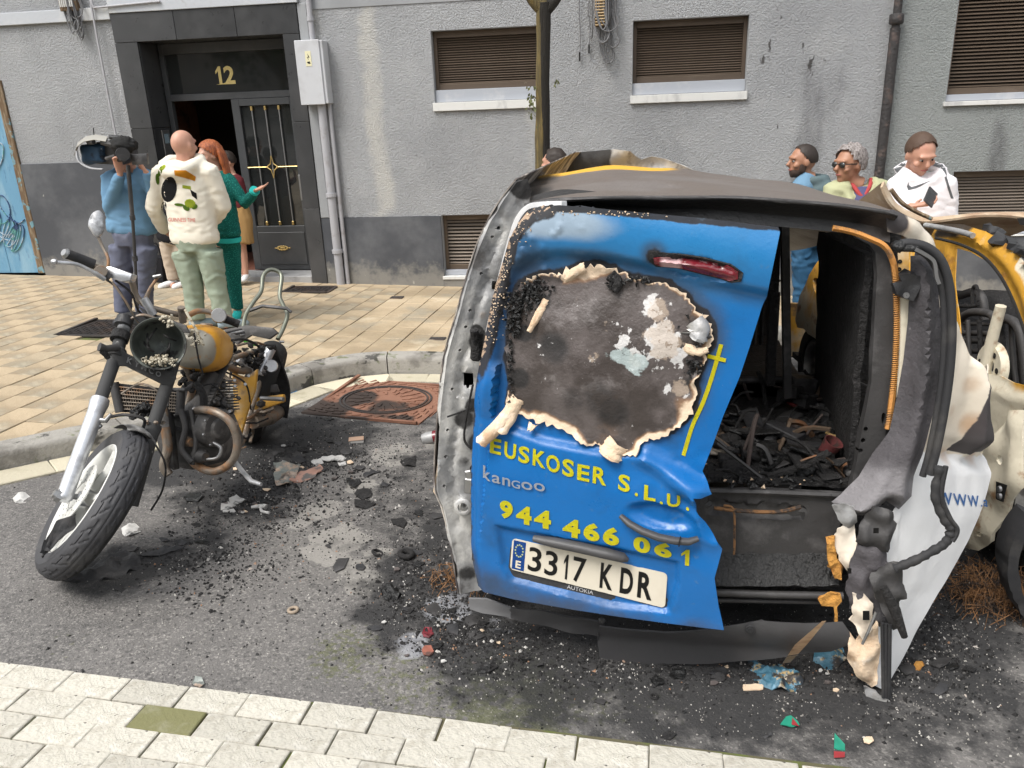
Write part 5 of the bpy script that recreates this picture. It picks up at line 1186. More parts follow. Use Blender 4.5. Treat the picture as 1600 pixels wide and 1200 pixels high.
und = [(824, 328), (870, 318), (930, 322), (1000, 330), (1060, 336), (1120, 342), (1216, 352), (1300, 360), (1350, 366), (1396, 378)]
u3 = spl([BRp(x, y, -.035) for x, y in und], 5); und_in = [p+Vector((0, .09, .02)) for p in u3]
bm = bmesh.new(); rows = [[bm.verts.new(p-BN*.004-Vector((0, 0, .003))) for p in lip3], [bm.verts.new(p.lerp(q, .25)-BN*.03) for p, q in zip(lip3, u3)], [bm.verts.new(p.lerp(q, .6)-BN*.035) for p, q in zip(lip3, u3)], [bm.verts.new(q) for q in u3], [bm.verts.new(q) for q in und_in], [bm.verts.new(q+Vector((0, .03, .008))) for q in und_in]]
for a, b in zip(rows, rows[1:]):
    for i in range(n-1): bm.faces.new((a[i], a[i+1], b[i+1], b[i]))
solidify(bm, .003); hd = obj('rear_header', bm, M['roof_burnt'], van, 50); attr(hd.data, 'soot', lambda c: .95-.5*sstep(.55, .68, c.x)); attr(hd.data, 'yellow', lambda c: 0)
bm = bmesh.new(); add_tube(bm, [p-BN*.002 for p in lip3], .007, 6); o = obj('roof_lip', bm, M['dark_metal'], van, 60)
o = sheet('buckled_roof_sheet', [(AY(x, y, 5.2).x, AY(x, y, 5.2).z) for x, y in [(868, 268), (873, 262), (884, 246), (896, 238), (930, 236), (958, 233), (985, 236), (992, 243), (1002, 250), (1018, 245), (1040, 249), (1066, 258), (1084, 266), (1084, 300), (868, 300)]],
    lambda u, v: Vector((u, 5.2+.10*noise.noise(Vector((u*4, v*5, 1))), v)), M['burnt_metal'], van, step=.03, thick=.004, smooth=60, attrs=dict(soot=lambda u, v: .95*sstep(AY(975, 240, 5.2).x, AY(935, 240, 5.2).x, u)))
FL = BRp(1200, 766).z
def quad_sheet(name, pts, m, parent, thick=.01, nu=12, nv=8, rel=None, soot=None):
    a, b, c, d = [Vector(p) for p in pts]; bm = bmesh.new(); nn = nz((b-a).cross(d-a))
    def f(u, v):
        p = a.lerp(b, u).lerp(d.lerp(c, u), v); return p+nn*(rel(u, v) if rel else 0)
    add_grid(bm, f, nu, nv); solidify(bm, thick); o = obj(name, bm, m, parent, 50)
    if soot is not None: attr(o.data, 'soot', soot if callable(soot) else (lambda c: soot))
    return o
quad_sheet('cargo_floor', [(-.52, 2.36, FL), (.72, 2.36, FL-.01), (.80, 4.6, FL-.14), (-.5, 4.6, FL-.14)], M['char'], van, -.02, 30, 40, lambda u, v: .010*noise.noise(Vector((u*20, v*30, 0))))
def rwall(y): return .70+.11*min(1, (y-2.4)/.9)
P1 = (rwall(2.4), 2.40, FL-.02); P4 = (rwall(2.4)-.01, 2.43, 1.30)
quad_sheet('right_inner_wall', [P1, (.80, 3.36, FL-.06), (.76, 3.36, 1.22), P4], M['char'], van, .02, 14, 12, lambda u, v: .012*noise.noise(Vector((u*5, v*7, 3))))
RP = UB([(1369, 395), (1372, 430), (1369, 473), (1366, 535), (1363, 597), (1351, 658), (1340, 722), (1325, 790), (1375, 800), (1382, 740), (1386, 672), (1392, 630), (1398, 566), (1401, 500), (1399, 450), (1394, 415), (1384, 390), (1366, 374), (1345, 365), (1335, 362), (1340, 372), (1360, 383)])
hl = [[buv(x+4*math.cos(t), y+(10 if yy else 4)*math.sin(t)) for t in [2*math.pi*k/8 for k in range(8)]] for x, y, yy in ((1382, 655, 1), (1354, 672, 0), (1350, 690, 0), (1346, 706, 0))]
rp_ = sheet('right_pillar', RP, bfn(lambda u, v: .006*noise.noise(Vector((u*20, v*9, 1))), -.01), M['dark_metal'], van, holes=hl, step=.014, rim=.012, thick=.03, smooth=50)
sp = [(1300, 356), (1330, 362), (1359, 373), (1380, 384), (1392, 404), (1397, 430), (1399, 473), (1399, 520), (1397, 566), (1393, 610), (1390, 635), (1385, 668)]
S3 = spl([BRp(x, y, .012) for x, y in sp], 14); bm = bmesh.new(); pts = []
for i in range(len(S3)-1):
    a, b = S3[i], S3[i+1]; t = (b-a).normalized(); x, y = frame_of(t)
    for k in range(6): th = 2*math.pi*k/6; pts.append(a.lerp(b, k/6)+(x*math.cos(th)+y*math.sin(th))*.0075)
add_tube(bm, pts, .0022, 4); obj('spring_trim', bm, mat('rusty_orange_wire', (.48, .22, .05), .6, .3, layers=[((.10, .07, .05), dict(scale=12, lo=.5, hi=.65))]), rp_)
def bar(name, a, b, r, m, parent=van, n=6, prof=None): bm = bmesh.new(); add_tube(bm, [a, b], r, n, prof=prof); return obj(name, bm, m, parent, 40)
b0, b1 = AY(1226, 352, 3.0), AY(1230, 620, 3.0)
bar('middle_pillar', b1, b0, .022, M['dark_metal'], prof=[(1, .6), (-1, .6), (-1, -.6), (1, -.6)])
b0, b1 = AY(1212, 352, 3.05), AY(1203, 600, 3.05); bar('middle_pillar', b1, b0, .026, M['char'], prof=[(1, .6), (-1, .6), (-1, -.6), (1, -.6)])
DPp = [(1288, 372), (1290, 400), (1299, 440), (1306, 500), (1305, 540), (1290, 580), (1285, 600)]
bm = bmesh.new(); add_tube(bm, spl([AY(x, y, 3.38) for x, y in DPp], 5), .03, 6, prof=[(1, .4), (-1, .4), (-1, -.4), (1, -.4)]); obj('sliding_door_post', bm, M['dark_metal'], van, 40)
o = sheet('quarter_lining', [(AY(x, y, 3.40).x, AY(x, y, 3.40).z) for x, y in [(1282, 366), (1296, 420), (1303, 480), (1303, 540), (1286, 590), (1276, 640), (1272, 720), (1400, 740), (1410, 350)]], lambda u, v: Vector((u, 3.40+.02*noise.noise(Vector((u*5, v*5, 1))), v)), M['char'], van, step=.05, thick=.02)
for (pts, y) in (([(1120, 640), (1130, 560), (1150, 470), (1165, 420), (1210, 420), (1205, 640)], 4.4), ):
    sheet('front_seat', [(AY(x, yy, y).x, AY(x, yy, y).z) for x, yy in pts], lambda u, v: Vector((u, y+.04*noise.noise(Vector((u*9, v*9, 1))), v)), M['char'], van, step=.05, thick=.12)
r = random.Random(9)
for k in range(7):
    x = 1150+k*11; bar('seat_rod', AY(x, 440+r.uniform(-10, 20), 4.2), AY(x-8, 600, 4.2), .012, M['dark_metal'] if k % 2 else M['char'])
bar('seat_rod', AY(1160, 592, 3.7), AY(1262, 588, 3.7), .022, M['dark_metal'], n=8)
quad_sheet('bulkhead', [(-.5, 5.3, -.1), (.85, 5.3, -.1), (.85, 5.3, .62), (-.5, 5.3, .62)], M['char'], van, .02)
quad_sheet('left_inner_wall', [(-.50, 2.45, FL-.02), (-.48, 4.5, FL-.1), (-.40, 4.5, 1.2), (-.38, 2.45, 1.38)], M['char'], van, .02)
q = [AY(1140, 596, 3.25), AY(1238, 598, 3.25), AY(1238, 628, 3.25), AY(1120, 632, 3.25)]
bm = bmesh.new(); v = [bm.verts.new(p) for p in q]; bm.faces.new(v); bmesh.ops.solidify(bm, geom=bm.faces[:], thickness=-.06); obj('cross_beam', bm, M['dark_metal'], van)
bm = bmesh.new(); add_tube(bm, [AY(1150, 594, 3.2), AY(1240, 592, 3.2)], .016, 8); obj('beam_rail', bm, M['steel'] if 0 else M['dark_metal'], van, 50)
for i, (x, y, s) in enumerate(((1252, 600, .07), (1232, 620, .055), (1258, 626, .06), (1240, 612, .05))):
    bm = bmesh.new(); add_box(bm, AY(x, y, 3.15-.03*i), (s*1.5, s, s*.9), Matrix.Rotation(.35+.2*i, 3, 'Z') @ Matrix.Rotation(.15, 3, 'Y'), .006); obj('beam_bracket', bm, M['dark_metal'], van)
bm = bmesh.new(); add_tube(bm, [AY(1275, 634, 3.0), AY(1338, 637, 3.0)], .012, 10); obj('floor_pipe', bm, M['dark_metal'], van, 50)
SILL = UB([(1080, 766), (1200, 765), (1322, 772), (1318, 800), (1306, 868), (1090, 868)])
def srel(u, v):
    z = 0; c0, c1 = buv(1110, 786), buv(1255, 812)
    if c0.x < u < c1.x and c1.y < v < c0.y: z -= .012
    return z+.003*noise.noise(Vector((u*20, v*20, 1)))
sp_ = sheet('rear_sill_panel', SILL, bfn(srel, -.01), M['dark_metal'], van, step=.014, thick=.01, smooth=40)
bm = bmesh.new(); add_tube(bm, [BRp(1085, 766, .0), BRp(1200, 768, .004), BRp(1322, 774, 0)], .010, 6); obj('floor_edge', bm, M['dark_metal'], van, 50)
bm = bmesh.new(); add_tube(bm, spl([BRp(x, y, .018) for x, y in ((1115, 790), (1160, 795), (1215, 796), (1250, 788))], 4), .006, 6); add_tube(bm, spl([BRp(x, y, .02) for x, y in ((1130, 786), (1145, 792), (1147, 830), (1146, 862))], 4), .004, 6); obj('melted_strip', bm, M['cords'], van, 50)
def ledge(name, px0, px1, o0, o1, m, thick=.01, wob=.006): return quad_sheet(name, [BRp(*px0[0], o0), BRp(*px0[1], o0), BRp(*px1[1], o1), BRp(*px1[0], o1)], m, van, thick, 24, 6, lambda u, v: wob*noise.noise(Vector((u*14, v*6, 5))))
ledge('step_tray', ((1090, 869), (1306, 869)), ((1100, 905), (1306, 905)), -.02, .05, M['char_shiny'], .01, .016)
bm = bmesh.new(); add_tube(bm, [BRp(1100, 914, .045), BRp(1200, 918, .045), BRp(1312, 920, .045)], .013, 8); add_tube(bm, [BRp(1100, 930, .03), BRp(1312, 934, .03)], .008, 8); obj('bumper_beam', bm, M['dark_metal'], van, 50)
BS = [(1134, 952), (1180, 944), (1250, 948), (1306, 946), (1316, 960), (1318, 980), (1290, 996), (1200, 1010), (1110, 1018), (1000, 1019), (940, 1014), (936, 985), (940, 955), (1040, 966)]
o = sheet('bumper', UB(BS), bfn(lambda u, v: .07-.10*sstep(.10, -.13, v)*0+.035*math.sin(max(0, min(1, (v+.16)/.18))*3.14)+.005*noise.noise(Vector((u*9, v*9, 1))), 0), M['grey_bumper'], van, step=.016, thick=.006, smooth=50, attrs=dict(melt=lambda u, v: .5*sstep(-.02, .03, v)))
bm = bmesh.new(); p = hit(1172, 984, BN, BN.dot(BP)+.115); add_lathe(bm, [(.001, .006), (.008, .006), (.009, .003), (.014, .003), (.016, 0)], p, BN, 14); p = hit(938+2, 970, BN, BN.dot(BP)+.11); add_lathe(bm, [(.001, .006), (.007, .006), (.012, 0)], p, BN, 12); obj('bumper_bolt', bm, M['black_plastic'], van, 40)
BL = [(738, 922), (765, 922), (800, 934), (850, 940), (905, 952), (945, 960), (945, 984), (900, 975), (860, 965), (800, 950), (760, 944), (740, 938)]
o = sheet('bumper_corner', UB(BL), bfn(lambda u, v: .06+.02*noise.noise(Vector((u*9, v*19, 1))), 0), M['grey_bumper'], van, step=.014, thick=.008, smooth=50, attrs=dict(melt=lambda u, v: .9*sstep(-.25, -.4, u)*0+.9*(1 if u < .12 else .2)))
quad_sheet('underbody', [(-.5, 2.5, .17), (.70, 2.5, .12), (.80, 5.9, .0), (-.5, 5.9, .05)], M['char'], van, .03)
quad_sheet('engine_front', [(-.5, 6.0, -.1), (.85, 6.0, -.15), (.82, 6.0, .55), (-.48, 6.0, .65)], M['burnt_metal'], van, .05, soot=.6)
quad_sheet('bonnet', [(-.5, 5.2, .82), (.85, 5.2, .74), (.82, 6.05, .52), (-.48, 6.05, .6)], M['burnt_metal'], van, .01, soot=.5)
A3, B3, C3 = Vector(AY(1395, 345, 2.36)), Vector(AY(1556, 715, 2.62)), Vector(AY(1380, 1075, 2.17))
WN = nz((B3-A3).cross(C3-A3)); 
if WN.dot(CAM-A3) < 0: WN = -WN
WU = nz(Vector((0, 0, 1)).cross(WN)); WV = WN.cross(WU)
if WU.x < 0: WU = -WU
if WV.z < 0: WV = -WV
def wuv(x, y): p = hit(x, y, WN, WN.dot(A3))-A3; return Vector((p.dot(WU), p.dot(WV)))
def UW(L): return [wuv(x, y) for x, y in L]
def wfn(rel, d=0.0): return lambda u, v: A3+WU*u+WV*v+WN*(rel(u, v)+d)
SK = [(1392, 350), (1392, 331), (1400, 326), (1420, 334), (1445, 348), (1465, 372), (1480, 398), (1490, 430), (1496, 455), (1497, 474), (1487, 482), (1500, 520), (1510, 560), (1516, 590), (1519, 566), (1528, 580), (1540, 625), (1549, 670), (1556, 712), (1557, 722), (1540, 768), (1510, 840), (1480, 900), (1430, 992), (1388, 1070), (1380, 1078), (1368, 1072), (1370, 1000), (1368, 930), (1372, 860), (1385, 810), (1415, 760), (1440, 700), (1458, 620), (1466, 540), (1466, 470), (1458, 420), (1440, 385), (1415, 368), (1394, 362)]
SKu = UW(SK); fold = UW([(1450, 705), (1500, 712), (1556, 716)]); fold2 = UW([(1560, 560), (1528, 640), (1512, 700), (1450, 720)]); seam = UW([(1400, 800), (1394, 860), (1392, 940), (1388, 1010), (1380, 1060)])
def skrel(u, v):
    p = (u, v); f = side_of(p, fold); z = -.035*(1-sstep(0, .06, abs(f)))+(.022*math.sin(min(1, f/.5)*3.14) if f > 0 else .014*math.sin(min(1, -f/.45)*3.14))
    c = wuv(1512, 640); d = dseg(p, wuv(1515, 570), wuv(1510, 705)); z += .05*(1-sstep(0, .05, d))
    z += .012*noise.noise(Vector((u*5, v*4, 2)))+.010*noise.noise(Vector((u*14, v*10, 5)))*(1 if f > 0 else .3)
    d = dpoly(p, seam, False); z += .006*(1-sstep(.0, .008, d)); e = dpoly(p, SKu); z -= .012*(1-sstep(0, .02, e))*(1 if f > 0 else 0)
    return z
def sk_soot(u, v):
    T = UW([(1516, 585), (1522, 575), (1540, 620), (1552, 690), (1548, 706), (1520, 710), (1497, 704), (1508, 650)]); p = (u, v)
    s = .95 if inside(p, T) else .8*(1-sstep(0, .012, dpoly(p, T))); c = wuv(1405, 340)
    return max(s, .75*(1-sstep(.02, .10, math.hypot(u-c.x, v-c.y))), .55*(1-sstep(0, .012, dpoly(p, SKu)))*sstep(-.2, -.1, v))
def sk_scorch(u, v):
    p = (u, v); s = 0
    for x, y, r, a in ((1508, 660, .07, .9), (1530, 712, .07, .8), (1500, 600, .05, .6), (1410, 352, .09, .7), (1470, 500, .05, .35), (1480, 640, .04, .5), (1490, 715, .05, .5), (1460, 690, .06, .4)):
        c = wuv(x, y); s = max(s, a*(1-sstep(.2, 1, math.hypot(u-c.x, v-c.y)/r)))
    return s
skin = sheet('torn_side_panel', SKu, wfn(skrel), M['white_skin'], van, step=.012, rim=.012, thick=.004, smooth=50, attrs=dict(soot=sk_soot, scorch=sk_scorch, warm=lambda u, v: .95 if side_of((u, v), fold) > .0 else .1))
skin['label'] = 'torn white side panel with blue web address lettering'
bm = bmesh.new(); wf = wfn(skrel); wf3 = lambda u, v, off: wf(u, v)+WN*off
for ch, x0, y0, x1, y1, h in (('W', 1457, 786, 1480, 787, 19), ('W', 1482, 787, 1503, 789, 18), ('W', 1505, 789, 1523, 790, 17), ('.', 1526, 790, 1529, 790, 3), ('a', 1531, 790, 1539, 791, 11)):
    text_quad(bm, ch, UW([(x0, y0), (x1, y1), (x1, y1-h), (x0, y0-h)]), wf3, .0025, .015)
obj('web_address', bm, mat('blue_vinyl', (.04, .13, .34), .4), skin)
SH = [(1416, 398), (1438, 396), (1452, 412), (1460, 440), (1465, 500), (1462, 570), (1452, 640), (1436, 705), (1424, 740), (1420, 770), (1400, 790), (1380, 776), (1365, 790), (1345, 800), (1322, 800), (1296, 778), (1310, 768), (1338, 740), (1362, 700), (1385, 668), (1398, 620), (1408, 560), (1414, 500), (1416, 450)]
SHu = UB(SH)
def shrel(u, v):
    p = (u, v); e = dpoly(p, SHu); return .03+.05*sstep(0, .05, e)+.05*sstep(.6, .1, v)*sstep(0, .05, e)+.018*noise.noise(Vector((u*9, v*6, 2)))+.010*math.sin(u*28+v*4)*sstep(.02, .06, e)
M['felt'] = mat('scorched_lining', (.075, .069, .075), .75, layers=[((.035, .034, .036), dict(scale=5, lo=.42, hi=.62, amt=.8, stretch=(1, 1, .5))), ((.26, .25, .26), dict(scale=8, attr='pale', w=.7, lo=.4, hi=.7, amt=.7)), ((.3, .28, .28), dict(scale=60, lo=.66, hi=.74, amt=.4))], bump=[(18, .5, .02), (120, .4, .004)])
o = sheet('door_lining', SHu, bfn(shrel, .0), M['felt'], van, step=.013, rim=.009, thick=.002, smooth=50, attrs=dict(pale=lambda u, v: .8*sstep(.62, .35, v)))
st_ = sheet('pillar_strip', UB([(1401, 392), (1418, 392), (1419, 440), (1416, 520), (1408, 580), (1399, 620), (1402, 540), (1404, 460)]), bfn(lambda u, v: 0, .012), M['rust_yellow'], van, step=.02, thick=.004, attrs=dict(white=lambda u, v: .9 if v < .95 else .45, soot=lambda u, v: .35*sstep(.9, .6, v)))
bm = bmesh.new()
for hx, hy in ((1404, 408), (1403, 420)): add_lathe(bm, [(.001, .002), (.006, .002), (.006, 0)], BRp(hx, hy, .012), BN, 8)
obj('bolt_hole', bm, M['dark'], st_)
br = UB([(1386, 438), (1400, 436), (1396, 426), (1412, 424), (1432, 428), (1428, 446), (1418, 466), (1404, 462), (1392, 455)])
o = sheet('hinge_bracket', br, bfn(lambda u, v: .012*noise.noise(Vector((u*30, v*30, 1))), .055), M['black_plastic'], van, step=.012, thick=.02, smooth=30)
bm = bmesh.new(); add_lathe(bm, [(.001, .004), (.008, .004), (.009, 0)], BRp(1406, 457, .06), BN, 10); obj('hinge_bolt', bm, M['steel'], o)
seal = [(1386, 388), (1398, 376), (1430, 381), (1454, 402), (1467, 442), (1471, 504), (1468, 566), (1460, 627), (1448, 689), (1438, 725)]
bm = bmesh.new(); add_tube(bm, spl([BRp(x, y, .085) for x, y in seal], 6), .015, 8, prof=[(math.cos(t)*1.1, math.sin(t)*.8) for t in [2*math.pi*j/8 for j in range(8)]]); add_tube(bm, spl([BRp(x-9, y+5, .075) for x, y in seal[1:]], 6), .010, 8); obj('door_seal', bm, M['rubber'], van, 60)
bm = bmesh.new(); add_tube(bm, spl([BRp(x, y, .10) for x, y in [(1412, 384), (1424, 390), (1440, 402), (1444, 425), (1448, 436)]], 5), .009, 6, prof=[(1, .5), (-1, .5), (-1, -.5), (1, -.5)]); obj('seal_strip', bm, M['steel'], van, 50)
bm = bmesh.new(); add_ell(bm, BRp(1390, 380, .09), (.022, .018, .016), u=9, v=6); add_ell(bm, BRp(1408, 383, .09), (.03, .015, .014), u=9, v=6)
for v in bm.verts: v.co += Vector((1, 1, 1))*.006*noise.noise(v.co*40)
obj('melted_lump', bm, M['char_shiny'], van, 50)
hose = [(1440, 700), (1434, 742), (1446, 775), (1457, 793), (1448, 812), (1430, 824), (1404, 838), (1374, 850)]
bm = bmesh.new(); H3 = spl([BRp(x, y, .16) for x, y in hose], 7); rs = [.013+.0015*math.sin(i*1.7)+.004*noise.noise(Vector((i*.5, 0, 0))) for i in range(len(H3))]; add_tube(bm, H3, rs, 9); H4 = [p+Vector((.012, -.008, .006)) for p in H3[:28]]; add_tube(bm, H4, .007, 6); obj('hose', bm, M['rubber'], van, 60)
LM = [([(1330, 800), (1352, 770), (1380, 778), (1386, 800), (1372, 838), (1346, 836), (1326, 825)], .10, M['dark_metal'], 'hinge_plate'),
      ([(1300, 812), (1312, 806), (1328, 808), (1330, 850), (1318, 880), (1304, 860), (1298, 835)], .07, M['white_skin'], 'hinge_plate'),
      ([(1318, 860), (1330, 832), (1350, 830), (1372, 838), (1378, 900), (1388, 950), (1362, 955), (1345, 925), (1320, 930), (1312, 900)], .09, M['felt'], 'lock_casing'),
      ([(1322, 905), (1335, 900), (1350, 915), (1348, 950), (1334, 968), (1318, 940)], .112, M['white_skin'], 'lock_plate'),
      ([(1316, 960), (1326, 975), (1356, 940), (1362, 985), (1358, 1040), (1350, 1046), (1330, 1030), (1312, 1000)], .10, M['cream_paper'], 'lower_skin'),
      ([(1338, 1040), (1352, 1045), (1368, 1052), (1384, 1078), (1372, 1072), (1352, 1068), (1349, 1080), (1343, 1076)], .12, M['burnt_metal'], 'foot_bracket'),
      ([(1370, 850), (1386, 848), (1396, 900), (1384, 905), (1390, 945), (1378, 952), (1352, 905), (1340, 870)], .13, M['dark_metal'], 'torn_bracket'),
      ([(1306, 770), (1326, 776), (1330, 800), (1318, 812), (1302, 795), (1292, 776)], .075, M['burnt_metal'], 'torn_lip')]
for pts, off, m_, nm in LM:
    P = jag(UB(pts), .007, off*90, .012); o = sheet(nm, P, (lambda P, off: bfn(lambda u, v: off+.010*sstep(0, .02, dpoly((u, v), P))+.024*noise.noise(Vector((u*26, v*18, off*50)))))(P, off), m_, van, step=.009, rim=.009, thick=.006, smooth=45, attrs=dict(soot=lambda u, v: .45, scorch=lambda u, v: .4, warm=lambda u, v: .6, pale=lambda u, v: .3))
for hx, hy, w_, h_ in ((1335, 923, 5, 7), (1310, 857, 3, 4), (1349, 797, 4, 4)):
    bm = bmesh.new(); bm.faces.new([bm.verts.new(BRp(hx+a*w_, hy+b*h_, .148)) for a, b in ((-1, -1), (1, -1), (1, 1), (-1, 1))]); bmesh.ops.solidify(bm, geom=bm.faces[:], thickness=.01); obj('lock_hole', bm, M['dark'], van)
bm = bmesh.new(); add_tube(bm, [BRp(1357, 875, .17), BRp(1372, 905, .18), BRp(1388, 948, .17)], [.012, .017, .010], 8); obj('latch_arm', bm, M['char'], van, 50)
bm = bmesh.new(); add_tube(bm, [BRp(1348, 915, .16), BRp(1335, 945, .165), BRp(1328, 962, .16)], .004, 6); obj('latch_rod', bm, M['steel'], van)
bm = bmesh.new()
for i in range(3): add_tube(bm, [BRp(1362+i*5, 940, .125+.004*i), BRp(1364+i*4, 1052, .125)], .006, 6)
obj('rubber_seal', bm, M['rubber'], van, 50)
fo = sheet('foam_lump', UB([(1284, 826), (1296, 822), (1298, 850), (1306, 870), (1308, 890), (1296, 886), (1286, 860)]), bfn(lambda u, v: .07+.015*noise.noise(Vector((u*50, v*50, 1)))), M['yellow_foam'], van, step=.008, thick=.02)
fo = sheet('foam_lump', UB([(1270, 915), (1285, 904), (1304, 906), (1306, 918), (1298, 925), (1300, 948), (1296, 948), (1293, 925), (1275, 924)]), bfn(lambda u, v: .09+.01*noise.noise(Vector((u*50, v*50, 1)))), M['yellow_foam'], van, step=.008, thick=.008)
def on_floor(x, y): 
    n = Vector((0, .06, 1)); return hit(x, y, n, n.dot(Vector((0, 2.36, FL+.01))))
crumbs('floor_debris', [(1210, 720, 60, 16, 500), (1290, 700, 30, 22, 250), (1150, 690, 20, 20, 160), (1250, 670, 50, 12, 200)], M['char_shiny'], van, 14, on_floor, (.005, .018))
crumbs('ash_debris', [(1115, 720, 12, 16, 60), (1280, 690, 40, 20, 60), (1200, 740, 60, 8, 40)], M['cream_paper'], van, 15, on_floor, (.003, .009))
r = random.Random(31)
for k in range(34):
    p = on_floor(r.uniform(1130, 1340), r.uniform(655, 745)); L_ = r.uniform(.05, .16); a = r.uniform(0, 3.14)
    bm = bmesh.new(); add_box(bm, p+Vector((0, 0, r.uniform(.01, .05))), (L_, r.uniform(.02, .07), r.uniform(.003, .03)), Matrix.Rotation(a, 3, 'Z') @ Matrix.Rotation(r.uniform(-.5, .5), 3, 'Y'), .003)
    for v in bm.verts: v.co += Vector((0, 0, .02*noise.noise(v.co*15)))
    obj('charred_board', bm, [M['char'], M['dark_metal'], M['char_shiny'], M['black_plastic']][k % 4], van)
r = random.Random(88)
IN_M = [M['char'], M['dark_metal'], M['rust_pipe0'], M['burnt_cloth'], M['dark_metal'], M['char_shiny']]
for k in range(46):
    p = on_floor(r.uniform(1110, 1345), r.uniform(615, 748)); a = r.uniform(0, 6.3); L_ = r.uniform(.05, .22); h_ = r.uniform(.01, .14)
    q = p+Vector((math.cos(a)*L_, math.sin(a)*L_*.6, h_)); bm = bmesh.new(); add_tube(bm, spl([p, p.lerp(q, .5)+Vector((0, 0, r.uniform(-.02, .05))), q], 3), r.uniform(.003, .011), 5); obj('burnt_rod', bm, IN_M[k % 6], van, 60)
for k in range(26):
    p = on_floor(r.uniform(1120, 1340), r.uniform(640, 742)); s = r.uniform(.02, .055); bm = bmesh.new(); bmesh.ops.create_icosphere(bm, subdivisions=2, radius=s, matrix=Matrix.Translation(p+Vector((0, 0, s*.4))) @ Matrix.Diagonal((1, .8, .55, 1)))
    for v in bm.verts: v.co += Vector((1, 1, 1))*s*.5*noise.noise(v.co*22+Vector((k, 0, 0)))
    obj('burnt_lump', bm, IN_M[(k*5) % 6], van, 40)
for (x, y, c_, nm) in ((1246, 640, (.20, .02, .02), 'red_scrap'), (1285, 722, (.12, .03, .03), 'red_cup'), (1262, 729, (.7, .6, .02), 'yellow_handle'), (1310, 690, (.30, .20, .08), 'rusty_plate'), (1118, 715, (.30, .26, .21), 'pale_scrap')):
    p = on_floor(x, y)+Vector((0, 0, .02)); bm = bmesh.new()
    if nm == 'yellow_handle': add_tube(bm, [p, p+Vector((.07, -.02, .0))], [.008, .010], 8)
    elif nm == 'red_cup': add_lathe(bm, [(.001, .0), (.024, 0), (.032, .07), (.029, .07), (.022, .01), (.001, .008)], p, (.4, -.3, 1), 14)
    else: add_box(bm, p, (.09, .05, .012), Matrix.Rotation(.5, 3, 'Z') @ Matrix.Rotation(.3, 3, 'Y'), .004)
    obj(nm, bm, mat(nm, c_, .6, layers=[((.03, .025, .02), dict(scale=30, lo=.5, hi=.6, amt=.8))]), van, 50)
# ================================================================ BURNT MOTORCYCLE
def D_(x, y, d): return CAM+ray(x, y)*d
M['fork_alloy'] = mat('scorched_fork_alloy', (.62, .63, .65), .32, .75, layers=[((.30, .30, .31), dict(scale=7, lo=.5, hi=.66, amt=.7, rough=.5)), ((.03, .03, .03), dict(scale=12, attr='soot', w=.8, lo=.35, hi=.6, amt=.97, rough=.8, metal=.1)), ((.75, .75, .72), dict(scale=30, lo=.66, hi=.74, amt=.6, metal=.2))], bump=[(60, .25, .003)])
M['wheel_alloy'] = mat('whitened_wheel_alloy', (.60, .60, .57), .6, .2, layers=[((.35, .34, .31), dict(scale=9, lo=.5, hi=.68, amt=.7)), ((.02, .02, .02), dict(scale=12, attr='soot', w=.8, lo=.4, hi=.6, amt=.96))], bump=[(60, .3, .003)])
M['tank'] = mat('tank_paint_burnt', (.60, .29, .025), .42, layers=[((.30, .31, .28), dict(scale=8, attr='grey', w=.6, lo=.4, hi=.6, amt=.9, metal=.4)), ((.42, .17, .02), dict(scale=18, lo=.55, hi=.68, amt=.6)), ((.022, .02, .018), dict(scale=10, attr='soot', w=1.0, lo=.4, hi=.62, amt=.96))], bump=[(50, .3, .003)], coat=.1)
M['rust_pipe'] = mat('rusty_tube', (.26, .22, .18), .5, .6, layers=[((.30, .14, .05), dict(scale=9, lo=.48, hi=.64, amt=.8, metal=.1)), ((.05, .045, .04), dict(scale=12, lo=.58, hi=.7, amt=.8))], bump=[(70, .4, .004)])
M['engine'] = mat('sooty_engine_casting', (.075, .072, .07), .6, .4, layers=[((.20, .19, .18), dict(scale=12, lo=.5, hi=.68, amt=.7)), ((.16, .10, .05), dict(scale=9, lo=.6, hi=.72, amt=.6))], bump=[(50, .4, .005)])
M['tyre'] = mat('scorched_tyre_rubber', (.038, .038, .042), .62, layers=[((.085, .082, .08), dict(scale=7, lo=.48, hi=.7, amt=.6)), ((.012, .012, .012), dict(scale=9, attr='soot', w=.8, lo=.35, hi=.6, amt=.95, rough=.8))], bump=[(120, .3, .003)])
MZ = road_z(-2.2, 3.2)
moto = thing('burnt_motorcycle', 'burnt-out motorcycle with orange scorched tank leaning on its side stand', 'motorcycle', (-2.15, 3.2, MZ))
wc = D_(146, 785, 3.02); vd = nz(ray(146, 785)); RW = .305
wnrm = nz((CR*-.88+CU*.40)*.89-vd*.50)
def sub(name, p=None):
    t = thing(name, None, None); t.parent = p or moto; t.matrix_basis = Matrix.Translation(-Vector((p or moto).location)) if p is None else Matrix.Identity(4); return t
def mp(name, bm, m, parent=moto, sm=50, soot=None):
    o = obj(name, bm, m, parent, sm)
    if soot is not None: attr(o.data, 'soot', soot if callable(soot) else (lambda c: soot))
    return o
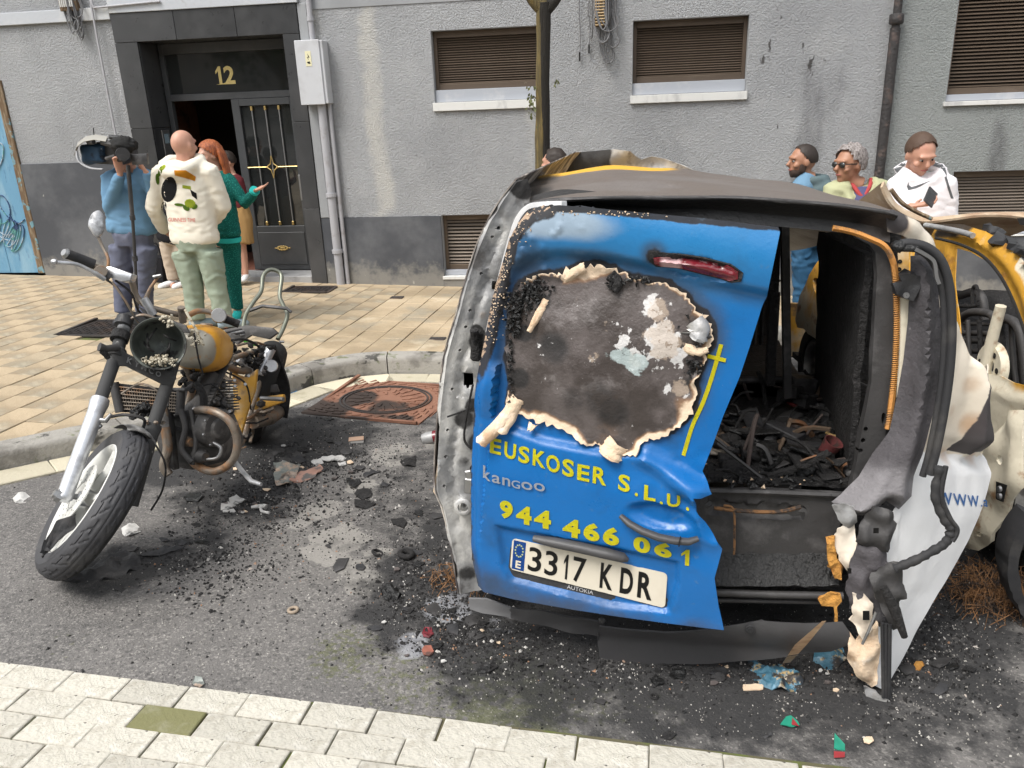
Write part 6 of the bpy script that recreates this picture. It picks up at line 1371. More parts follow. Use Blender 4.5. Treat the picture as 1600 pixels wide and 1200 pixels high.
def moto_wheel(c, ax, R, w, groove, m_t, m_r, hubm, sootf):
    root = thing('wheel', None, None); root.parent = moto; root.matrix_basis = moto.matrix_basis.inverted() @ Matrix.Translation(c)
    x, y = frame_of(ax); rim_r = R*.72
    def tf(u, v):
        t = 2*math.pi*u; a = (v-.5)*2
        ang = a*2.15; rr_ = (R-w*.52)+w*.52*math.cos(ang*.72) if abs(a) < .98 else rim_r; h = w*.5*math.sin(min(1.57, abs(ang)*.80))*(1 if a > 0 else -1)
        if abs(a) > .72: k = (abs(a)-.72)/.28; rr_ = rr_*(1-k)+rim_r*k; h = (1 if a > 0 else -1)*w*(.5-.08*k)
        g = 0
        if groove and abs(a) < .58:
            ph = (t*30/(2*math.pi)+abs(a)*2.4) % 1; s2 = (abs(a) > .10) and (abs(a) < .52)
            if s2 and ph < .14: g = 1
            ph2 = (t*15/(2*math.pi)+.5*(a > 0)) % 1
            if abs(abs(a)-.30-.10*(1 if ph2 < .5 else -1)) < .030: g = 1
            if abs(a) < .022: g = .7
        rr_ -= .004*g; rr_ += .0015*noise.noise(Vector((t*6, a*3, 1)))
        return c+x*math.cos(t)*rr_+y*math.sin(t)*rr_+ax*h
    bm = bmesh.new(); add_grid(bm, lambda u, v: tf(u, v), 360, 44, closed_u=True); bmesh.ops.recalc_face_normals(bm, faces=bm.faces); mp('tyre', bm, m_t, root, 40, sootf)
    bm = bmesh.new(); add_lathe(bm, [(rim_r+.004, w*.42), (rim_r-.002, w*.45), (rim_r-.016, w*.40), (rim_r-.03, w*.22), (rim_r-.035, -w*.22), (rim_r-.016, -w*.40), (rim_r-.002, -w*.45), (rim_r+.004, -w*.42)], c, ax, 48)
    for k in range(5):
        t = 2*math.pi*k/5+.5; d = x*math.cos(t)+y*math.sin(t); sd_2 = ax.cross(d)
        for s in (1, -1):
            q = [c+d*.04+ax*s*w*.20, c+d*(rim_r*.55)+ax*s*w*.16, c+d*(rim_r-.02)+ax*s*w*.18]; add_tube(bm, q, [.026, .018, .026], 6, hint=ax)
    mp('rim', bm, m_r, root, 45, lambda p: .0)
    bm = bmesh.new(); add_lathe(bm, [(.001, w*.55), (.018, w*.55), (.020, w*.45), (.034, w*.44), (.036, w*.1), (.036, -w*.44), (.020, -w*.45), (.018, -w*.55), (.001, -w*.55)], c, ax, 20); mp('hub', bm, hubm, root, 40, .1)
    return root
fw_ = moto_wheel(wc, wnrm, RW, .115, True, M['tyre'], M['wheel_alloy'], M['fork_alloy'], lambda p: .75*sstep(-.01, -.06, (p-wc).dot(wnrm)))
fw_['label'] = 'front wheel with whitened alloy rim'
bm = bmesh.new(); rings = add_lathe(bm, [(.055, .062), (.125, .062), (.125, .066), (.055, .066)], wc, wnrm, 40, closed=True); mp('brake_disc', bm, M['wheel_alloy'], fw_, 30, 0)
bm = bmesh.new(); x, y = frame_of(wnrm)
for k in range(36):
    t = 2*math.pi*k/36; r_ = .085+.022*((k % 3)-1); add_lathe(bm, [(.0035, 0), (.0001, .0008)], wc+(x*math.cos(t)+y*math.sin(t))*r_+wnrm*.0665, wnrm, 6)
tag(mp('disc_hole', bm, M['dark'], fw_, None), kind='stuff')
def tube(name, pts, r, m, n=12, parent=moto, soot=None, smooth=50, spline=0): bm = bmesh.new(); add_tube(bm, spl(pts, spline) if spline else pts, r, n); return mp(name, bm, m, parent, smooth, soot)
axl, axr = wc+wnrm*.10, wc-wnrm*.10
FB, FT_ = D_(100, 778, 2.93), D_(155, 630, 3.13); FT2 = D_(181, 556, 3.24); FT3 = D_(198, 498, 3.32)
fl_ = tube('fork_leg', [FB-(FT_-FB)*.03, FB, FB.lerp(FT_, .05), FB.lerp(FT_, .9), FT_, FT_.lerp(FT2, .08)], [.020, .030, .028, .031, .036, .034], M['fork_alloy'], 16, soot=lambda p: .0); fl_['label'] = 'bright alloy fork leg on the left'
tube('fork_tube', [FT_, FT2, FT3], [.025, .026, .026], M['fork_alloy'], 14, fl_, soot=lambda p: .85 if p.z < FT2.z+.05 else .35)
GB, GT = D_(204, 790, 3.16), D_(238, 668, 3.24); GT2 = D_(262, 598, 3.32); GT3 = D_(280, 535, 3.40)
fr2 = tube('fork_leg', [GB, GB.lerp(GT, .9), GT, GT.lerp(GT2, .06)], [.029, .031, .036, .033], M['fork_alloy'], 16, soot=.75)
tube('fork_tube', [GT, GT2, GT3], .026, M['fork_alloy'], 14, fr2, soot=.7)
tube('axle', [FB.lerp(axl, .1)-wnrm*-.03, GB], .011, M['steel'])
bm = bmesh.new(); add_lathe(bm, [(.001, .03), (.016, .03), (.018, .02), (.024, .02), (.026, 0)], FB+wnrm*.01, wnrm, 6); mp('axle_nut', bm, M['steel'])
for a, s in ((FT_.lerp(FB, .18), 1),):
    tube('brake_mount', [a, a+CR*.05-CU*.005, a+CR*.07+CU*.02], [.012, .010, .007], M['steel'], 8); tube('brake_mount', [a-CR*.01, a+CR*.03-CU*.03], .009, M['steel'], 8)
def blockp(name, pts, th, m, parent=moto, bev=.004, soot=None, nrm=None, sm=40):
    bm = bmesh.new(); f = bm.faces.new([bm.verts.new(p) for p in pts]); bm.normal_update(); n_ = f.normal.copy()
    if n_.dot(CAM-pts[0]) < 0: n_ = -n_
    r = bmesh.ops.extrude_face_region(bm, geom=[f]); 
    for v in r['geom']:
        if isinstance(v, bmesh.types.BMVert): v.co -= n_*th
    bmesh.ops.recalc_face_normals(bm, faces=bm.faces)
    if bev: bmesh.ops.bevel(bm, geom=bm.edges[:], offset=bev, segments=2, affect='EDGES', profile=.5)
    return mp(name, bm, m, parent, sm, soot)
yk = [(172, 545), (186, 542), (200, 553), (262, 580), (272, 578), (276, 592), (266, 603), (252, 600), (196, 572), (178, 572)]
yo = blockp('fork_yoke', [D_(x, y, 3.20+.10*(x-172)/100) for x, y in yk], .05, M['fork_alloy'], soot=.7)
yo['label'] = 'lower fork yoke with maker lettering'
ybp = [D_(x, y, 3.195+.10*(x-172)/100) for x, y in ((196, 567), (252, 592), (255, 582), (199, 556))]
def yfn(u, v, off): return ybp[0].lerp(ybp[1], u).lerp(ybp[3].lerp(ybp[2], u), v)+nz(CAM-ybp[0])*off
bm = bmesh.new()
for k, ch in enumerate('KYMCO'): text_quad(bm, ch, [Vector((k*.2+.02, .1)), Vector((k*.2+.16, .1)), Vector((k*.2+.16, .9)), Vector((k*.2+.02, .9))], yfn, .003, .03)
bmesh.ops.solidify(bm, geom=bm.faces[:], thickness=.003); mp('yoke_lettering', bm, M['steel'], yo, None)
blockp('top_yoke', [D_(x, y, 3.36+.08*(x-190)/90) for x, y in ((190, 490), (208, 486), (262, 500), (284, 520), (280, 532), (255, 522), (205, 505), (190, 503))], .04, M['fork_alloy'], soot=.8)
for i, (x, y, r) in enumerate(((196, 497, .034), (190, 520, .036), (182, 547, .04))):
    p = D_(x, y, 3.31-.03*i); q = D_(x-4, y+12, 3.29-.03*i); tube('fork_collar', [q, p], r, [M['black_plastic'], M['char'], M['fork_alloy']][i], 14, soot=.6)
tube('indicator_stub', [D_(185, 543, 3.2), D_(166, 545, 3.15), D_(155, 542, 3.13)], [.015, .014, .018], M['dark_metal'], 8); tube('indicator_stub', [D_(160, 548, 3.14), D_(170, 560, 3.16)], [.014, .008], M['char'], 8)
hc = D_(248, 537, 3.22); ha = nz(-nz(ray(248, 537))+CR*-.10+CU*-.06)
bm = bmesh.new(); add_lathe(bm, [(.098, .012), (.104, .016), (.106, .008), (.104, -.01), (.098, -.05), (.075, -.10), (.04, -.125), (.001, -.13), (.001, -.12), (.04, -.115), (.07, -.09), (.090, -.045), (.094, 0), (.098, .012)], hc, ha, 40); hl_ = mp('headlamp_bucket', bm, mat('greenish_burnt_metal', (.10, .11, .10), .5, .4, layers=[((.22, .24, .21), dict(scale=8, lo=.48, hi=.66, amt=.7)), ((.03, .03, .03), dict(scale=14, lo=.55, hi=.65))], bump=[(60, .3, .003)]), sm=50)
crl = random.Random(6); bm = bmesh.new()
for k in range(9):
    a = crl.uniform(0, 6.3); x, y = frame_of(ha); p = hc+(x*math.cos(a)+y*math.sin(a))*.06-ha*.06; q = hc+(x*math.cos(a+1)+y*math.sin(a+1))*.04-ha*.02; add_tube(bm, spl([p, p.lerp(q, .5)+ha*.03, q], 4), .004, 5)
mp('burnt_wiring', bm, M['char'], hl_)
def lumps(name, c, spread, n, size, m, parent, seed, axis=None):
    r = random.Random(seed); bm = bmesh.new()
    for k in range(n):
        p = Vector(c)+CR*r.gauss(0, spread[0])+CU*r.gauss(0, spread[1])+CF*r.gauss(0, spread[2]); s = r.uniform(*size)
        m4 = Matrix.Translation(p) @ Matrix.Rotation(r.uniform(0, 6), 4, nz((r.gauss(0, 1), r.gauss(0, 1), r.gauss(0, 1)))) @ Matrix.Diagonal((s, s*r.uniform(.5, 1), s*r.uniform(.4, .8), 1)); bmesh.ops.create_icosphere(bm, subdivisions=1, radius=1, matrix=m4)
    return tag(mp(name, bm, m, parent, None), kind='stuff')
M['ash_white'] = mat('pale_ash', (.46, .42, .33), .95, layers=[((.2, .16, .1), dict(scale=60, lo=.5, hi=.62))], bump=[(120, .6, .004)])
lumps('ash', hc-CU*.068+ha*.0, (.035, .010, .012), 120, (.004, .011), M['ash_white'], hl_, 3); lumps('ash', D_(262, 503, 3.15), (.015, .015, .01), 30, (.004, .01), M['ash_white'], hl_, 4)
lumps('ash', D_(305, 530, 3.42), (.014, .018, .01), 50, (.004, .010), M['ash_white'], hl_, 4)
rq = [D_(178, 598, 3.42), D_(283, 610, 3.5), D_(280, 648, 3.5), D_(188, 644, 3.42)]
ra = blockp('radiator', rq, .05, M['char']); bm = bmesh.new()
for k in range(26):
    t = (k+.5)/26; a, b = rq[0].lerp(rq[1], t), rq[3].lerp(rq[2], t); add_tube(bm, [a.lerp(b, .1)+ha*.004, a.lerp(b, .9)+ha*.004], .0022, 4)
for k in range(7): t = .12+k*.127; a, b = rq[0].lerp(rq[3], t), rq[1].lerp(rq[2], t); add_tube(bm, [a.lerp(b, .03)+ha*.006, a.lerp(b, .97)+ha*.006], .0028, 4)
tag(mp('radiator_fins', bm, M['rust_pipe'], ra), kind='stuff')
tube('radiator_tank', [rq[0], rq[3]], .02, M['dark_metal'], 8, ra); tube('radiator_tank', [rq[1], rq[2]], .02, M['dark_metal'], 8, ra)
blockp('lower_shroud', [D_(x, y, 3.46) for x, y in ((240, 645), (262, 640), (272, 735), (256, 728), (245, 690))], .06, M['engine'], soot=.4)
ec = D_(318, 672, 3.62); eax = nz(CR*.82-CF*.5-CU*.1)
def lat(name, prof, c, ax, m, n=28, parent=moto, sm=40, soot=None): bm = bmesh.new(); add_lathe(bm, prof, c, ax, n); return mp(name, bm, m, parent, sm, soot)
eb_ = blockp('crankcase', [D_(x, y, 3.55) for x, y in ((255, 655), (290, 640), (335, 648), (352, 690), (342, 722), (300, 735), (262, 728), (250, 700))], .26, M['engine'], bev=.012)
lat('clutch_cover', [(.001, .05), (.03, .052), (.045, .045), (.05, .03), (.075, .026), (.085, .012), (.088, -.03)], D_(337, 668, 3.5), eax, M['engine'], parent=eb_)
for k in range(8):
    t = 2*math.pi*k/8; x, y = frame_of(eax); lat('cover_bolt', [(.001, .008), (.006, .008), (.007, 0)], D_(337, 668, 3.5)+(x*math.cos(t)+y*math.sin(t))*.079+eax*.018, eax, M['steel'], 6, eb_)
lat('water_pump', [(.001, .04), (.02, .04), (.03, .02), (.032, -.02)], D_(312, 712, 3.48), eax, M['engine'], parent=eb_); lat('cover_cap', [(.001, .03), (.018, .03), (.022, 0)], D_(293, 690, 3.48), eax, M['rust_pipe'], parent=eb_)
cyl0, cyl1 = D_(300, 650, 3.62), D_(330, 585, 3.72)
bm = bmesh.new()
for k in range(13): p = cyl0.lerp(cyl1, k/12); add_box(bm, p, (.13, .13, .006), Matrix.Rotation(.4, 3, 'X'), .002)
mp('cooling_fins', bm, M['engine'], eb_); tube('cylinder', [cyl0, cyl1], .05, M['engine'], 14, eb_)
cz0, cz1 = D_(346, 640, 3.8), D_(342, 595, 3.85); bm = bmesh.new()
for k in range(11): p = cz0.lerp(cz1, k/10); add_box(bm, p, (.12, .13, .006), Matrix.Rotation(-.3, 3, 'X'), .002)
mp('cooling_fins', bm, M['engine'], eb_)
for i, (pts, r, m) in enumerate((([(258, 668), (262, 700), (256, 728), (264, 742)], .020, 'rust_pipe'), ([(282, 640), (290, 668), (284, 700), (300, 722)], .014, 'dark_metal'), ([(298, 640), (306, 690), (300, 726)], .010, 'engine'), ([(330, 690), (345, 700), (340, 715), (322, 718)], .008, 'steel'), ([(305, 598), (318, 620), (316, 655)], .016, 'char'), ([(235, 612), (250, 640), (252, 676)], .010, 'char'))):
    tube('engine_pipe', [D_(x, y, 3.44+.01*i) for x, y in pts], r, M[m], 8, eb_, spline=5)
cb_ = tube('crash_bar', [D_(x, y, d) for x, y, d in ((306, 642, 3.5), (318, 640, 3.42), (340, 645, 3.38), (360, 660, 3.38), (370, 685, 3.4), (368, 710, 3.42), (355, 728, 3.44), (332, 737, 3.46), (308, 728, 3.5), (300, 720, 3.52))], .017, M['rust_pipe'], 12, spline=5); cb_['label'] = 'rusty looped crash bar'
lat('bar_cap', [(.001, .004), (.012, .004), (.017, 0)], D_(306, 641, 3.49), -nz(ray(306, 641)), M['steel'], 10, cb_)
for pts, r in (([(276, 545, 3.5), (300, 600, 3.6), (290, 655, 3.62), (296, 722, 3.6)], .017), ([(276, 545, 3.5), (330, 560, 3.8), (380, 580, 4.1), (418, 560, 4.35)], .018), ([(296, 722, 3.6), (340, 725, 3.85), (378, 690, 4.1), (392, 640, 4.2), (418, 560, 4.35)], .016), ([(362, 560, 4.0), (400, 552, 4.2), (428, 575, 4.4)], .014)): tube('frame_tube', [D_(*p) for p in pts], r, M['rust_pipe'], 10, spline=6)
spn = blockp('side_panel', [D_(x, y, 4.02) for x, y in ((362, 582), (384, 590), (402, 576), (398, 610), (384, 650), (374, 688), (366, 672), (364, 620))], .03, M['rust_yellow'], soot=.35, bev=.006)
swa = blockp('swing_arm', [D_(x, y, 4.25) for x, y in ((396, 622), (442, 616), (443, 628), (396, 645), (378, 690), (372, 680))], .05, M['rust_yellow'], soot=.4, bev=.006); attr(swa.data, 'white', lambda c: .4); attr(spn.data, 'white', lambda c: .35)
tube('foot_rest', [D_(408, 622, 4.15), D_(443, 624, 4.1)], .012, M['steel'], 8); blockp('chain_guard', [D_(x, y, 4.3) for x, y in ((384, 606), (432, 600), (436, 612), (388, 618))], .02, M['dark_metal'])
tube('shock_absorber', [D_(423, 545, 4.25), D_(405, 585, 4.22)], [.028, .022], M['fork_alloy'], 12, soot=.1); tube('shock_absorber', [D_(404, 583, 4.2), D_(372, 562, 4.1)], .016, M['fork_alloy'], 10, soot=.2)
lat('shock_top', [(.001, .02), (.03, .02), (.034, .005), (.034, -.02)], D_(424, 572, 4.2), -nz(ray(424, 572)), M['fork_alloy'], 18, soot=.1)
rc_ = D_(408, 612, 4.55); rn = nz(CR*-.93+CU*.28-CF*.22)
rwh = moto_wheel(rc_, rn, .30, .15, False, M['tyre'], M['dark_metal'], M['dark_metal'], lambda p: .9); rwh['label'] = 'charred rear wheel'
tube('muffler', [D_(395, 660, 4.2), D_(420, 652, 4.4), D_(440, 640, 4.6)], [.035, .045, .04], M['rust_pipe'], 14)
tc0 = D_(322, 548, 3.72); tax = nz(D_(352, 548, 4.05)-D_(300, 545, 3.5)); tup = nz(Vector((.18, -.08, 1))-tax*tax.dot(Vector((.18, -.08, 1)))); tsd = tax.cross(tup)
def tankf(u, v):
    t = v*math.pi; a = 2*math.pi*u; L_ = .235; prof = max(0, math.sin(t))**.55; w = .112*prof*(1+.18*math.cos(t)); hh = .115*prof*(1+.15*math.cos(t)); 
    c, s = math.cos(a), math.sin(a); c = math.copysign(abs(c)**.8, c); s = math.copysign(abs(s)**.8, s)
    p = tc0-tax*math.cos(t)*L_+tsd*c*w+tup*(s*hh if s > 0 else s*hh*.85); return p+tup*.004*noise.noise(p*14)
bm = bmesh.new(); add_grid(bm, tankf, 48, 30, closed_u=True); bmesh.ops.remove_doubles(bm, verts=bm.verts, dist=.0005); bmesh.ops.recalc_face_normals(bm, faces=bm.faces)
tk = mp('fuel_tank', bm, M['tank'], sm=180, soot=lambda p: .95*sstep(-.01, .08, (p-tc0).dot(tax)*.55-(p-tc0).dot(tup)*.8)); attr(tk.data, 'grey', lambda p: .75*sstep(-.155, -.215, (p-tc0).dot(tax))); tk['label'] = 'orange scorched fuel tank'
lat('filler_neck', [(.001, .012), (.020, .014), (.028, .010), (.030, -.01)], tc0+tup*.113-tax*.03, tup, M['rust_pipe'], 20, tk)
tube('stray_rod', [D_(289, 484, 3.35), D_(305, 512, 3.33), D_(318, 540, 3.36)], .006, M['ash_white'], 6); tube('hanging_wire', [D_(303, 520, 3.4), D_(310, 560, 3.42), D_(318, 588, 3.45)], .004, M['char'], 5)
hb = tube('handlebar', [D_(x, y, d) for x, y, d in ((146, 416, 3.22), (186, 428, 3.3), (205, 440, 3.33), (213, 462, 3.36), (230, 478, 3.38), (276, 491, 3.45), (292, 493, 3.5), (310, 486, 3.56), (330, 488, 3.6), (352, 494, 3.62), (372, 506, 3.64))], .0125, M['rust_pipe'], 10, spline=6)
gr = tube('grip', [D_(103, 396, 3.14), D_(122, 403, 3.18), D_(147, 413, 3.22)], [.020, .0195, .020], M['rubber'], 14, hb); tube('bar_end', [D_(99, 394, 3.13), D_(103, 396, 3.14)], [.014, .021], M['steel'], 12, hb)
tube('brake_lever', [D_(x, y, d) for x, y, d in ((84, 409, 3.05), (92, 410, 3.06), (120, 413, 3.1), (145, 425, 3.15), (163, 436, 3.2))], [.010]+[.0075]*18+[.010]*6, M['fork_alloy'], 8, hb, soot=.1, spline=6)
lat('lever_ball', [(.001, .012), (.009, .009), (.0115, 0), (.009, -.009), (.001, -.012)], D_(85, 409, 3.05), CR, M['fork_alloy'], 12, hb, soot=0)
mc = blockp('master_cylinder', [D_(x, y, 3.22) for x, y in ((158, 418), (172, 416), (206, 428), (203, 438), (190, 440), (160, 430))], .05, M['fork_alloy'], hb, soot=.15); attr(mc.data, 'grey', lambda p: 0)
tube('lever_pivot', [D_(150, 420, 3.2), D_(172, 434, 3.22)], .017, M['dark_metal'], 10, hb); lat('switch_housing', [(.001, .02), (.022, .02), (.026, 0), (.022, -.03), (.001, -.03)], D_(158, 424, 3.21), nz(ray(158, 424)), M['rust_pipe'], 12, hb)
mi = tube('mirror_stem', [D_(x, y, d) for x, y, d in ((168, 420, 3.25), (169, 404, 3.25), (160, 385, 3.25), (152, 366, 3.24))], .006, M['rust_pipe'], 8, spline=5)
def mir(u, v):
    a = 2*math.pi*u; t = v*math.pi; c = D_(151, 350, 3.24); return c+CR*(.028*math.sin(t)*math.cos(a)-.006*math.cos(t))+CU*(.055*math.sin(t)*math.sin(a)*1.0+.006*math.sin(a*2)*math.sin(t))-CF*(.022*math.cos(t))
bm = bmesh.new(); add_grid(bm, mir, 20, 10, closed_u=True); bmesh.ops.recalc_face_normals(bm, faces=bm.faces)
for v in bm.verts: v.co += CR*.006*noise.noise(v.co*40)
mp('mirror_head', bm, M['fork_alloy'], mi, 60, .42)
tube('mirror_stub', [D_(228, 466, 3.36), D_(235, 450, 3.36), D_(246, 434, 3.36)], [.010, .007, .006], M['rust_pipe'], 8, hb); tube('stub_tip', [D_(240, 433, 3.35), D_(252, 430, 3.35)], [.009, .006], M['steel'], 8, hb)
tube('bar_clamp', [D_(224, 466, 3.35), D_(240, 492, 3.38)], .018, M['fork_alloy'], 10, hb, soot=.3); tube('bar_clamp', [D_(283, 480, 3.42), D_(286, 503, 3.46)], .016, M['rust_pipe'], 10, hb)
tube('grip', [D_(350, 498, 3.6), D_(364, 503, 3.63), D_(374, 507, 3.64)], .018, M['char'], 10, hb); lat('throttle_housing', [(.001, .02), (.03, .02), (.034, 0), (.03, -.03), (.001, -.03)], D_(342, 493, 3.57), -nz(ray(342, 493)), M['burnt_metal'], 14, hb, soot=.3)
blockp('instrument_bracket', [D_(x, y, 3.38) for x, y in ((215, 478), (228, 486), (290, 508), (296, 520), (280, 520), (232, 500))], .012, M['engine'], bev=.002)
cr_ = random.Random(12)
for pts in (((165, 436, 3.22), (185, 452, 3.24), (200, 480, 3.28), (220, 505, 3.3)), ((175, 440, 3.22), (196, 470, 3.25), (212, 498, 3.3), (225, 510, 3.34)), ((180, 438, 3.24), (205, 458, 3.27), (216, 485, 3.32), (236, 500, 3.36)), ((200, 500, 3.3), (225, 492, 3.3), (262, 506, 3.36), (290, 512, 3.42)), ((190, 615, 3.3), (220, 600, 3.28), (250, 615, 3.3), (262, 650, 3.36)), ((170, 652, 3.15), (196, 648, 3.12), (225, 655, 3.16), (222, 672, 3.2)),
    ((240, 690, 3.35), (258, 725, 3.34), (254, 765, 3.36), (236, 797, 3.38)), ((330, 540, 3.6), (380, 530, 3.9), (410, 545, 4.2)), ((370, 540, 4.0), (400, 535, 4.2), (425, 545, 4.4)), ((300, 610, 3.5), (330, 600, 3.5), (350, 620, 3.55)), ((350, 580, 3.8), (384, 600, 3.95), (392, 640, 4.05))):
    tube('cable', [D_(*p) for p in pts], .0045 if cr_.random() < .6 else .0065, [M['char'], M['rust_pipe'], M['rubber']][cr_.randrange(3)], 6, spline=6)
lumps('melted_plastic', D_(222, 640, 3.3), (.03, .012, .02), 50, (.006, .02), M['char_shiny'], moto, 8); lumps('melted_plastic', D_(240, 660, 3.25), (.012, .012, .02), 26, (.006, .015), M['rust_pipe'], moto, 9)
lumps('melted_plastic', D_(300, 585, 3.6), (.02, .04, .03), 60, (.008, .025), M['char'], moto, 10); lumps('melted_plastic', D_(330, 630, 3.7), (.05, .04, .03), 80, (.01, .03), M['engine'], moto, 11); lumps('melted_plastic', D_(385, 560, 4.15), (.06, .03, .03), 90, (.01, .03), M['char'], moto, 13); lumps('melted_plastic', D_(400, 640, 4.3), (.04, .03, .05), 60, (.01, .03), M['engine'], moto, 14)
bm = bmesh.new(); rows = []
for j in range(12):
    a = 1.0+j*.09; x, y = frame_of(wnrm); d0 = (CU*math.sin(a)+CF*math.cos(a)*.8); d0 = nz(d0-wnrm*d0.dot(wnrm)); rows.append([bm.verts.new(wc+d0*(RW+.02-.02*k*k)+wnrm*k*.06) for k in (-1, -.5, 0, .5, 1)])
for a, b in zip(rows, rows[1:]):
    for k in range(4): bm.faces.new((a[k], a[k+1], b[k+1], b[k]))
solidify(bm, .003); mp('mudguard', bm, M['burnt_metal'], soot=.5)
blockp('seat_base', [D_(x, y, 4.2) for x, y in ((350, 515), (385, 508), (425, 512), (434, 520), (420, 530), (392, 524), (370, 538), (356, 530))], .03, M['engine'], bev=.003)
for k in range(5): tube('seat_strap', [D_(352+k*8, 520+k, 4.1+.03*k), D_(400+k*6, 510+2*k, 4.3)], .006, M['burnt_metal'] if k % 2 else M['dark_metal'], 6, soot=.3)
sb = tube('sissy_bar', [D_(x, y, d) for x, y, d in ((380, 512, 4.35), (384, 492, 4.4), (396, 472, 4.45), (408, 455, 4.5), (411, 432, 4.55), (420, 422, 4.58), (432, 423, 4.6), (440, 432, 4.6), (437, 462, 4.55), (443, 478, 4.5), (449, 492, 4.45), (443, 512, 4.4), (434, 530, 4.35))], .012, mat('greenish_chrome', (.20, .21, .17), .4, .7, layers=[((.16, .17, .12), dict(scale=14, lo=.5, hi=.66, amt=.8))]), 10, spline=5); sb['label'] = 'bent chrome passenger backrest frame'
tube('rack_plate', [D_(388, 486, 4.42), D_(410, 478, 4.42), D_(448, 482, 4.42), D_(455, 488, 4.42)], .010, M['dark_metal'], 4, sb); tube('rack_bolt', [D_(436, 534, 4.3), D_(444, 534, 4.3)], .007, M['steel'], 6, sb)
bm = bmesh.new(); add_tube(bm, spl([D_(416, 540, 4.3), D_(430, 575, 4.42), D_(440, 610, 4.5), D_(436, 650, 4.55)], 5), .03, 8, prof=[(1.6, .3), (-1.6, .3), (-1.6, -.3), (1.6, -.3)]); mp('rear_mudguard', bm, M['char'])
tube('side_stand', [D_(364, 718, 3.6), D_(380, 738, 3.52), D_(393, 752, 3.45), D_(408, 757, 3.42)], [.012, .011, .011, .009], M['fork_alloy'], 8, soot=.1)
for i in range(3): tube('green_strap', [D_(376+6*i, 532+3*i, 4.3), D_(398+3*i, 536+2*i, 4.3)], .006, mat('green_strap', (.10, .45, .06), .6), 5)
M['rag'] = mat('charred_rag', (.028, .028, .030), .7, layers=[((.075, .07, .07), dict(scale=9, lo=.5, hi=.7, amt=.7))], bump=[(30, .7, .01)])
def rag(name, label, poly_px, hgt, seed, m, cat='rubber scrap', zf=RD, parent=None, group=None, step=.012, amp=.02, thick=.003, w=12):
    P = [zf(x, y).xy for x, y in poly_px]; P = [Vector(p) for p in P]
    def f(u, v):
        d = dpoly((u, v), P); z0 = road_z(u, v) if zf is RD else walk_z(u, v)
        return Vector((u, v, z0+.006+hgt*sstep(0, .05, d)*.5+amp*max(-.25, noise.noise(Vector((u*w, v*w, seed))))+amp*.5*noise.noise(Vector((u*w*2.7, v*w*2.7, seed+5)))))
    o = sheet(name, P, f, m, parent, step=step, rim=step, thick=thick, smooth=40, attrs=dict(soot=lambda u, v: .3))
    for k in ('warm', 'scorch'): pass
    c = sum(P, Vector((0, 0)))/len(P); o.data.transform(Matrix.Translation((-c.x, -c.y, -road_z(*c)))); o.location = (c.x, c.y, road_z(*c))
    if label: tag(o, label, cat, group)
    return o
bm = bmesh.new(); rows = []
for j, (x, y, w_) in enumerate(((118, 815, 10), (104, 822, 14), (88, 832, 17), (78, 846, 14), (70, 857, 9), (68, 866, 4))):
    p = D_(x, y, 2.86-.01*j); rows.append([bm.verts.new(p+CU*(k*w_/1250*2.9)+CF*.01*noise.noise(Vector((k*3, j, 1)))) for k in (-1, -.5, 0, .5, 1)])
for a, b in zip(rows, rows[1:]):
    for k in range(4): bm.faces.new((a[k], a[k+1], b[k+1], b[k]))
bmesh.ops.subdivide_edges(bm, edges=bm.edges[:], cuts=2, use_grid_fill=True)
for v in bm.verts: v.co += CF*.012*noise.noise(v.co*30)+CU*.006*noise.noise(v.co*25)
solidify(bm, .004); mp('torn_rubber', bm, M['rag'], fw_, 60)
r = random.Random(55)
for k in range(60):
    x, y = r.uniform(252, 420), r.uniform(560, 700); d = 3.45+(x-252)*.0055+r.uniform(-.06, .12); a = r.uniform(0, 6.3); L_ = r.uniform(10, 40)
    tube('burnt_fitting', [D_(x, y, d), D_(x+L_*.5*math.cos(a)+r.uniform(-5, 5), y+L_*.5*math.sin(a)+4, d+r.uniform(-.05, .05)), D_(x+L_*math.cos(a), y+L_*math.sin(a), d)], r.uniform(.003, .011), [M['char'], M['engine'], M['rust_pipe'], M['dark_metal']][k % 4], 6)
for k in range(16):
    c_ = D_(r.uniform(262, 400), r.uniform(580, 700), 3.45+.3*r.random()); lat('bolt_head', [(.001, .008), (.007, .008), (.008, 0)], c_, -vd, M['steel'] if k % 2 else M['rust_pipe'], 6)
# ================================================================ PEOPLE
from mathutils.bvhtree import BVHTree
def remesh_obj(name, bm, vox, m, parent, sm_it=3, wrinkle=None, adapt=0):
    me = bpy.data.meshes.new('tmp'); bm.normal_update(); bm.to_mesh(me); bm.free(); o = bpy.data.objects.new('tmp', me); COL.objects.link(o)
    r = o.modifiers.new('r', 'REMESH'); r.mode = 'VOXEL'; r.voxel_size = vox; r.adaptivity = adapt
    s = o.modifiers.new('s', 'SMOOTH'); s.factor = .6; s.iterations = sm_it
    dg = bpy.context.evaluated_depsgraph_get(); ne = bpy.data.meshes.new_from_object(o.evaluated_get(dg)); ne.name = name
    bpy.data.objects.remove(o); bpy.data.meshes.remove(me)
    if wrinkle:
        nn = [v.normal.copy() for v in ne.vertices]
        for v, n_ in zip(ne.vertices, nn): v.co += n_*wrinkle(v.co)
    ne.shade_smooth(); return linkmesh(name, ne, m, parent)
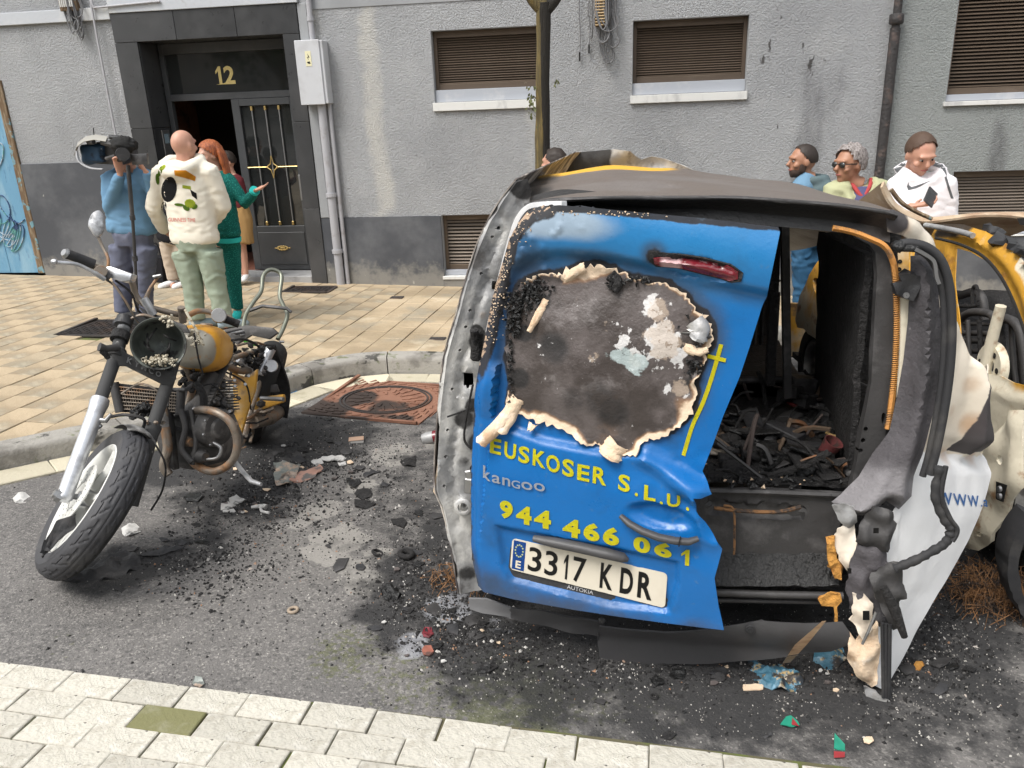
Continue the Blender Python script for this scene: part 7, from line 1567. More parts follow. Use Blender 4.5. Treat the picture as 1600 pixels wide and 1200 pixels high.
def wr(amp, s=9, stretch=(1, 1, 2.2), seed=0):
    def f(co):
        q = Vector((co.x*stretch[0], co.y*stretch[1], co.z*stretch[2]))*s+Vector((seed, 0, 0)); a = noise.noise(q+Vector((0, 0, noise.noise(q*.5)*2))); return amp*(1-abs(a)*3.0)*.8+amp*.4*noise.noise(q*2.3)
    return f
def cloth(name, col, layers=(), rough=.9, bump=((220, .3, .002),)): return mat(name, col, rough, layers=list(layers), bump=list(bump), spec=.2)
M['skin'] = mat('light_skin', (.50, .27, .19), .5, layers=[((.42, .18, .13), dict(scale=9, lo=.5, hi=.7, amt=.5))]); M['skin_tan'] = mat('tan_skin', (.36, .18, .11), .5, layers=[((.28, .12, .08), dict(scale=9, lo=.5, hi=.7, amt=.5))])
M['hair_dark'] = mat('dark_brown_hair', (.022, .014, .010), .6, bump=[(200, .6, .003, 'noise', (1, 1, .2))]); M['hair_grey'] = mat('grey_hair', (.30, .27, .26), .7, layers=[((.14, .12, .11), dict(scale=40, lo=.45, hi=.6, stretch=(2, 2, 1)))], bump=[(120, .8, .006)])
M['hair_red'] = mat('copper_hair', (.36, .095, .022), .5, layers=[((.20, .045, .012), dict(scale=30, lo=.45, hi=.6, stretch=(3, 3, .3)))], bump=[(120, .8, .006, 'noise', (3, 3, .3))])
M['white_eye'] = mat('eye_white', (.38, .36, .34), .3)
ELP = [(math.cos(2*math.pi*j/14), math.sin(2*math.pi*j/14)*.64) for j in range(14)]
def hand(bm, w, d, palm, curl=.35, spread=.12, s=1.0, thumb=1):
    """palm + five fingers; w wrist, d direction, palm = palm normal"""
    d = nz(d); pn = nz(Vector(palm)-d*d.dot(Vector(palm))); sd = d.cross(pn); c = Vector(w)
    add_tube(bm, [c-d*.02*s, c+d*.03*s, c+d*.085*s, c+d*.10*s], [.024*s, .034*s, .040*s, .034*s], 10, hint=pn, prof=[(math.cos(2*math.pi*j/10), math.sin(2*math.pi*j/10)*.42) for j in range(10)])
    for k in range(4):
        o = (k-1.5); L_ = (.068, .078, .074, .058)[k]*s; p = c+d*.088*s+sd*o*.0195*s; dd = nz(d+sd*o*spread); q = p+dd*L_*.45; dd2 = nz(dd*math.cos(curl)+pn*math.sin(curl)); q2 = q+dd2*L_*.32; dd3 = nz(dd*math.cos(curl*2)+pn*math.sin(curl*2)); q3 = q2+dd3*L_*.26
        add_tube(bm, [p-d*.02*s, p, q, q2, q3], [.010*s, .0098*s, .0090*s, .0085*s, .0065*s], 6)
    t0 = c+d*.022*s+sd*thumb*.026*s; t1 = t0+nz(d*.6+sd*thumb*.8+pn*.3)*.038*s; t2 = t1+nz(d*.9+sd*thumb*.35+pn*.35)*.032*s; add_tube(bm, [t0-d*.01*s, t0, t1, t2], [.013*s, .0125*s, .011*s, .008*s], 6)
def head(bm, c, f, u, s=1.0, neck=None, jaw=1.0):
    c = Vector(c); f = nz(f); u = nz(Vector(u)-f*f.dot(Vector(u))); sd = f.cross(u); R3 = Matrix((sd, f, u)).transposed()
    add_ell(bm, c+u*.022*s-f*.006*s, (.077*s, .098*s, .098*s), R3); add_ell(bm, c-u*.040*s+f*.026*s, (.058*s*jaw, .066*s, .072*s), R3); add_ell(bm, c-u*.088*s+f*.066*s, (.026*s, .022*s, .022*s), R3)
    add_tube(bm, [c+f*.082*s+u*.030*s, c+f*.098*s+u*.004*s, c+f*.114*s-u*.018*s, c+f*.098*s-u*.030*s], [.009*s, .012*s, .0165*s, .010*s], 8)
    for q in (1, -1):
        add_ell(bm, c+sd*.079*s*q-u*.005*s-f*.005*s, (.010*s, .020*s, .032*s), R3); add_ell(bm, c+sd*.046*s*q+f*.066*s-u*.022*s, (.022*s, .022*s, .020*s), R3)
    add_tube(bm, [c+f*.084*s+u*.032*s-sd*.05*s, c+f*.094*s+u*.036*s, c+f*.084*s+u*.032*s+sd*.05*s], .011*s, 6); add_tube(bm, [c+f*.083*s-u*.055*s-sd*.020*s, c+f*.092*s-u*.055*s, c+f*.083*s-u*.055*s+sd*.020*s], .0085*s, 6)
    if neck is not None: add_tube(bm, [c-u*.035*s-f*.015*s, c-u*.10*s-f*.02*s, Vector(neck)], [.055*s, .054*s, .066*s], 12)
    return sd, f, u
def face_bits(root, c, f, u, s=1.0, brow=None, lips=True, glasses=None):
    c = Vector(c); f = nz(f); u = nz(Vector(u)-f*f.dot(Vector(u))); sd = f.cross(u)
    for q in (1, -1):
        e = c+sd*.031*s*q+f*.079*s+u*.010*s
        bm = bmesh.new(); add_ell(bm, e, (.012*s, .010*s, .0075*s), u=10, v=7); obj('eye', bm, M['white_eye'], root, 60); bm = bmesh.new(); add_ell(bm, e+f*.009*s, (.0062*s, .0045*s, .0062*s), u=8, v=5); obj('iris', bm, M['dark'], root, 60)
        bm = bmesh.new(); add_tube(bm, [e+u*.020*s-sd*.016*s+f*.008*s, e+u*.025*s+f*.012*s, e+u*.020*s+sd*.017*s+f*.006*s], [.003*s, .0045*s, .003*s], 5); obj('eyebrow', bm, brow or M['hair_dark'], root, 60)
    if lips: bm = bmesh.new(); add_tube(bm, [c+f*.089*s-u*.055*s-sd*.022*s, c+f*.101*s-u*.054*s, c+f*.089*s-u*.055*s+sd*.022*s], [.003*s, .0055*s, .003*s], 6); obj('lips', bm, mat('lips', (.33, .10, .085), .5), root, 60)
    if glasses:
        bm = bmesh.new()
        for q in (1, -1): add_ell(bm, c+sd*.034*s*q+f*.094*s+u*.010*s, (.026*s, .010*s, .020*s), Matrix((sd, f, u)).transposed(), 12, 7); add_tube(bm, [c+sd*.060*s*q+f*.088*s+u*.016*s, c+sd*.080*s*q+f*.0*s+u*.012*s], .004*s, 5)
        add_tube(bm, [c-sd*.02*s+f*.103*s+u*.016*s, c+sd*.02*s+f*.103*s+u*.016*s], .004*s, 5); obj('sunglasses', bm, glasses, root, 60)
def hair_cap(root, c, f, u, m, s=1.0, back=.012, front_cut=.03, low=-.02, lump=.006, grow=1.03, seed=0):
    c = Vector(c); f = nz(f); u = nz(Vector(u)-f*f.dot(Vector(u))); sd = f.cross(u); bm = bmesh.new(); cc = c+u*.026*s-f*.010*s
    def g(a, b):
        t = 2*math.pi*a; p = b*math.pi*.5*1.45; return cc+(sd*math.cos(t)*.080*grow*s+f*math.sin(t)*.100*grow*s)*math.sin(p)+u*.100*grow*s*math.cos(p)
    add_grid(bm, g, 36, 22, closed_u=True); bmesh.ops.remove_doubles(bm, verts=bm.verts, dist=.0008)
    dl = []
    for v in bm.verts:
        r = v.co-c; ff = r.dot(f); uu = r.dot(u)
        lim = low*s+.016*s*noise.noise(v.co*55)+max(0, (ff+.02*s))*1.15+(front_cut*s if ff > .05*s else 0)
        if uu < lim: dl.append(v)
    bmesh.ops.delete(bm, geom=dl, context='VERTS')
    for v in bm.verts: v.co += (v.co-cc).normalized()*lump*(.3+noise.noise(v.co*45+Vector((seed, 0, 0))))
    bmesh.ops.recalc_face_normals(bm, faces=bm.faces); solidify(bm, -.0015); return obj('hair', bm, m, root, 70)
def shoe(bm, an, f, s=1.0, up=.0):
    an = Vector(an); f = nz((f[0], f[1], 0)); gz = an.z-.075*s
    add_tube(bm, [Vector((an.x, an.y, gz+.04*s))-f*.055*s, Vector((an.x, an.y, gz+.045*s)), Vector((an.x, an.y, gz+.038*s))+f*.09*s, Vector((an.x, an.y, gz+.028*s))+f*.17*s, Vector((an.x, an.y, gz+.02*s))+f*.195*s], [.034*s, .042*s, .044*s, .040*s, .018*s], 12, prof=[(math.cos(2*math.pi*j/12), max(-.75, math.sin(2*math.pi*j/12))*.85) for j in range(12)]); add_tube(bm, [an, Vector((an.x, an.y, gz+.04*s))], [.038*s, .042*s], 10)
def person(label, Y0, J, f, up, m_skin, hair=None, vox=.0105, hands=(), face=True, lean=None, s=1.0, zf=walk_z, glasses=None, brow=None, group=None, eyes=True, jaw=1.0):
    """J: name -> (px, py, dy) ; everything is turned into metres once"""
    P = {k: (AY(v[0], v[1], Y0+(v[2] if len(v) > 2 else 0)) if isinstance(v, tuple) else Vector(v)) for k, v in J.items()}
    ctr = (P['anL']+P['anR'])/2; root = thing('person', label, 'person', (ctr.x, ctr.y, zf(ctr.x, ctr.y)), group=group)
    for k in ('anL', 'anR'): P[k].z = zf(P[k].x, P[k].y)+.075*s
    bm = bmesh.new(); hd = head(bm, P['head'], f, up, s, P['neck'], jaw)
    tf = nz((f[0], f[1], 0)) if lean is None else nz(lean); chest = P['neck'].lerp(P['pel'], .32); waist = P['neck'].lerp(P['pel'], .72)
    add_tube(bm, [P['neck'], P['neck'].lerp(chest, .4), chest, waist, P['pel']], [.06*s, .13*s, .145*s, .115*s, .115*s], 14, hint=tf, prof=ELP)
    for q in ('L', 'R'):
        add_tube(bm, [P['neck'].lerp(P['sh'+q], .4), P['sh'+q], P['sh'+q].lerp(P['el'+q], .5), P['el'+q], P['el'+q].lerp(P['wr'+q], .4), P['wr'+q]], [.055*s, .05*s, .043*s, .035*s, .036*s, .024*s], 10)
        hp_ = P['pel'].lerp(P['hi'+q], 1); add_tube(bm, [P['pel'], hp_, hp_.lerp(P['kn'+q], .5), P['kn'+q], P['kn'+q].lerp(P['an'+q], .35), P['an'+q], P['an'+q]-Vector((0, 0, .055*s))], [.05*s, .055*s, .060*s, .048*s, .050*s, .034*s, .038*s], 10)
        add_tube(bm, [P['an'+q]-Vector((0, 0, .04*s)), P['an'+q]-Vector((0, 0, .055*s))+tf*.13*s], [.034*s, .024*s], 8)
    for hnd in hands: q, d, pn, cu = hnd[:4]; hand(bm, P['wr'+q], d, pn, cu, .12, s, hnd[4] if len(hnd) > 4 else 1)
    body = remesh_obj('body', bm, vox, m_skin, root, 2)
    if face and eyes: face_bits(root, P['head'], f, up, s, brow, glasses=glasses)
    return root, P, tf
def top(root, P, tf, m, r_t, r_s, hem, name='sweater', vox=.013, wrk=.006, sleeve_to=.97, seed=0, extra=None, hood=None):
    bm = bmesh.new(); c = P['neck'].lerp(P['pel'], .32); w = P['neck'].lerp(P['pel'], .72)
    add_tube(bm, [P['neck']+Vector((0, 0, .0)), P['neck'].lerp(c, .25), P['neck'].lerp(c, .55), c, w, P['neck'].lerp(P['pel'], hem-.06), P['neck'].lerp(P['pel'], hem)], [r_t*.42, r_t*.80, r_t*.98, r_t*1.03, r_t, r_t*1.03, r_t*.94], 20, hint=tf, prof=ELP)
    for q in ('L', 'R'):
        e = P['el'+q].lerp(P['wr'+q], sleeve_to); add_tube(bm, [P['neck'].lerp(P['sh'+q], .45), P['sh'+q], P['sh'+q].lerp(P['el'+q], .5), P['el'+q], P['el'+q].lerp(e, .5), P['el'+q].lerp(e, .9), e], [r_s*1.0, r_s*.98, r_s*.88, r_s*.80, r_s*.74, r_s*.62, r_s*.50], 12)
    if extra: extra(bm)
    return remesh_obj(name, bm, vox, m, root, 4, wr(wrk, 8, seed=seed))
def trousers(root, P, tf, m, rh, rk, ra, name='trousers', vox=.013, wrk=.006, topz=.0, to=.96, seed=3):
    bm = bmesh.new(); add_tube(bm, [P['pel'].lerp(P['neck'], .22), P['pel'].lerp(P['neck'], .05), P['pel']-Vector((0, 0, .06))], [rh*1.45, rh*1.6, rh*1.4], 16, hint=tf, prof=[(a, b*1.25) for a, b in ELP])
    for q in ('L', 'R'):
        a = P['kn'+q].lerp(P['an'+q], to); add_tube(bm, [P['hi'+q], P['hi'+q].lerp(P['kn'+q], .45), P['kn'+q], P['kn'+q].lerp(a, .5), a.lerp(P['kn'+q], .12), a], [rh, rh*.90, rk, rk*.92, ra, ra], 14)
    return remesh_obj(name, bm, vox, m, root, 4, wr(wrk, 9, (1, 1, 1.6), seed))
def shoes(root, P, tf, m, s=1.0, d=None):
    for q in ('L', 'R'):
        bm = bmesh.new(); shoe(bm, P['an'+q], d or tf, s); obj('shoe', bm, m, root, 60)
def on_mesh(o):
    me = o.data; mw = o.matrix_basis; p = o.parent
    while p is not None: mw = p.matrix_basis @ mw; p = p.parent
    return BVHTree.FromPolygons([mw @ v.co for v in me.vertices], [tuple(f.vertices) for f in me.polygons])
def print_on(name, o, bvh, poly_px, m, off=.003, step=2.0):
    v, ff = sheet2d(poly_px, step=step, rim=step); bm = bmesh.new(); vs = []
    for q in v:
        h = bvh.ray_cast(CAM, nz(ray(q.x, q.y)))
        vs.append(bm.verts.new(h[0]-nz(ray(q.x, q.y))*off) if h[0] is not None else None)
    for t in ff:
        if all(vs[i] is not None for i in t):
            try: bm.faces.new([vs[i] for i in t])
            except ValueError: pass
    bmesh.ops.solidify(bm, geom=bm.faces[:], thickness=.001); return obj(name, bm, m, o, 60)
def ellp(cx, cy, rx, ry, a=0, n=16): return [(cx+rx*math.cos(t)*math.cos(a)-ry*math.sin(t)*math.sin(a), cy+rx*math.cos(t)*math.sin(a)+ry*math.sin(t)*math.cos(a)) for t in [2*math.pi*k/n for k in range(n)]]
UPZ = (0, 0, 1)
M['c_blue'] = cloth('dusty_blue_knit', (.13, .25, .38)); M['c_jean'] = cloth('grey_denim', (.12, .13, .18), [((.20, .21, .27), dict(scale=5, lo=.5, hi=.7, amt=.6))]); M['c_cream'] = cloth('cream_fleece', (.72, .68, .58)); M['c_sage'] = cloth('sage_cotton', (.27, .32, .25), [((.36, .41, .33), dict(scale=6, lo=.5, hi=.7, amt=.5))])
M['c_teal'] = cloth('green_spotted_knit', (.006, .10, .085), [((.04, .33, .27), dict(scale=95, kind='voronoi', lo=.30, hi=.22, amt=.9))]); M['c_turq'] = cloth('turquoise_cuff', (.03, .45, .42)); M['c_black'] = cloth('black_cloth', (.014, .014, .017)); M['c_beige'] = cloth('beige_cotton', (.46, .38, .30)); M['c_maroon'] = cloth('maroon_knit', (.10, .018, .022)); M['c_tan'] = cloth('mustard_skirt', (.33, .20, .08))
M['c_olive'] = cloth('pale_olive_jacket', (.40, .41, .25), [((.30, .31, .18), dict(scale=7, lo=.5, hi=.7, amt=.5))]); M['c_navy'] = cloth('muted_violet_sweater', (.08, .08, .16)); M['c_red'] = cloth('red_shirt', (.38, .06, .06)); M['c_white'] = cloth('white_fleece', (.74, .72, .74)); M['c_grey'] = cloth('grey_stripe', (.20, .21, .22)); M['c_slate'] = cloth('slate_green_jacket', (.10, .14, .15)); M['c_sky'] = cloth('light_blue_shirt', (.14, .25, .36)); M['c_denim'] = cloth('blue_denim', (.035, .11, .21), [((.08, .18, .30), dict(scale=5, lo=.5, hi=.7, amt=.6))])
M['shoe_white'] = mat('white_shoe', (.66, .66, .66), .6); M['shoe_dark'] = mat('dark_shoe', (.03, .03, .035), .6)
r1, P, tf = person('person in a blue sweater filming with a large shoulder video camera', 6.25, dict(head=(197, 244, 0), neck=(201, 268, .03), pel=(208, 372), shL=(170, 281), elL=(171, 326, -.08), wrL=(188, 271, -.22), shR=(232, 279), elR=(246, 312, -.10), wrR=(228, 268, -.20), hiL=(190, 384), knL=(192, 440), anL=(194, 496), hiR=(226, 384), knR=(226, 440), anR=(226, 494)),
    (.25, -1, 0), UPZ, M['skin'], hands=(('L', (.02, -.1, 1), (.6, -.4, 0), 1.1, 1), ('R', (-.5, -.1, .9), (-.6, -.4, 0), 1.0, -1)))
hair_cap(r1, P['head'], (.25, -1, 0), UPZ, M['hair_dark']); top(r1, P, tf, M['c_blue'], .205, .072, .93, seed=1); trousers(r1, P, tf, M['c_jean'], .105, .078, .072); shoes(r1, P, tf, M['shoe_dark'])
Yc = 6.12
vc = thing('video_camera', 'shoulder video camera with grey rain cover and fuzzy microphone on a black monopod', 'video camera', AY(205, 250, Yc))
def A(x, y, dy=0): return AY(x, y, Yc+dy)
def pblock(name, pts, y, th, m, parent, bev=.006): return blockp(name, [A(px, py, y) for px, py in pts], th, m, parent, bev)
pblock('camera_body', [(150, 222), (198, 218), (204, 246), (190, 258), (150, 256)], -.02, .12, M['black_plastic'], vc)
bm = bmesh.new(); add_box(bm, A(150, 240), (.20, .13, .15), bev=.02); bmesh.ops.subdivide_edges(bm, edges=bm.edges[:], cuts=4, use_grid_fill=True)
for v in bm.verts: v.co += Vector((1, .3, 1))*.022*noise.noise(v.co*14)+Vector((0, 0, .004*noise.noise(v.co*50)))
obj('battery_bag', bm, cloth('navy_nylon', (.02, .045, .08), [((.45, .47, .5), dict(scale=14, lo=.64, hi=.67, amt=.8)), ((.01, .01, .012), dict(scale=8, lo=.5, hi=.6, amt=.8))], rough=.5), vc, 60)
bm = bmesh.new()
pts_r = [(118, 236), (122, 222), (134, 213), (150, 210), (168, 213)]
rows = []
for j, dy in enumerate((-.13, -.08, 0, .08)): rows.append([bm.verts.new(A(x+(-3 if j == 0 else 0), y+(8 if j == 0 else 0)+(6 if j == 3 else 0), dy)) for x, y in pts_r])
for a, b in zip(rows, rows[1:]):
    for i in range(4): bm.faces.new((a[i], a[i+1], b[i+1], b[i]))
solidify(bm, .004); obj('rain_cover', bm, mat('grey_nylon', (.30, .29, .26), .5), vc, 60)
for i, (x, y, r_, L_) in enumerate(((160, 222, .025, .10), (172, 214, .018, .12), (138, 222, .02, .06), (182, 250, .022, .07), (166, 248, .016, .10))): bm = bmesh.new(); add_tube(bm, [A(x, y, -.09), A(x, y, -.09)+Vector((L_, -.02, .01*(i-2)))], r_, 8); obj('camera_fitting', bm, M['black_plastic'] if i % 2 else M['dark_metal'], vc, 40)
bm = bmesh.new(); add_tube(bm, spl([A(120, 236, -.12), A(124, 252, -.13), A(140, 262, -.12), A(160, 264, -.1)], 5), .012, 6, prof=[(1, .3), (-1, .3), (-1, -.3), (1, -.3)]); obj('strap', bm, M['grey_box'], vc, 60)
bm = bmesh.new(); add_ell(bm, A(193, 226, -.10), (.095, .055, .058), u=28, v=18)
for v in bm.verts: v.co += (v.co-A(193, 226, -.10))*.35*(.3+noise.noise(v.co*60))
obj('fuzzy_windscreen', bm, mat('black_fur', (.018, .018, .018), .95, bump=[(180, .9, .01)]), vc, 80)
pblock('monitor', [(203, 241), (229, 240), (230, 257), (206, 258)], -.20, .03, M['black_plastic'], vc, .004)
bm = bmesh.new(); add_tube(bm, [A(190, 240, -.12), A(192, 241, -.26)], [.045, .05], 16); obj('lens', bm, M['black_plastic'], vc, 50)
bm = bmesh.new(); add_tube(bm, [A(147, 212, 0), A(146, 200, 0)], .004, 6); obj('antenna', bm, M['dark'], vc)
bm = bmesh.new(); mz = A(214, 500, -.1); add_tube(bm, [A(200, 258, -.1), A(207, 340, -.1)], .017, 10); add_tube(bm, [A(207, 338, -.1), A(211, 405, -.1), Vector((mz.x, mz.y, walk_z(mz.x, mz.y)))], [.013, .013, .011], 10); obj('monopod', bm, M['black_plastic'], vc, 50)
for y in (340, 404): bm = bmesh.new(); q = A(207+(y-340)*.06, y, -.1); add_tube(bm, [q+Vector((0, 0, .02)), q-Vector((0, 0, .02))], .022, 10); obj('monopod_clamp', bm, M['black_plastic'], vc, 50)
r2, P, tf = person('person seen from behind with a shaved head, cream hoodie and sage trousers', 6.1, dict(head=(287, 228, 0), neck=(286, 255, 0), pel=(306, 380), shL=(252, 272), elL=(240, 325, .03), wrL=(258, 362, .20), shR=(328, 270), elR=(349, 322, .05), wrR=(328, 352, .22), hiL=(288, 392), knL=(302, 447), anL=(306, 500), hiR=(327, 392), knR=(338, 447), anR=(350, 498)),
    (.35, 1, 0), (0, .0, 1), M['skin'], face=False, lean=(.1, 1, 0), hands=(('L', (.5, .6, -.1), (1, 0, 0), .6, 1), ('R', (-.5, .6, -.1), (-1, 0, 0), .6, -1)))
def hood(bm):
    c = P['neck']; add_tube(bm, spl([c+Vector((-.13, .03, .02)), c+Vector((-.11, -.10, -.02)), c+Vector((0, -.15, -.06)), c+Vector((.11, -.10, -.02)), c+Vector((.13, .04, .02)), c+Vector((0, .11, .02)), c+Vector((-.13, .03, .02))], 6), .045, 10); add_ell(bm, c+Vector((0, -.13, -.05)), (.13, .05, .085)); add_ell(bm, c+Vector((0, -.02, -.03)), (.12, .09, .05))
hoodie = top(r2, P, tf, M['c_cream'], .208, .082, 1.0, 'hoodie', seed=7, extra=hood, wrk=.005); trousers(r2, P, tf, M['c_sage'], .108, .083, .076, seed=9, wrk=.007); shoes(r2, P, tf, mat('blue_grey_shoe', (.25, .32, .36), .6), d=(.8, .6, 0))
bv = on_mesh(hoodie)
mk = lambda n, c: cloth(n, c)
p_bk, p_or, p_gr, p_ye, p_rd = mk('black_print', (.02, .02, .022)), mk('orange_print', (.72, .33, .03)), mk('green_print', (.12, .22, .03)), mk('lime_print', (.42, .5, .05)), mk('red_print', (.6, .15, .13))
print_on('back_print', hoodie, bv, ellp(264, 296, 12, 20, .15), p_bk); print_on('back_print', hoodie, bv, ellp(256, 323, 4, 8, .1), p_bk); print_on('back_print', hoodie, bv, [(272, 266), (290, 266), (306, 276), (305, 283), (288, 278), (273, 274)], p_or)
print_on('back_print', hoodie, bv, [(285, 289), (298, 291), (298, 296), (285, 294)], p_ye); print_on('back_print', hoodie, bv, [(297, 296), (307, 302), (308, 312), (300, 306)], p_bk)
for cx, cy, rx, ry, a, m_ in ((250, 268, 3, 9, .3, p_gr), (246, 280, 3, 9, -.1, p_gr), (254, 262, 3, 6, .8, p_ye), (297, 318, 9, 7, .3, p_ye), (291, 325, 6, 4, .6, p_gr), (280, 320, 8, 2.4, .1, p_gr), (304, 323, 5, 4, -.4, p_gr)): print_on('back_print', hoodie, bv, ellp(cx, cy, rx, ry, a, 10), m_)
V_, F_, _ = text_tris('GUINNESS TIME', .0); bm = bmesh.new(); vs = []
for q in V_:
    h = bv.ray_cast(CAM, nz(ray(263+q.x*42, 346-q.y*6+q.x*1.0))); vs.append(bm.verts.new(h[0]-nz(ray(280, 340))*.004) if h[0] is not None else None)
for f_ in F_:
    if all(vs[i] is not None for i in f_):
        try: bm.faces.new([vs[i] for i in f_])
        except ValueError: pass
tag(obj('back_lettering', bm, p_rd, hoodie), kind='stuff')
r3, P, tf = person('person with long copper hair in a green spotted outfit, one hand held out', 6.55, dict(head=(329, 243, 0), neck=(337, 268, .02), pel=(355, 372), shL=(330, 282, .1), elL=(322, 325, .1), wrL=(325, 350, .0), shR=(358, 283, 0), elR=(384, 318, -.02), wrR=(398, 298, -.10), hiL=(344, 384, .05), knL=(352, 440, .1), anL=(356, 488, .15), hiR=(361, 384), knR=(366, 440), anR=(371, 486)),
    (-.75, -.75, -.15), UPZ, M['skin'], s=.94, lean=(-.6, -.8, 0), hands=(('R', (.85, -.25, .30), (0, -.3, 1), .22, 1), ('L', (0, 0, -1), (-1, 0, 0), .4, 1)), vox=.009)
hair_cap(r3, P['head'], (-.75, -.75, -.15), UPZ, M['hair_red'], .94, front_cut=.0, low=-.03, grow=1.1)
bm = bmesh.new()
rh = random.Random(5)
for k in range(16):
    a = -.4+k*.23; o = Vector((.085*math.cos(a)+.015, .085*math.sin(a)+.01, 0)); b = P['head']+o; add_tube(bm, spl([b+Vector((-o.x*.3, -o.y*.3, .075)), b+Vector((0, 0, .02)), b+Vector((o.x*.2, o.y*.2, -.09)), b+Vector((o.x*.15+.02, o.y*.1, -.17-.05*rh.random()))], 5), [.018]*5+[.022]*5+[.016]*5+[.008], 6)
remesh_obj('long_hair', bm, .009, M['hair_red'], r3, 1)
top(r3, P, tf, M['c_teal'], .165, .062, .98, 'spotted_sweater', seed=11); trousers(r3, P, tf, M['c_teal'], .085, .062, .056, 'spotted_leggings', seed=4, wrk=.003); shoes(r3, P, tf, M['c_turq'], .9, d=(.3, -.9, 0))
bm = bmesh.new(); e = P['elR'].lerp(P['wrR'], .9); add_tube(bm, [e, P['wrR']+(P['wrR']-e)*.4], [.040, .042], 14); obj('cuff', bm, M['c_turq'], r3, 50)
bm = bmesh.new(); pc = P['neck'].lerp(P['pel'], .98); add_tube(bm, [pc, pc-Vector((0, 0, .04))], [.165, .158], 20, hint=tf, prof=ELP); obj('hem', bm, M['c_turq'], r3, 50)
def step_z(x, y): return stz
r4, P, tf = person('person in the doorway with sunglasses on dark hair, maroon top and mustard skirt', 8.2, dict(head=(354, 254, 0), neck=(361, 273, .02), pel=(374, 340), shL=(346, 282, .05), elL=(345, 310, .05), wrL=(352, 322, -.05), shR=(374, 283), elR=(381, 306, -.03), wrR=(374, 300, -.2), hiL=(367, 347), knL=(371, 385), anL=(373, 412), hiR=(378, 347), knR=(379, 384), anR=(382, 412)),
    (-.6, -.8, -.05), UPZ, M['skin'], s=.86, zf=step_z, lean=(-.4, -.9, 0), hands=(('R', (-.2, -.4, .9), (-.9, 0, 0), .6), ('L', (.2, -.3, -.5), (0, 1, 0), .5)), vox=.009)
hair_cap(r4, P['head'], (-.6, -.8, -.05), UPZ, M['hair_dark'], .88, grow=1.1, front_cut=.0)
bm = bmesh.new()
for q in (-1, 1): add_ell(bm, P['head']+Vector((-.035+.03*q, -.055-.025*q*-1, .098)), (.026, .02, .016), u=10, v=6)
obj('sunglasses_on_head', bm, mat('pale_lens', (.25, .27, .30), .15), r4, 60)
top(r4, P, tf, M['c_maroon'], .150, .055, .8, 'top', seed=5, wrk=.004)
bm = bmesh.new(); a = P['neck'].lerp(P['pel'], .62); b = (P['knL']+P['knR'])/2+Vector((0, 0, .06)); add_tube(bm, [a, P['pel'], b], [.135, .165, .19], 22, hint=tf, prof=ELP); remesh_obj('skirt', bm, .012, M['c_tan'], r4, 3, wr(.007, 7, (2, 2, .4), 3)); shoes(r4, P, tf, M['shoe_white'], .82, d=(.2, -1, 0))
r5, P, tf = person('person mostly hidden behind the cream hoodie, in a black jacket, beige trousers and white trainers', 7.95, dict(head=(291, 240, 0), neck=(286, 258, 0), pel=(274, 372), shL=(266, 272), elL=(258, 322), wrL=(253, 352), shR=(305, 272), elR=(312, 322), wrR=(308, 352), hiL=(263, 378), knL=(266, 412), anL=(271, 436), hiR=(284, 378), knR=(286, 410), anR=(292, 434)),
    (.3, -1, 0), UPZ, M['skin'], s=.92, hands=(('L', (0, 0, -1), (1, 0, 0), .5),))
top(r5, P, tf, M['c_black'], .19, .068, 1.06, 'jacket', seed=2); trousers(r5, P, tf, M['c_beige'], .095, .07, .065); shoes(r5, P, tf, M['shoe_white'], .95, d=(-.5, -.9, 0)); hair_cap(r5, P['head'], (.3, -1, 0), UPZ, M['hair_dark'], .92)
sb_ = thing('shopping_bag', 'tall black bag on the pavement beside the white trainers', 'bag', SW(251, 441)); o3 = SW(251, 441)
bm = bmesh.new(); add_box(bm, o3+Vector((0, 0, .15)), (.17, .09, .30), Matrix.Rotation(.12, 3, 'Y'), .01); obj('pouch', bm, M['c_black'], sb_); bm = bmesh.new(); add_tube(bm, spl([o3+Vector((-.03, 0, .3)), o3+Vector((-.01, 0, .42)), o3+Vector((.04, 0, .42)), o3+Vector((.06, 0, .29))], 5), .008, 6); obj('handle', bm, M['c_black'], sb_, 60)
J6 = dict(head=(1254, 253, 0), neck=(1266, 280, .02), pel=(1272, 372), shL=(1248, 293, .1), elL=(1246, 340, .1), wrL=(1244, 378, 0), shR=(1288, 293), elR=(1298, 340), wrR=(1292, 380), hiL=(1258, 380), knL=(1256, 440), anL=(1256, 500), hiR=(1286, 380), knR=(1284, 440), anR=(1282, 500))
r6, P, tf = person('person with cropped dark hair and beard in profile, slate jacket over a pale blue shirt', 6.6, J6, (-.98, -.2, 0), UPZ, M['skin_tan'], zf=road_z, lean=(-.6, -.8, 0), hands=(('L', (0, 0, -1), (1, 0, 0), .5), ('R', (0, 0, -1), (-1, 0, 0), .5)), vox=.009, s=1.02)
hair_cap(r6, P['head'], (-.98, -.2, 0), UPZ, M['hair_dark'], 1.02, grow=1.03, front_cut=.03, low=-.01, lump=.002)
def beard(root, c, f, s, m):
    c = Vector(c); f = nz(f); u = Vector(UPZ); sd = f.cross(u); R3 = Matrix((sd, f, u)).transposed(); bm = bmesh.new(); add_ell(bm, c-u*.072*s+f*.040*s, (.058*s, .058*s, .045*s), R3); add_ell(bm, c-u*.092*s+f*.068*s, (.030*s, .026*s, .024*s), R3)
    for q in (1, -1): add_ell(bm, c+sd*.062*s*q-u*.04*s+f*.02*s, (.010*s, .03*s, .04*s), R3)
    remesh_obj('beard', bm, .007, m, root, 1)
beard(r6, P['head'], (-.98, -.2, 0), 1.0, mat('stubble', (.05, .03, .022), .9))
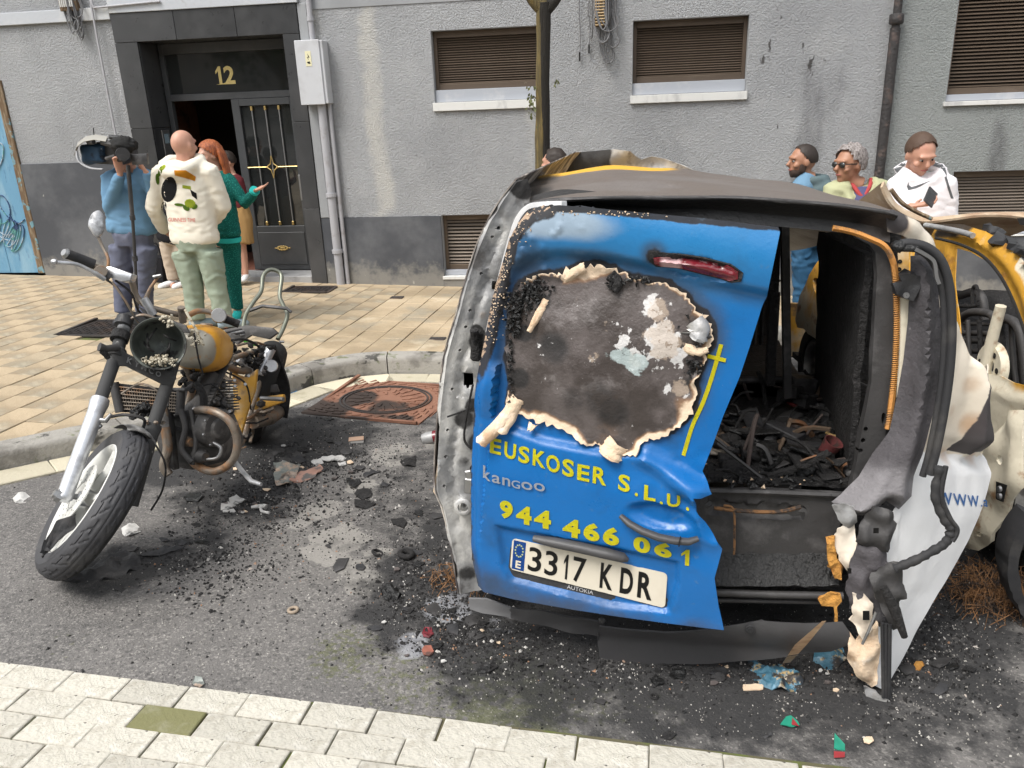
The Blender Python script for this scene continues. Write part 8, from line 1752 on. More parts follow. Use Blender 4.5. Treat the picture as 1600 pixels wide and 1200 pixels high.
def collar(bm):
    c = P['neck']; add_tube(bm, spl([c+Vector((-.08, -.05, -.02)), c+Vector((.02, -.10, .0)), c+Vector((.11, -.02, .0)), c+Vector((.05, .10, .0)), c+Vector((-.07, .08, -.02))], 5), .034, 8)
top(r6, P, tf, M['c_slate'], .20, .075, 1.02, 'jacket', seed=6, extra=collar); bm = bmesh.new(); add_tube(bm, [P['neck']+Vector((-.03, -.03, .035)), P['neck']+Vector((-.06, -.06, -.05)), P['neck']+Vector((-.10, -.09, -.2))], [.065, .09, .10], 14); remesh_obj('shirt', bm, .01, M['c_sky'], r6, 2); trousers(r6, P, tf, M['c_denim'], .11, .085, .075, wrk=.009); shoes(r6, P, tf, M['shoe_dark'])
J7 = dict(head=(1327, 258, 0), neck=(1342, 290, .02), pel=(1345, 410), shL=(1303, 300), elL=(1292, 355, -.05), wrL=(1305, 400, -.1), shR=(1384, 302), elR=(1394, 355), wrR=(1384, 405), hiL=(1328, 415), knL=(1328, 490), anL=(1328, 560), hiR=(1364, 415), knR=(1364, 490), anR=(1364, 560))
r7, P, tf = person('older person with wavy grey hair and sunglasses in a pale olive jacket', 5.9, J7, (-.85, -.5, -.03), UPZ, M['skin_tan'], zf=road_z, lean=(-.2, -1, 0), hands=(('L', (0, 0, -1), (1, 0, 0), .5), ('R', (0, 0, -1), (-1, 0, 0), .5)), vox=.009, glasses=M['glass'], brow=M['hair_grey'], s=1.02)
hair_cap(r7, P['head'], (-.85, -.5, 0), UPZ, M['hair_grey'], 1.02, grow=1.10, front_cut=.02, low=-.03, lump=.018)
def collar7(bm):
    c = P['neck']
    for q in (-1, 1): add_tube(bm, [c+Vector((q*.09, .04, .03)), c+Vector((q*.10, -.06, .0)), c+Vector((q*.075, -.13, -.10))], [.03, .034, .022], 8)
top(r7, P, tf, M['c_olive'], .205, .085, 1.05, 'jacket', seed=8, wrk=.009, extra=collar7)
bm = bmesh.new(); c = P['neck']; add_tube(bm, [c+Vector((0, -.045, -.02)), c+Vector((0, -.105, -.10)), c+Vector((0, -.125, -.22))], [.07, .075, .08], 14, hint=tf, prof=ELP); remesh_obj('sweater', bm, .01, M['c_navy'], r7, 2)
bm = bmesh.new(); add_tube(bm, spl([c+Vector((-.075, .0, .04)), c+Vector((-.05, -.075, .0)), c+Vector((.0, -.115, -.06)), c+Vector((.05, -.075, .0)), c+Vector((.075, .0, .04))], 5), .014, 8); obj('shirt_collar', bm, M['c_red'], r7, 60); trousers(r7, P, tf, M['c_jean'], .11, .085, .075); shoes(r7, P, tf, M['shoe_dark'])
J8 = dict(head=(1438, 241, -.02), neck=(1439, 272, .03), pel=(1440, 395), shL=(1404, 290), elL=(1402, 345, -.05), wrL=(1424, 322, -.30), shR=(1477, 290), elR=(1482, 345), wrR=(1480, 385, .0), hiL=(1424, 400), knL=(1424, 480), anL=(1424, 560), hiR=(1458, 400), knR=(1458, 480), anR=(1458, 560))
f8 = (.22, -.9, -.48)
r8, P, tf = person('person in a white hooded top looking down at a phone', 5.6, J8, f8, (0, -.4, 1), M['skin'], zf=road_z, lean=(.1, -1, 0), hands=(('L', (.9, -.1, .15), (0, .0, 1), .9, -1), ('R', (0, 0, -1), (-1, 0, 0), .5)), vox=.009, s=1.04)
hair_cap(r8, P['head'], f8, (0, -.4, 1), mat('brown_hair', (.07, .04, .025), .7, bump=[(150, .6, .003)]), 1.04, grow=1.04, front_cut=.025, low=-.01, lump=.003)
def hood8(bm):
    c = P['neck']; add_tube(bm, spl([c+Vector((0, -.10, -.06)), c+Vector((-.10, -.05, .0)), c+Vector((-.12, .06, .03)), c+Vector((0, .12, .05)), c+Vector((.12, .06, .03)), c+Vector((.10, -.05, .0)), c+Vector((0, -.10, -.06))], 6), .034, 10)
ht = top(r8, P, tf, M['c_white'], .20, .078, 1.02, 'hooded_top', seed=3, wrk=.006, extra=hood8); trousers(r8, P, tf, M['c_jean'], .11, .085, .075); shoes(r8, P, tf, M['shoe_white'])
bv = on_mesh(ht); print_on('shoulder_stripe', ht, bv, [(1392, 268), (1412, 252), (1415, 257), (1396, 276)], M['c_grey']); print_on('shoulder_stripe', ht, bv, [(1455, 251), (1476, 258), (1480, 275), (1472, 264), (1456, 258)], M['c_grey']); print_on('sleeve_stripe', ht, bv, [(1479, 275), (1484, 292), (1490, 310), (1486, 310), (1480, 292), (1476, 277)], M['c_grey'], step=1.5)
sw = [(1419, 284), (1416, 292), (1419, 297), (1432, 293), (1455, 281), (1433, 290), (1423, 291)]; print_on('chest_emblem', ht, bv, [(1420, 284), (1417, 291), (1419, 297), (1432, 294), (1456, 281), (1432, 290), (1424, 292), (1420, 289)], M['c_grey'], step=1.5)
ph = thing('phone', 'dark mobile phone held by the person in the white hooded top', 'phone', AY(1455, 307, 5.27)); pc = AY(1454, 308, 5.27)
bm = bmesh.new(); add_box(bm, pc, (.075, .012, .15), Matrix.Rotation(.75, 3, 'Y') @ Matrix.Rotation(-.9, 3, 'X'), .005); obj('casing', bm, M['black_plastic'], ph)
r9, P, tf = person('person glimpsed behind the tree trunk and van roof, only dark hair showing', 6.5, dict(head=(866, 256, 0), neck=(864, 280, 0), pel=(865, 372), shL=(845, 290), elL=(842, 335), wrL=(846, 372), shR=(884, 290), elR=(888, 335), wrR=(884, 372), hiL=(856, 380), knL=(856, 440), anL=(856, 490), hiR=(874, 380), knR=(874, 440), anR=(874, 490)), (-.9, .4, 0), UPZ, M['skin'], s=.95, zf=walk_z, eyes=False, lean=(-.5, .8, 0))
hair_cap(r9, P['head'], (-.9, .4, 0), UPZ, M['hair_dark'], .95); top(r9, P, tf, M['c_black'], .18, .068, 1.0, 'jacket'); trousers(r9, P, tf, M['c_jean'], .1, .075, .07); shoes(r9, P, tf, M['shoe_dark'])
# ================================================================ SECOND BURNT CAR
NA, NB = Vector((1.42, 2.6)), Vector((1.10, 5.2)); NT = (NB-NA).normalized(); NN_ = Vector((-NT.y, NT.x, 0))
if NN_.x > 0: NN_ = -NN_
def NC(x, y, off=0.0): return hit(x, y, NN_, NN_.dot(Vector((NA.x, NA.y, 0)))+off)
def nuv(x, y): p = NC(x, y); return Vector(((Vector((p.x, p.y))-NA).dot(NT), p.z))
def UN(L): return [nuv(x, y) for x, y in L]
def nfn(rel=lambda u, v: 0, d=0.0): return lambda u, v: Vector((NA.x+NT.x*u, NA.y+NT.y*u, v))+NN_*(rel(u, v)+d-.10*max(0, v-.75)*1.0)
car = thing('burnt_car', 'yellow and white scorched hatchback wreck parked right of the van', 'car', (1.9, 4, road_z(1.9, 4)))
SP = [(1436, 372), (1442, 356), (1452, 350), (1480, 351), (1515, 362), (1550, 384), (1582, 418), (1612, 470), (1640, 540), (1660, 610), (1640, 640), (1605, 622), (1588, 645), (1570, 676), (1558, 706), (1553, 722), (1546, 765), (1520, 812), (1490, 790), (1480, 700), (1470, 600), (1455, 480), (1440, 400)]
SH_ = [(1476, 388), (1498, 394), (1522, 410), (1547, 436), (1568, 473), (1593, 529), (1606, 570), (1600, 603), (1580, 598), (1559, 588), (1530, 583), (1510, 590), (1497, 540), (1484, 470)]
SPu, SHu_ = UN(SP), UN(SH_)
def sprel(u, v):
    p = (u, v); d = dpoly(p, SHu_); e = dpoly(p, SPu); return .015*(1-sstep(.02, .07, d))*-1+.008*(1-sstep(0, .035, abs(d-.05)))-.015*(1-sstep(0, .05, e))+.014*noise.noise(Vector((u*5, v*5, 1)))
def spwhite(u, v):
    low = nuv(1560, 600).y; a = .72*(1-sstep(low-.02, low+.12, v)); e = dpoly((u, v), SPu); w = nuv(1560, 450); return max(a, (.85*(1-sstep(.02, .07, e)) if (u < w.x) else 0), .2)
o = sheet('side_panel', SPu, nfn(sprel), M['rust_yellow'], car, holes=[SHu_], step=.020, rim=.012, thick=.004, smooth=45, attrs=dict(white=spwhite, soot=lambda u, v: .75*(1-sstep(0, .09, dseg((u, v), nuv(1452, 360), nuv(1490, 356))))))
gr_ = [NC(x, y, .012) for x, y in ((1462, 372), (1500, 382), (1535, 400), (1562, 430), (1585, 475), (1612, 550))]; bm = bmesh.new(); add_tube(bm, spl(gr_, 6), .006, 6); obj('door_gap', bm, M['dark'], car)
FE = [(1303, 388), (1290, 392), (1275, 408), (1262, 430), (1250, 462), (1243, 500), (1246, 512), (1256, 514), (1262, 522), (1276, 530), (1286, 545), (1293, 560), (1300, 545), (1330, 540), (1400, 540), (1400, 388)]
FH = ellp(1275, 447, 6, 14, -.25, 14)
o = sheet('front_wing', UN(FE), nfn(lambda u, v: -.04*sstep(.65, 1.0, v)+.02*noise.noise(Vector((u*3, v*4, 1))), 0), M['rust_yellow'], car, holes=[UN(FH)], step=.05, rim=.03, thick=.02, smooth=45, attrs=dict(white=lambda u, v: .42*(1-sstep(.5, .8, v))+.1, soot=lambda u, v: 0))
bm = bmesh.new(); hc_ = NC(1275, 447, -.03); add_lathe(bm, [(.001, 0), (.08, 0)], hc_, NN_, 14); obj('filler_recess', bm, M['dark'], car)
whs = [((NC(1266, 566).x+.10, NC(1266, 566).y), .29), ((1.62, 2.92), .29)]
for (x, y), r_ in whs: wheel('wheel', (x, y, road_z(x, y)+r_), (NN_.x, NN_.y, 0), r_, .18, car, M['char'], M['burnt_metal']); 
for ch in car.children:
    for g2_ in ch.children:
        if g2_.data and g2_.data.materials and g2_.data.materials[0] == M['burnt_metal'] and not g2_.data.attributes.get('soot'): attr(g2_.data, 'soot', lambda c: .3)
wheel('wheel', (3.0, 3.1, road_z(3.0, 3.1)+.29), (1, 0, 0), .29, .18, car, M['char'], M['dark_metal']); wheel('wheel', (2.7, 5.3, road_z(2.7, 5.3)+.29), (1, 0, 0), .29, .18, car, M['char'], M['dark_metal'])
bm = bmesh.new(); T3 = [AY(x, y, 2.62) for x, y in ((1606, 800), (1584, 830), (1574, 862), (1576, 900), (1590, 935), (1610, 958))]; add_tube(bm, spl(T3, 6), .05, 8, prof=[(1, .35), (.5, .45), (-.5, .45), (-1, .35), (-1, -.35), (1, -.35)])
for v in bm.verts: v.co += Vector((1, 1, 1))*.006*noise.noise(v.co*30)
obj('peeled_tyre', bm, M['rubber'], car, 40)
PL_ = [(1500, 820), (1520, 795), (1560, 705), (1600, 640), (1625, 640), (1625, 760), (1600, 785), (1582, 820), (1568, 848), (1548, 860), (1520, 852), (1502, 838)]
plh = [ellp(1560, 834, 5, 4, 0, 8), ellp(1590, 718, 5, 8, 0, 8)]
o = sheet('chassis_plate', UN(PL_), nfn(lambda u, v: .02*noise.noise(Vector((u*9, v*9, 1)))+.02*sstep(0, .04, dpoly((u, v), UN(PL_))), .05), M['rust_yellow'], car, holes=[UN(h_) for h_ in plh], step=.025, rim=.02, thick=.02, smooth=45, attrs=dict(white=lambda u, v: .85, soot=lambda u, v: .45*(1-sstep(.0, .3, v))))
bm = bmesh.new(); f_ = [NC(x, y, .10) for x, y in ((1556, 752), (1574, 758), (1568, 785), (1556, 780))]; bm.faces.new([bm.verts.new(p) for p in f_]); bmesh.ops.solidify(bm, geom=bm.faces[:], thickness=.01); obj('bracket', bm, M['dark_metal'], car)
for y in (764, 775): bm = bmesh.new(); add_lathe(bm, [(.001, .01), (.011, .008), (.012, 0)], NC(1563, y, .11), NN_, 10); obj('bracket_bolt', bm, M['steel'], car)
bm = bmesh.new(); add_tube(bm, [NC(1564, 478, -.02), NC(1550, 530, -.02), NC(1538, 582, -.02)], [.020, .022, .024], 8); o = obj('pillar_bar', bm, M['rust_yellow'], car, 60); attr(o.data, 'white', lambda c: .8); attr(o.data, 'soot', lambda c: 0)
bm = bmesh.new(); sc_ = NC(1549, 572, -.04); add_lathe(bm, [(.03, .0), (.035, .01), (.085, .012), (.095, 0), (.095, -.015), (.03, -.015)], sc_, NN_, 26, closed=True); o = obj('speaker_ring', bm, M['rust_yellow'], car, 40); attr(o.data, 'white', lambda c: .8); attr(o.data, 'soot', lambda c: .2)
x_, y_ = frame_of(NN_)
for k in range(6): t = k*1.05; bm = bmesh.new(); add_lathe(bm, [(.012, 0), (.001, .001)], sc_+(x_*math.cos(t)+y_*math.sin(t))*.06+NN_*.0135, NN_, 8); obj('ring_hole', bm, M['dark'], car)
r = random.Random(17)
def nt(name, pts, off, r_, m, n=8): bm = bmesh.new(); add_tube(bm, spl([NC(x, y, off) for x, y in pts], 5), r_, n); return obj(name, bm, m, car, 60)
nt('seat_frame', [(1503, 560), (1500, 510), (1506, 494), (1520, 488), (1544, 490), (1554, 500), (1556, 540), (1552, 575)], -.45, .020, M['dark_metal']); nt('seat_frame', [(1556, 505), (1572, 498), (1590, 510), (1598, 540), (1604, 600)], -.40, .022, M['dark_metal'])
nt('seat_frame', [(1500, 462), (1524, 456), (1536, 470), (1538, 500)], -.75, .024, M['dark_metal']); nt('headrest_frame', [(1508, 476), (1518, 478), (1520, 452), (1526, 448), (1528, 470)], -.65, .010, M['char'])
nt('seat_frame', [(1500, 478), (1524, 478), (1528, 472)], -.65, .010, M['char'])
for y in (505, 520, 532, 548, 566): nt('seat_rail', [(1500, y), (1530, y+1), (1560, y+3)], -.46, .010 if y % 4 else .014, M['dark_metal'] if y % 3 else M['char'])
for x in (1512, 1530, 1566, 1580, 1590): nt('seat_rail', [(x, 500), (x+3, 560), (x+8, 600)], -.42, .012, M['char'] if x % 4 else M['dark_metal'])
def npanel(name, pts, off, m, white=None, soot=None, th=.02):
    o = sheet(name, UN(pts), nfn(lambda u, v: .01*noise.noise(Vector((u*9, v*9, off))), off), m, car, step=.06, thick=th, smooth=40, attrs=dict(white=lambda u, v: white or 0, soot=lambda u, v: soot or 0)); return o
npanel('seat_back', [(1500, 520), (1556, 522), (1556, 600), (1500, 600)], -.62, M['char']); npanel('dashboard', [(1480, 418), (1560, 424), (1566, 446), (1500, 450), (1484, 448)], -.95, M['dark_metal'])
npanel('inner_sill', [(1480, 450), (1500, 449), (1548, 446), (1540, 456), (1500, 458), (1482, 460)], -.9, M['rust_yellow'], .6, .2)
npanel('far_inner_side', [(1440, 380), (1660, 380), (1700, 700), (1440, 640)], -1.35, M['dark_metal']); npanel('far_door_card', [(1548, 446), (1580, 440), (1600, 500), (1590, 560), (1560, 500)], -1.2, M['rust_yellow'], .3, .5)
quad_sheet('floor_pan', [(1.45, 2.9, .12), (3.0, 2.9, .07), (2.75, 5.7, -.05), (1.15, 5.7, .0)], M['char'], car, .04); quad_sheet('far_side', [(3.05, 2.7, .05), (3.05, 2.7, .75), (2.75, 5.8, .62), (2.75, 5.8, -.1)], M['rust_yellow'], car, .03, soot=.35)
for nm in ('far_side',): 
    for ch in car.children:
        if ch.name.startswith(nm): attr(ch.data, 'white', lambda c: .5)
quad_sheet('engine_block', [(1.35, 4.6, .30), (2.7, 4.6, .25), (2.7, 5.6, .45), (1.3, 5.6, .5)], M['char'], car, .25, 20, 16, lambda u, v: .10*noise.noise(Vector((u*7, v*7, 3)))); quad_sheet('front_panel', [(1.12, 5.75, -.05), (2.75, 5.8, -.12), (2.75, 5.8, .30), (1.12, 5.75, .34)], M['rust_yellow'], car, .03, soot=.4)
for ch in car.children:
    if ch.name.startswith('front_panel'): attr(ch.data, 'white', lambda c: .45)
U0 = [(1382, 283), (1390, 300), (1402, 318), (1424, 331), (1450, 339), (1490, 336), (1530, 332), (1570, 331), (1610, 332), (1660, 336)]
L0 = [(1379, 292), (1388, 312), (1402, 328), (1424, 340), (1446, 346), (1490, 341), (1530, 336), (1570, 336), (1610, 341), (1660, 350)]
Uf = spl([AY(x, y, 4.55) for x, y in U0], 5); Lf = spl([AY(x, y, 4.5) for x, y in L0], 5); back = [Vector((p.x-.05, p.y+.9, p.z-.34-.10*noise.noise(Vector((p.x*3, 0, 0))))) for p in Uf]
bm = bmesh.new(); rows = [[bm.verts.new(p) for p in Lf], [bm.verts.new(p) for p in Uf]]
for j in range(1, 7): rows.append([bm.verts.new(a.lerp(b, j/6)) for a, b in zip(Uf, back)])
for a, b in zip(rows, rows[1:]):
    for i in range(len(a)-1): bm.faces.new((a[i], a[i+1], b[i+1], b[i]))
solidify(bm, .012); o = obj('bonnet', bm, mat('tan_burnt_paint', (.50, .38, .26), .6, layers=[((.30, .17, .10), dict(scale=5, lo=.45, hi=.65, amt=.8)), ((.66, .58, .46), dict(scale=9, lo=.55, hi=.7, amt=.7))], bump=[(50, .4, .004)]), car, 60); o['label'] = 'raised buckled tan bonnet'
bm = bmesh.new(); add_tube(bm, spl([AY(x, y, 4.45) for x, y in ((1392, 296), (1408, 316), (1430, 330), (1456, 342))], 6), .012, 6); obj('bonnet_stay', bm, M['old_wood'], car, 60)
npanel('dark_interior_sheet', [(1446, 346), (1520, 340), (1600, 344), (1680, 356), (1680, 430), (1600, 424), (1560, 392), (1520, 366), (1450, 356)], -.35, M['dark'])  # near-black sheet stands in for the shaded interior under the bonnet
sc2 = [(1506, 357), (1512, 351), (1524, 355), (1540, 368), (1552, 378), (1575, 390), (1600, 398), (1640, 410), (1620, 425), (1590, 412), (1572, 410), (1566, 396), (1545, 386), (1520, 372)]
o = sheet('melted_scuttle', UN(sc2), nfn(lambda u, v: .05*noise.noise(Vector((u*20, v*20, 1))), -.02), M['black_plastic'], car, step=.02, thick=.03, smooth=30)
nt('cowl_edge', [(1446, 352), (1470, 356), (1500, 362), (1520, 368)], -.02, .012, M['burnt_metal'])
attr(car.children[-1].data if False else bpy.data.objects[[c.name for c in car.children if c.name.startswith('cowl_edge')][0]].data, 'soot', lambda c: .4)
sf = [(1575, 412), (1600, 404), (1640, 400), (1640, 418), (1600, 418)]; o = sheet('scuttle_edge', UN(sf), nfn(lambda u, v: 0, -.0), M['cream_paper'], car, step=.05, thick=.02)
cords((1.35, 2.75, 0), .09, 420, 5, car); cords((1.42, 2.9, 0), .07, 200, 6, car)
# ================================================================ DEBRIS ON THE ROAD
def crumb_field(name, n, pts, m, seed, size, parent=None):
    r = random.Random(seed); bm = bmesh.new()
    for k in range(n):
        x, y, sx, sy = pts[r.randrange(len(pts))]; q = RD(r.gauss(x, sx), r.gauss(y, sy))
        if q.y > 6 or q.y < 1.8 or not (-4 < q.x < 3): continue
        z = road_z(q.x, q.y)+.002; s = r.uniform(*size)*(1 if r.random() < .85 else 1.9); a = r.uniform(0, 6.3); ca, sa = math.cos(a), math.sin(a)
        P = [(ca*s*r.uniform(.7, 1.3), sa*s*r.uniform(.7, 1.3)), (-sa*s*r.uniform(.4, 1), ca*s*r.uniform(.4, 1)), (-ca*s*r.uniform(.7, 1.2), -sa*s*r.uniform(.7, 1.2)), (sa*s*r.uniform(.4, 1), -ca*s*r.uniform(.4, 1))]
        b = [bm.verts.new((q.x+p[0], q.y+p[1], z-.003)) for p in P]; t = bm.verts.new((q.x+s*.2*r.uniform(-1, 1), q.y+s*.2*r.uniform(-1, 1), z+s*r.uniform(.25, .8)))
        for i in range(4): bm.faces.new((b[i], b[(i+1) % 4], t))
    o = obj(name, bm, m, parent); return tag(o, kind='stuff')
allr = [(300, 900, 260, 120), (700, 1000, 260, 70), (1200, 1060, 260, 60), (1480, 980, 120, 90), (500, 800, 180, 90), (620, 730, 120, 60)]
vic = [(420, 720, 70, 45), (330, 880, 70, 30), (560, 700, 70, 30), (700, 960, 50, 40), (780, 1000, 80, 25), (1000, 1040, 160, 18), (1250, 1040, 90, 30), (1450, 980, 90, 70), (660, 900, 40, 50), (400, 800, 60, 30), (600, 830, 60, 60)]
crumb_field('loose_grit', 9000, allr, mat('pale_grit', (.30, .285, .26), .9, layers=[((.12, .115, .11), dict(scale=30, kind='cells', lo=.3, hi=.6)), ((.5, .48, .44), dict(scale=37, kind='cells', lo=.8, hi=.9))]), 1, (.0016, .0034))
crumb_field('charcoal_crumbs', 9000, vic, M['char'], 2, (.003, .008)); crumb_field('charcoal_crumbs', 1500, allr, M['char_shiny'], 3, (.003, .007)); crumb_field('ash_flakes', 1300, vic, mat('ash_flakes', (.50, .48, .45), .9, layers=[((.30, .17, .10), dict(scale=21, kind='cells', lo=.6, hi=.8))]), 4, (.002, .006))
def zfree(x, y): return RD(x, y)
scrap_mats = [M['char'], M['char_shiny'], M['rag'], M['dark_metal']]
rs_ = random.Random(77); spots_ = []
for cx, cy, sx, sy, n, wh in ((1010, 1045, 130, 10, 14, 'below the van bumper'), (660, 960, 50, 40, 10, 'in front of the left van pillar'), (300, 850, 60, 30, 8, 'right of the motorcycle front tyre'), (440, 720, 60, 35, 12, 'beside the side stand'), (1480, 960, 70, 70, 14, 'right of the white side panel'), (620, 850, 70, 50, 8, 'between motorcycle and van'), (1200, 1090, 160, 30, 6, 'near the coloured paper scraps'), (740, 1010, 60, 30, 6, 'on the ashy patch left of the bumper'), (560, 740, 70, 25, 10, 'left of the van towards the manhole cover')):
    for k in range(n): spots_.append((rs_.gauss(cx, sx), rs_.gauss(cy, sy), wh))
for i, (x, y, wh) in enumerate(spots_):
    s = rs_.uniform(7, 20); lb_ = '%s %s scrap lying %s' % ('larger' if s > 13 else 'smaller', ['matt black', 'shiny tarry', 'dull ragged', 'dark metallic'][i % 4], wh); pts = []; nn_ = rs_.randint(5, 8)
    for k in range(nn_): a = 2*math.pi*k/nn_; rr_ = s*rs_.uniform(.45, 1.1); pts.append((x+rr_*math.cos(a), y+rr_*math.sin(a)*.5))
    rag('charred_scrap', lb_, pts, rs_.uniform(.004, .02), i, scrap_mats[i % 4], 'scrap', group='charred scraps strewn on the road', amp=rs_.uniform(.006, .02), w=22, step=.014)
rag('charred_rag', 'crumpled black rag spread on the ground behind the motorcycle front tyre', [(150, 880), (190, 862), (215, 872), (232, 890), (205, 893), (185, 905), (140, 910), (100, 912), (84, 905), (120, 895)], .03, 3, M['rag'], 'rag', amp=.03, w=14)
rag('charred_rag', 'flat black rag strip reaching right of the front tyre', [(215, 868), (260, 856), (290, 858), (262, 866), (236, 872)], .01, 4, M['rag'], 'rag', amp=.015)
M['pack'] = mat('scorched_wrapper', (.26, .28, .26), .4, .2, layers=[((.55, .40, .30), dict(scale=16, lo=.5, hi=.6, amt=.8)), ((.06, .055, .05), dict(scale=10, lo=.55, hi=.66, amt=.9))], bump=[(40, .5, .01)])
rag('crumpled_wrapper', 'crumpled scorched foil wrapper open like a book right of the motorcycle', [(428, 728), (446, 724), (470, 727), (466, 742), (452, 760), (432, 762), (428, 745)], .03, 7, M['pack'], 'wrapper', amp=.03)
rag('crumpled_wrapper', 'pinkish torn wrapper strip beside the open foil one', [(458, 744), (480, 736), (500, 728), (506, 734), (490, 748), (470, 753), (452, 754)], .02, 8, mat('pink_scrap', (.45, .26, .20), .7, layers=[((.15, .14, .13), dict(scale=14, lo=.5, hi=.6))]), 'wrapper', amp=.02)
M['pale_scrap'] = mat('pale_scrap', (.52, .51, .49), .7, layers=[((.2, .2, .19), dict(scale=20, lo=.55, hi=.65))], bump=[(60, .5, .005)])
for k in range(34):
    x, y = [(rs_.gauss(520, 60), rs_.gauss(730, 22)), (rs_.gauss(370, 50), rs_.gauss(800, 14)), (rs_.gauss(690, 50), rs_.gauss(975, 40)), (rs_.gauss(1250, 90), rs_.gauss(1060, 25))][k % 4]; s = rs_.uniform(3, 7)
    rag('pale_flake', 'tiny pale flake '+['right of the pink wrapper', 'below the side stand', 'on the ash left of the bumper', 'near the burnt magazine'][k % 4], [(x+s*math.cos(a)*rs_.uniform(.7, 1.2), y+s*.5*math.sin(a)) for a in (0, 1.2, 2.4, 3.6, 4.9)], .006, 200+k, [M['pale_scrap'], M['cream_paper'], M['burnt_sheet']][k % 3], 'flake', group='pale flakes on the road', amp=.008, w=30, step=.012)
for i, (pts, lab) in enumerate((([(346, 790), (356, 784), (372, 786), (364, 796), (345, 798)], 'pale crumpled scrap nearest the side stand'), ([(358, 780), (370, 776), (386, 782), (372, 790), (360, 788)], 'silvery crushed scrap above the pale crumpled one'), ([(500, 718), (520, 714), (542, 716), (530, 722), (505, 722)], 'long pale flake right of the pink wrapper'), ([(486, 722), (498, 719), (506, 724), (494, 728)], 'small white flake left of the long pale one'), ([(528, 724), (540, 722), (541, 728), (530, 729)], 'small white flake right of the long pale one'),
    ([(190, 828), (204, 820), (218, 824), (220, 832), (202, 840), (192, 838)], 'pale lump just right of the motorcycle front tyre'), ([(20, 780), (36, 772), (50, 778), (40, 786), (24, 787)], 'grey scraps in the gutter left of the front wheel'))):
    rag('pale_scrap', lab, pts, .015, 20+i, M['pale_scrap'], 'scrap', amp=.02, w=20)
def small(name, lab, cat): return thing(name, lab, cat)
def at_(t, p): t.location = p; return t
p = RD(405, 800); t = at_(small('brake_lever', 'pale melted lever handle lying on the asphalt', 'lever'), p); bm = bmesh.new(); add_tube(bm, [p+Vector((-.045, .02, .012)), p+Vector((.01, .03, .016)), p+Vector((.025, .025, .014))], [.008, .011, .013], 8); obj('clamp', bm, M['pale_scrap'], t, 60); bm = bmesh.new(); add_tube(bm, spl([p+Vector((.0, .02, .012)), p+Vector((.02, -.01, .01)), p+Vector((.06, -.02, .008))], 4), .007, 8); obj('blade', bm, M['pale_scrap'], t, 60)
p = RD(557, 690); t = at_(small('booklet', 'small scorched booklet lying flat on the road', 'booklet'), p); bm = bmesh.new(); add_box(bm, p+Vector((0, 0, .018)), (.085, .055, .004), Matrix.Rotation(.3, 3, 'Z'), .001); obj('cover', bm, mat('tan_cover', (.36, .24, .17), .7), t); bm = bmesh.new(); add_box(bm, p+Vector((0, 0, .008)), (.082, .052, .014), Matrix.Rotation(.3, 3, 'Z')); obj('pages', bm, M['pale_scrap'], t)
p = RD(672, 684, .03); t = at_(small('light_bulb_housing', 'round grey housing with an amber band beside the van pillar', 'housing'), p); bm = bmesh.new(); add_lathe(bm, [(.001, -.05), (.028, -.045), (.036, -.02), (.036, .02), (.001, .02)], p, (1, .1, .2), 18); obj('shell', bm, M['burnt_metal'], t, 50); attr(t.children[0].data, 'soot', lambda c: .2); bm = bmesh.new(); add_lathe(bm, [(.037, .021), (.037, .045), (.001, .045)], p, (1, .1, .2), 18); obj('band', bm, M['red_lens'], t, 50)
def ring(px, py, R, r_, m, lab, cat, tilt=(0, 0, 1)):
    p = RD(px, py, r_); t = thing('ring', lab, cat, p); bm = bmesh.new(); ax = nz(tilt); add_lathe(bm, [(R+r_*math.cos(a), r_*math.sin(a)) for a in [2*math.pi*k/8 for k in range(8)]], p, ax, 20, closed=True); obj('band', bm, m, t, 60); return t
ring(458, 953, .016, .006, mat('tan_ring', (.30, .24, .18), .7), 'small tan ring lying alone on the open asphalt', 'ring'); ring(635, 866, .026, .012, M['char'], 'charred black rubber ring left of the van', 'ring', (.2, .1, 1)); ring(590, 864, .022, .006, M['char'], 'thin charred half loop left of the black rubber ring', 'ring', (.5, .2, 1)); ring(1012+10, 1080+8, .010, .004, M['char'], 'tiny black ring near the pale kerb blocks', 'ring')
rag('charred_lump', 'fist-sized black melted lump in front of the left pillar', [(594, 922), (606, 916), (622, 918), (628, 930), (616, 942), (600, 938)], .04, 50, M['char_shiny'], 'lump', amp=.03, w=25); rag('charred_lump', 'flat triangular black shard on the pale road patch', [(520, 888), (528, 874), (546, 873), (538, 890), (524, 896)], .004, 51, M['dark_metal'], 'shard', amp=.004)
M['brick_red'] = mat('reddish_shard', (.26, .09, .06), .7, layers=[((.1, .05, .04), dict(scale=20, lo=.5, hi=.6))])
for i, (x, y, lab, m_) in enumerate(((668, 1018, 'reddish brown shard in front of the left pillar, nearer one', M['brick_red']), (668, 990, 'red splinter in front of the left pillar, farther one', M['red_lens']), (310, 1068, 'pink and grey curled scrap on the road edge above the pale blocks', M['pack']), (410, 1102, 'rust-rimmed grey disc on a pale block', M['iron']))):
    rag('shard', lab, [(x-9, y), (x-4, y-8), (x+6, y-7), (x+10, y+2), (x+3, y+9), (x-6, y+7)], .012, 60+i, m_, 'shard', amp=.012, w=25)
M['col_paper'] = mat('scorched_colour_print', (.05, .14, .20), .5, layers=[((.45, .33, .16), dict(scale=24, lo=.52, hi=.58)), ((.16, .30, .40), dict(scale=40, lo=.56, hi=.62)), ((.015, .015, .018), dict(scale=13, lo=.52, hi=.6, amt=.95)), ((.55, .48, .38), dict(scale=31, lo=.62, hi=.68))], bump=[(40, .6, .01)])
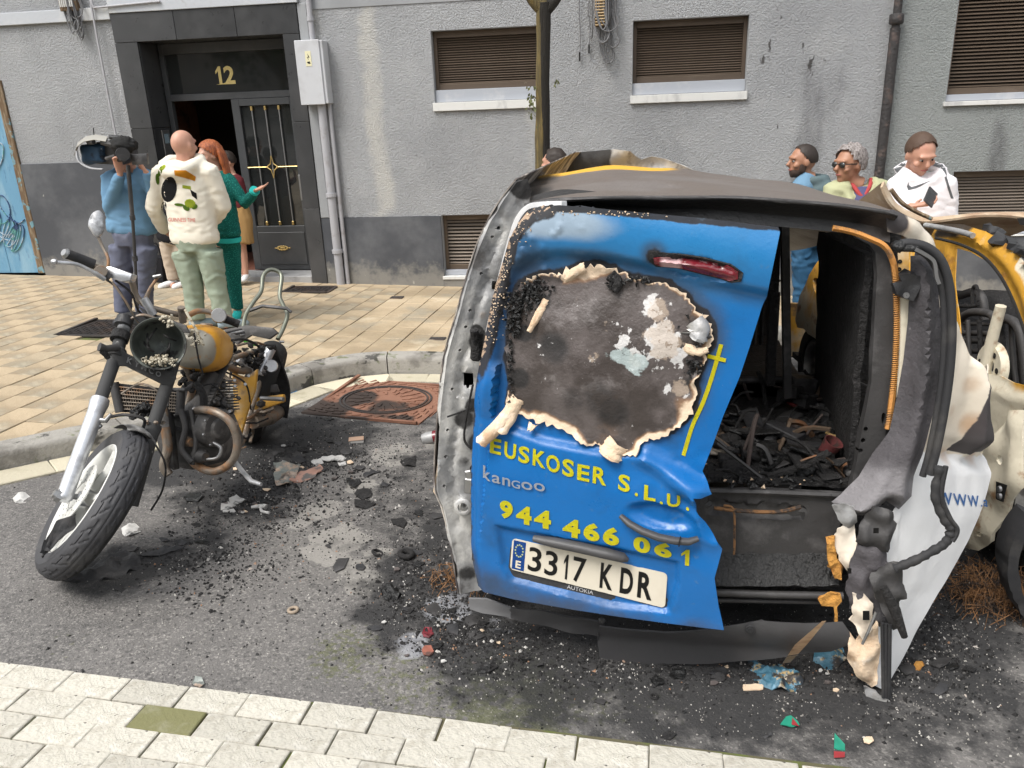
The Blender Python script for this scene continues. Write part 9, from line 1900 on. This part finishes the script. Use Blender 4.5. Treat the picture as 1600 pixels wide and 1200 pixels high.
rag('burnt_magazine', 'crumpled burnt magazine with blue and yellow print below the bumper', [(1160, 1022), (1172, 1020), (1190, 1042), (1215, 1040), (1240, 1048), (1256, 1064), (1252, 1080), (1220, 1082), (1190, 1076), (1176, 1060), (1170, 1042)], .03, 70, M['col_paper'], 'magazine', amp=.035, w=16)
rag('burnt_magazine', 'round blue patterned burnt sheet tucked behind the cream splinter', [(1272, 1020), (1290, 1002), (1312, 1006), (1324, 1030), (1308, 1046), (1288, 1048), (1270, 1036)], .03, 71, M['col_paper'], 'magazine', amp=.02, w=14)
p0, p1 = RD(1228, 1036, .01), AY(1288, 970, 1.96); t = thing('plank_splinter', 'long cream splinter leaning up against the bumper', 'splinter', p0); bm = bmesh.new(); sdv = nz((p1-p0).cross(CF)); 
vs = [bm.verts.new(q) for q in (p0-sdv*.014, p0+sdv*.012, p0.lerp(p1, .5)+sdv*.026, p1+sdv*.006, p1-sdv*.006, p0.lerp(p1, .5)-sdv*.014)]; bm.faces.new(vs); bmesh.ops.solidify(bm, geom=bm.faces[:], thickness=.008); obj('splinter_board', bm, M['cream_paper'], t)
rag('wood_chip', 'short pale wood chip below the burnt magazine', [(1161, 1072), (1180, 1070), (1193, 1072), (1192, 1079), (1162, 1081)], .012, 73, M['cream_paper'], 'wood chip', amp=.006)
for i, (x, y, w_, h_, lab) in enumerate(((1234, 1130, 15, 10, 'green and red paper scrap near the bottom edge, upper one'), (1311, 1166, 10, 19, 'green and red pointed paper scrap near the bottom edge, lower one'))):
    g_p = [(x-w_, y+h_*.6), (x-w_*.4, y-h_*.8), (x+w_*.1, y-h_), (x+w_*.8, y), (x+w_, y+h_*.6), (x, y+h_*.8)] if i == 0 else [(x-8, y+6), (x-7, y-19), (x+9, y-2), (x+9, y+8)]
    t = rag('paper_scrap', lab, g_p, .006, 80+i, mat('green_print_paper', (.02, .26, .17), .5), 'paper scrap', amp=.008, step=.01)
    bm = bmesh.new(); r_p = [(x+4, y-9), (x+15, y+5), (x+3, y+2)] if i == 0 else [(x-8, y+7.5), (x+9, y+9), (x+9, y+17), (x-8, y+18)]
    bm.faces.new([bm.verts.new(RD(a, b, .010)) for a, b in r_p]); bmesh.ops.solidify(bm, geom=bm.faces[:], thickness=.001); obj('red_print', bm, mat('red_print_paper', (.50, .07, .08), .5), t)
for i, (x, y, lab) in enumerate(((1435, 1041, 'orange foam crumb on the road right of the white panel'), (1356, 1158, 'pale twisted scrap right of the green pointed paper'), (466, 600, 'grey crumpled scrap in the gutter behind the motorcycle'), (1152, 1020, 'cream crumb left of the burnt magazine'))):
    rag('crumb', lab, [(x-8, y), (x-3, y-6), (x+6, y-6), (x+9, y+2), (x+2, y+7), (x-6, y+5)], .012, 90+i, [M['yellow_foam'], M['cream_paper'], M['pale_scrap'], M['cream_paper']][i], 'scrap', amp=.012, w=30)
rag('paper_scrap', 'small bright blue scrap in the gutter behind the motorcycle', [(450, 612), (460, 609), (466, 613), (456, 617)], .004, 99, mat('blue_scrap', (.05, .25, .5), .5), 'paper scrap', amp=.004)
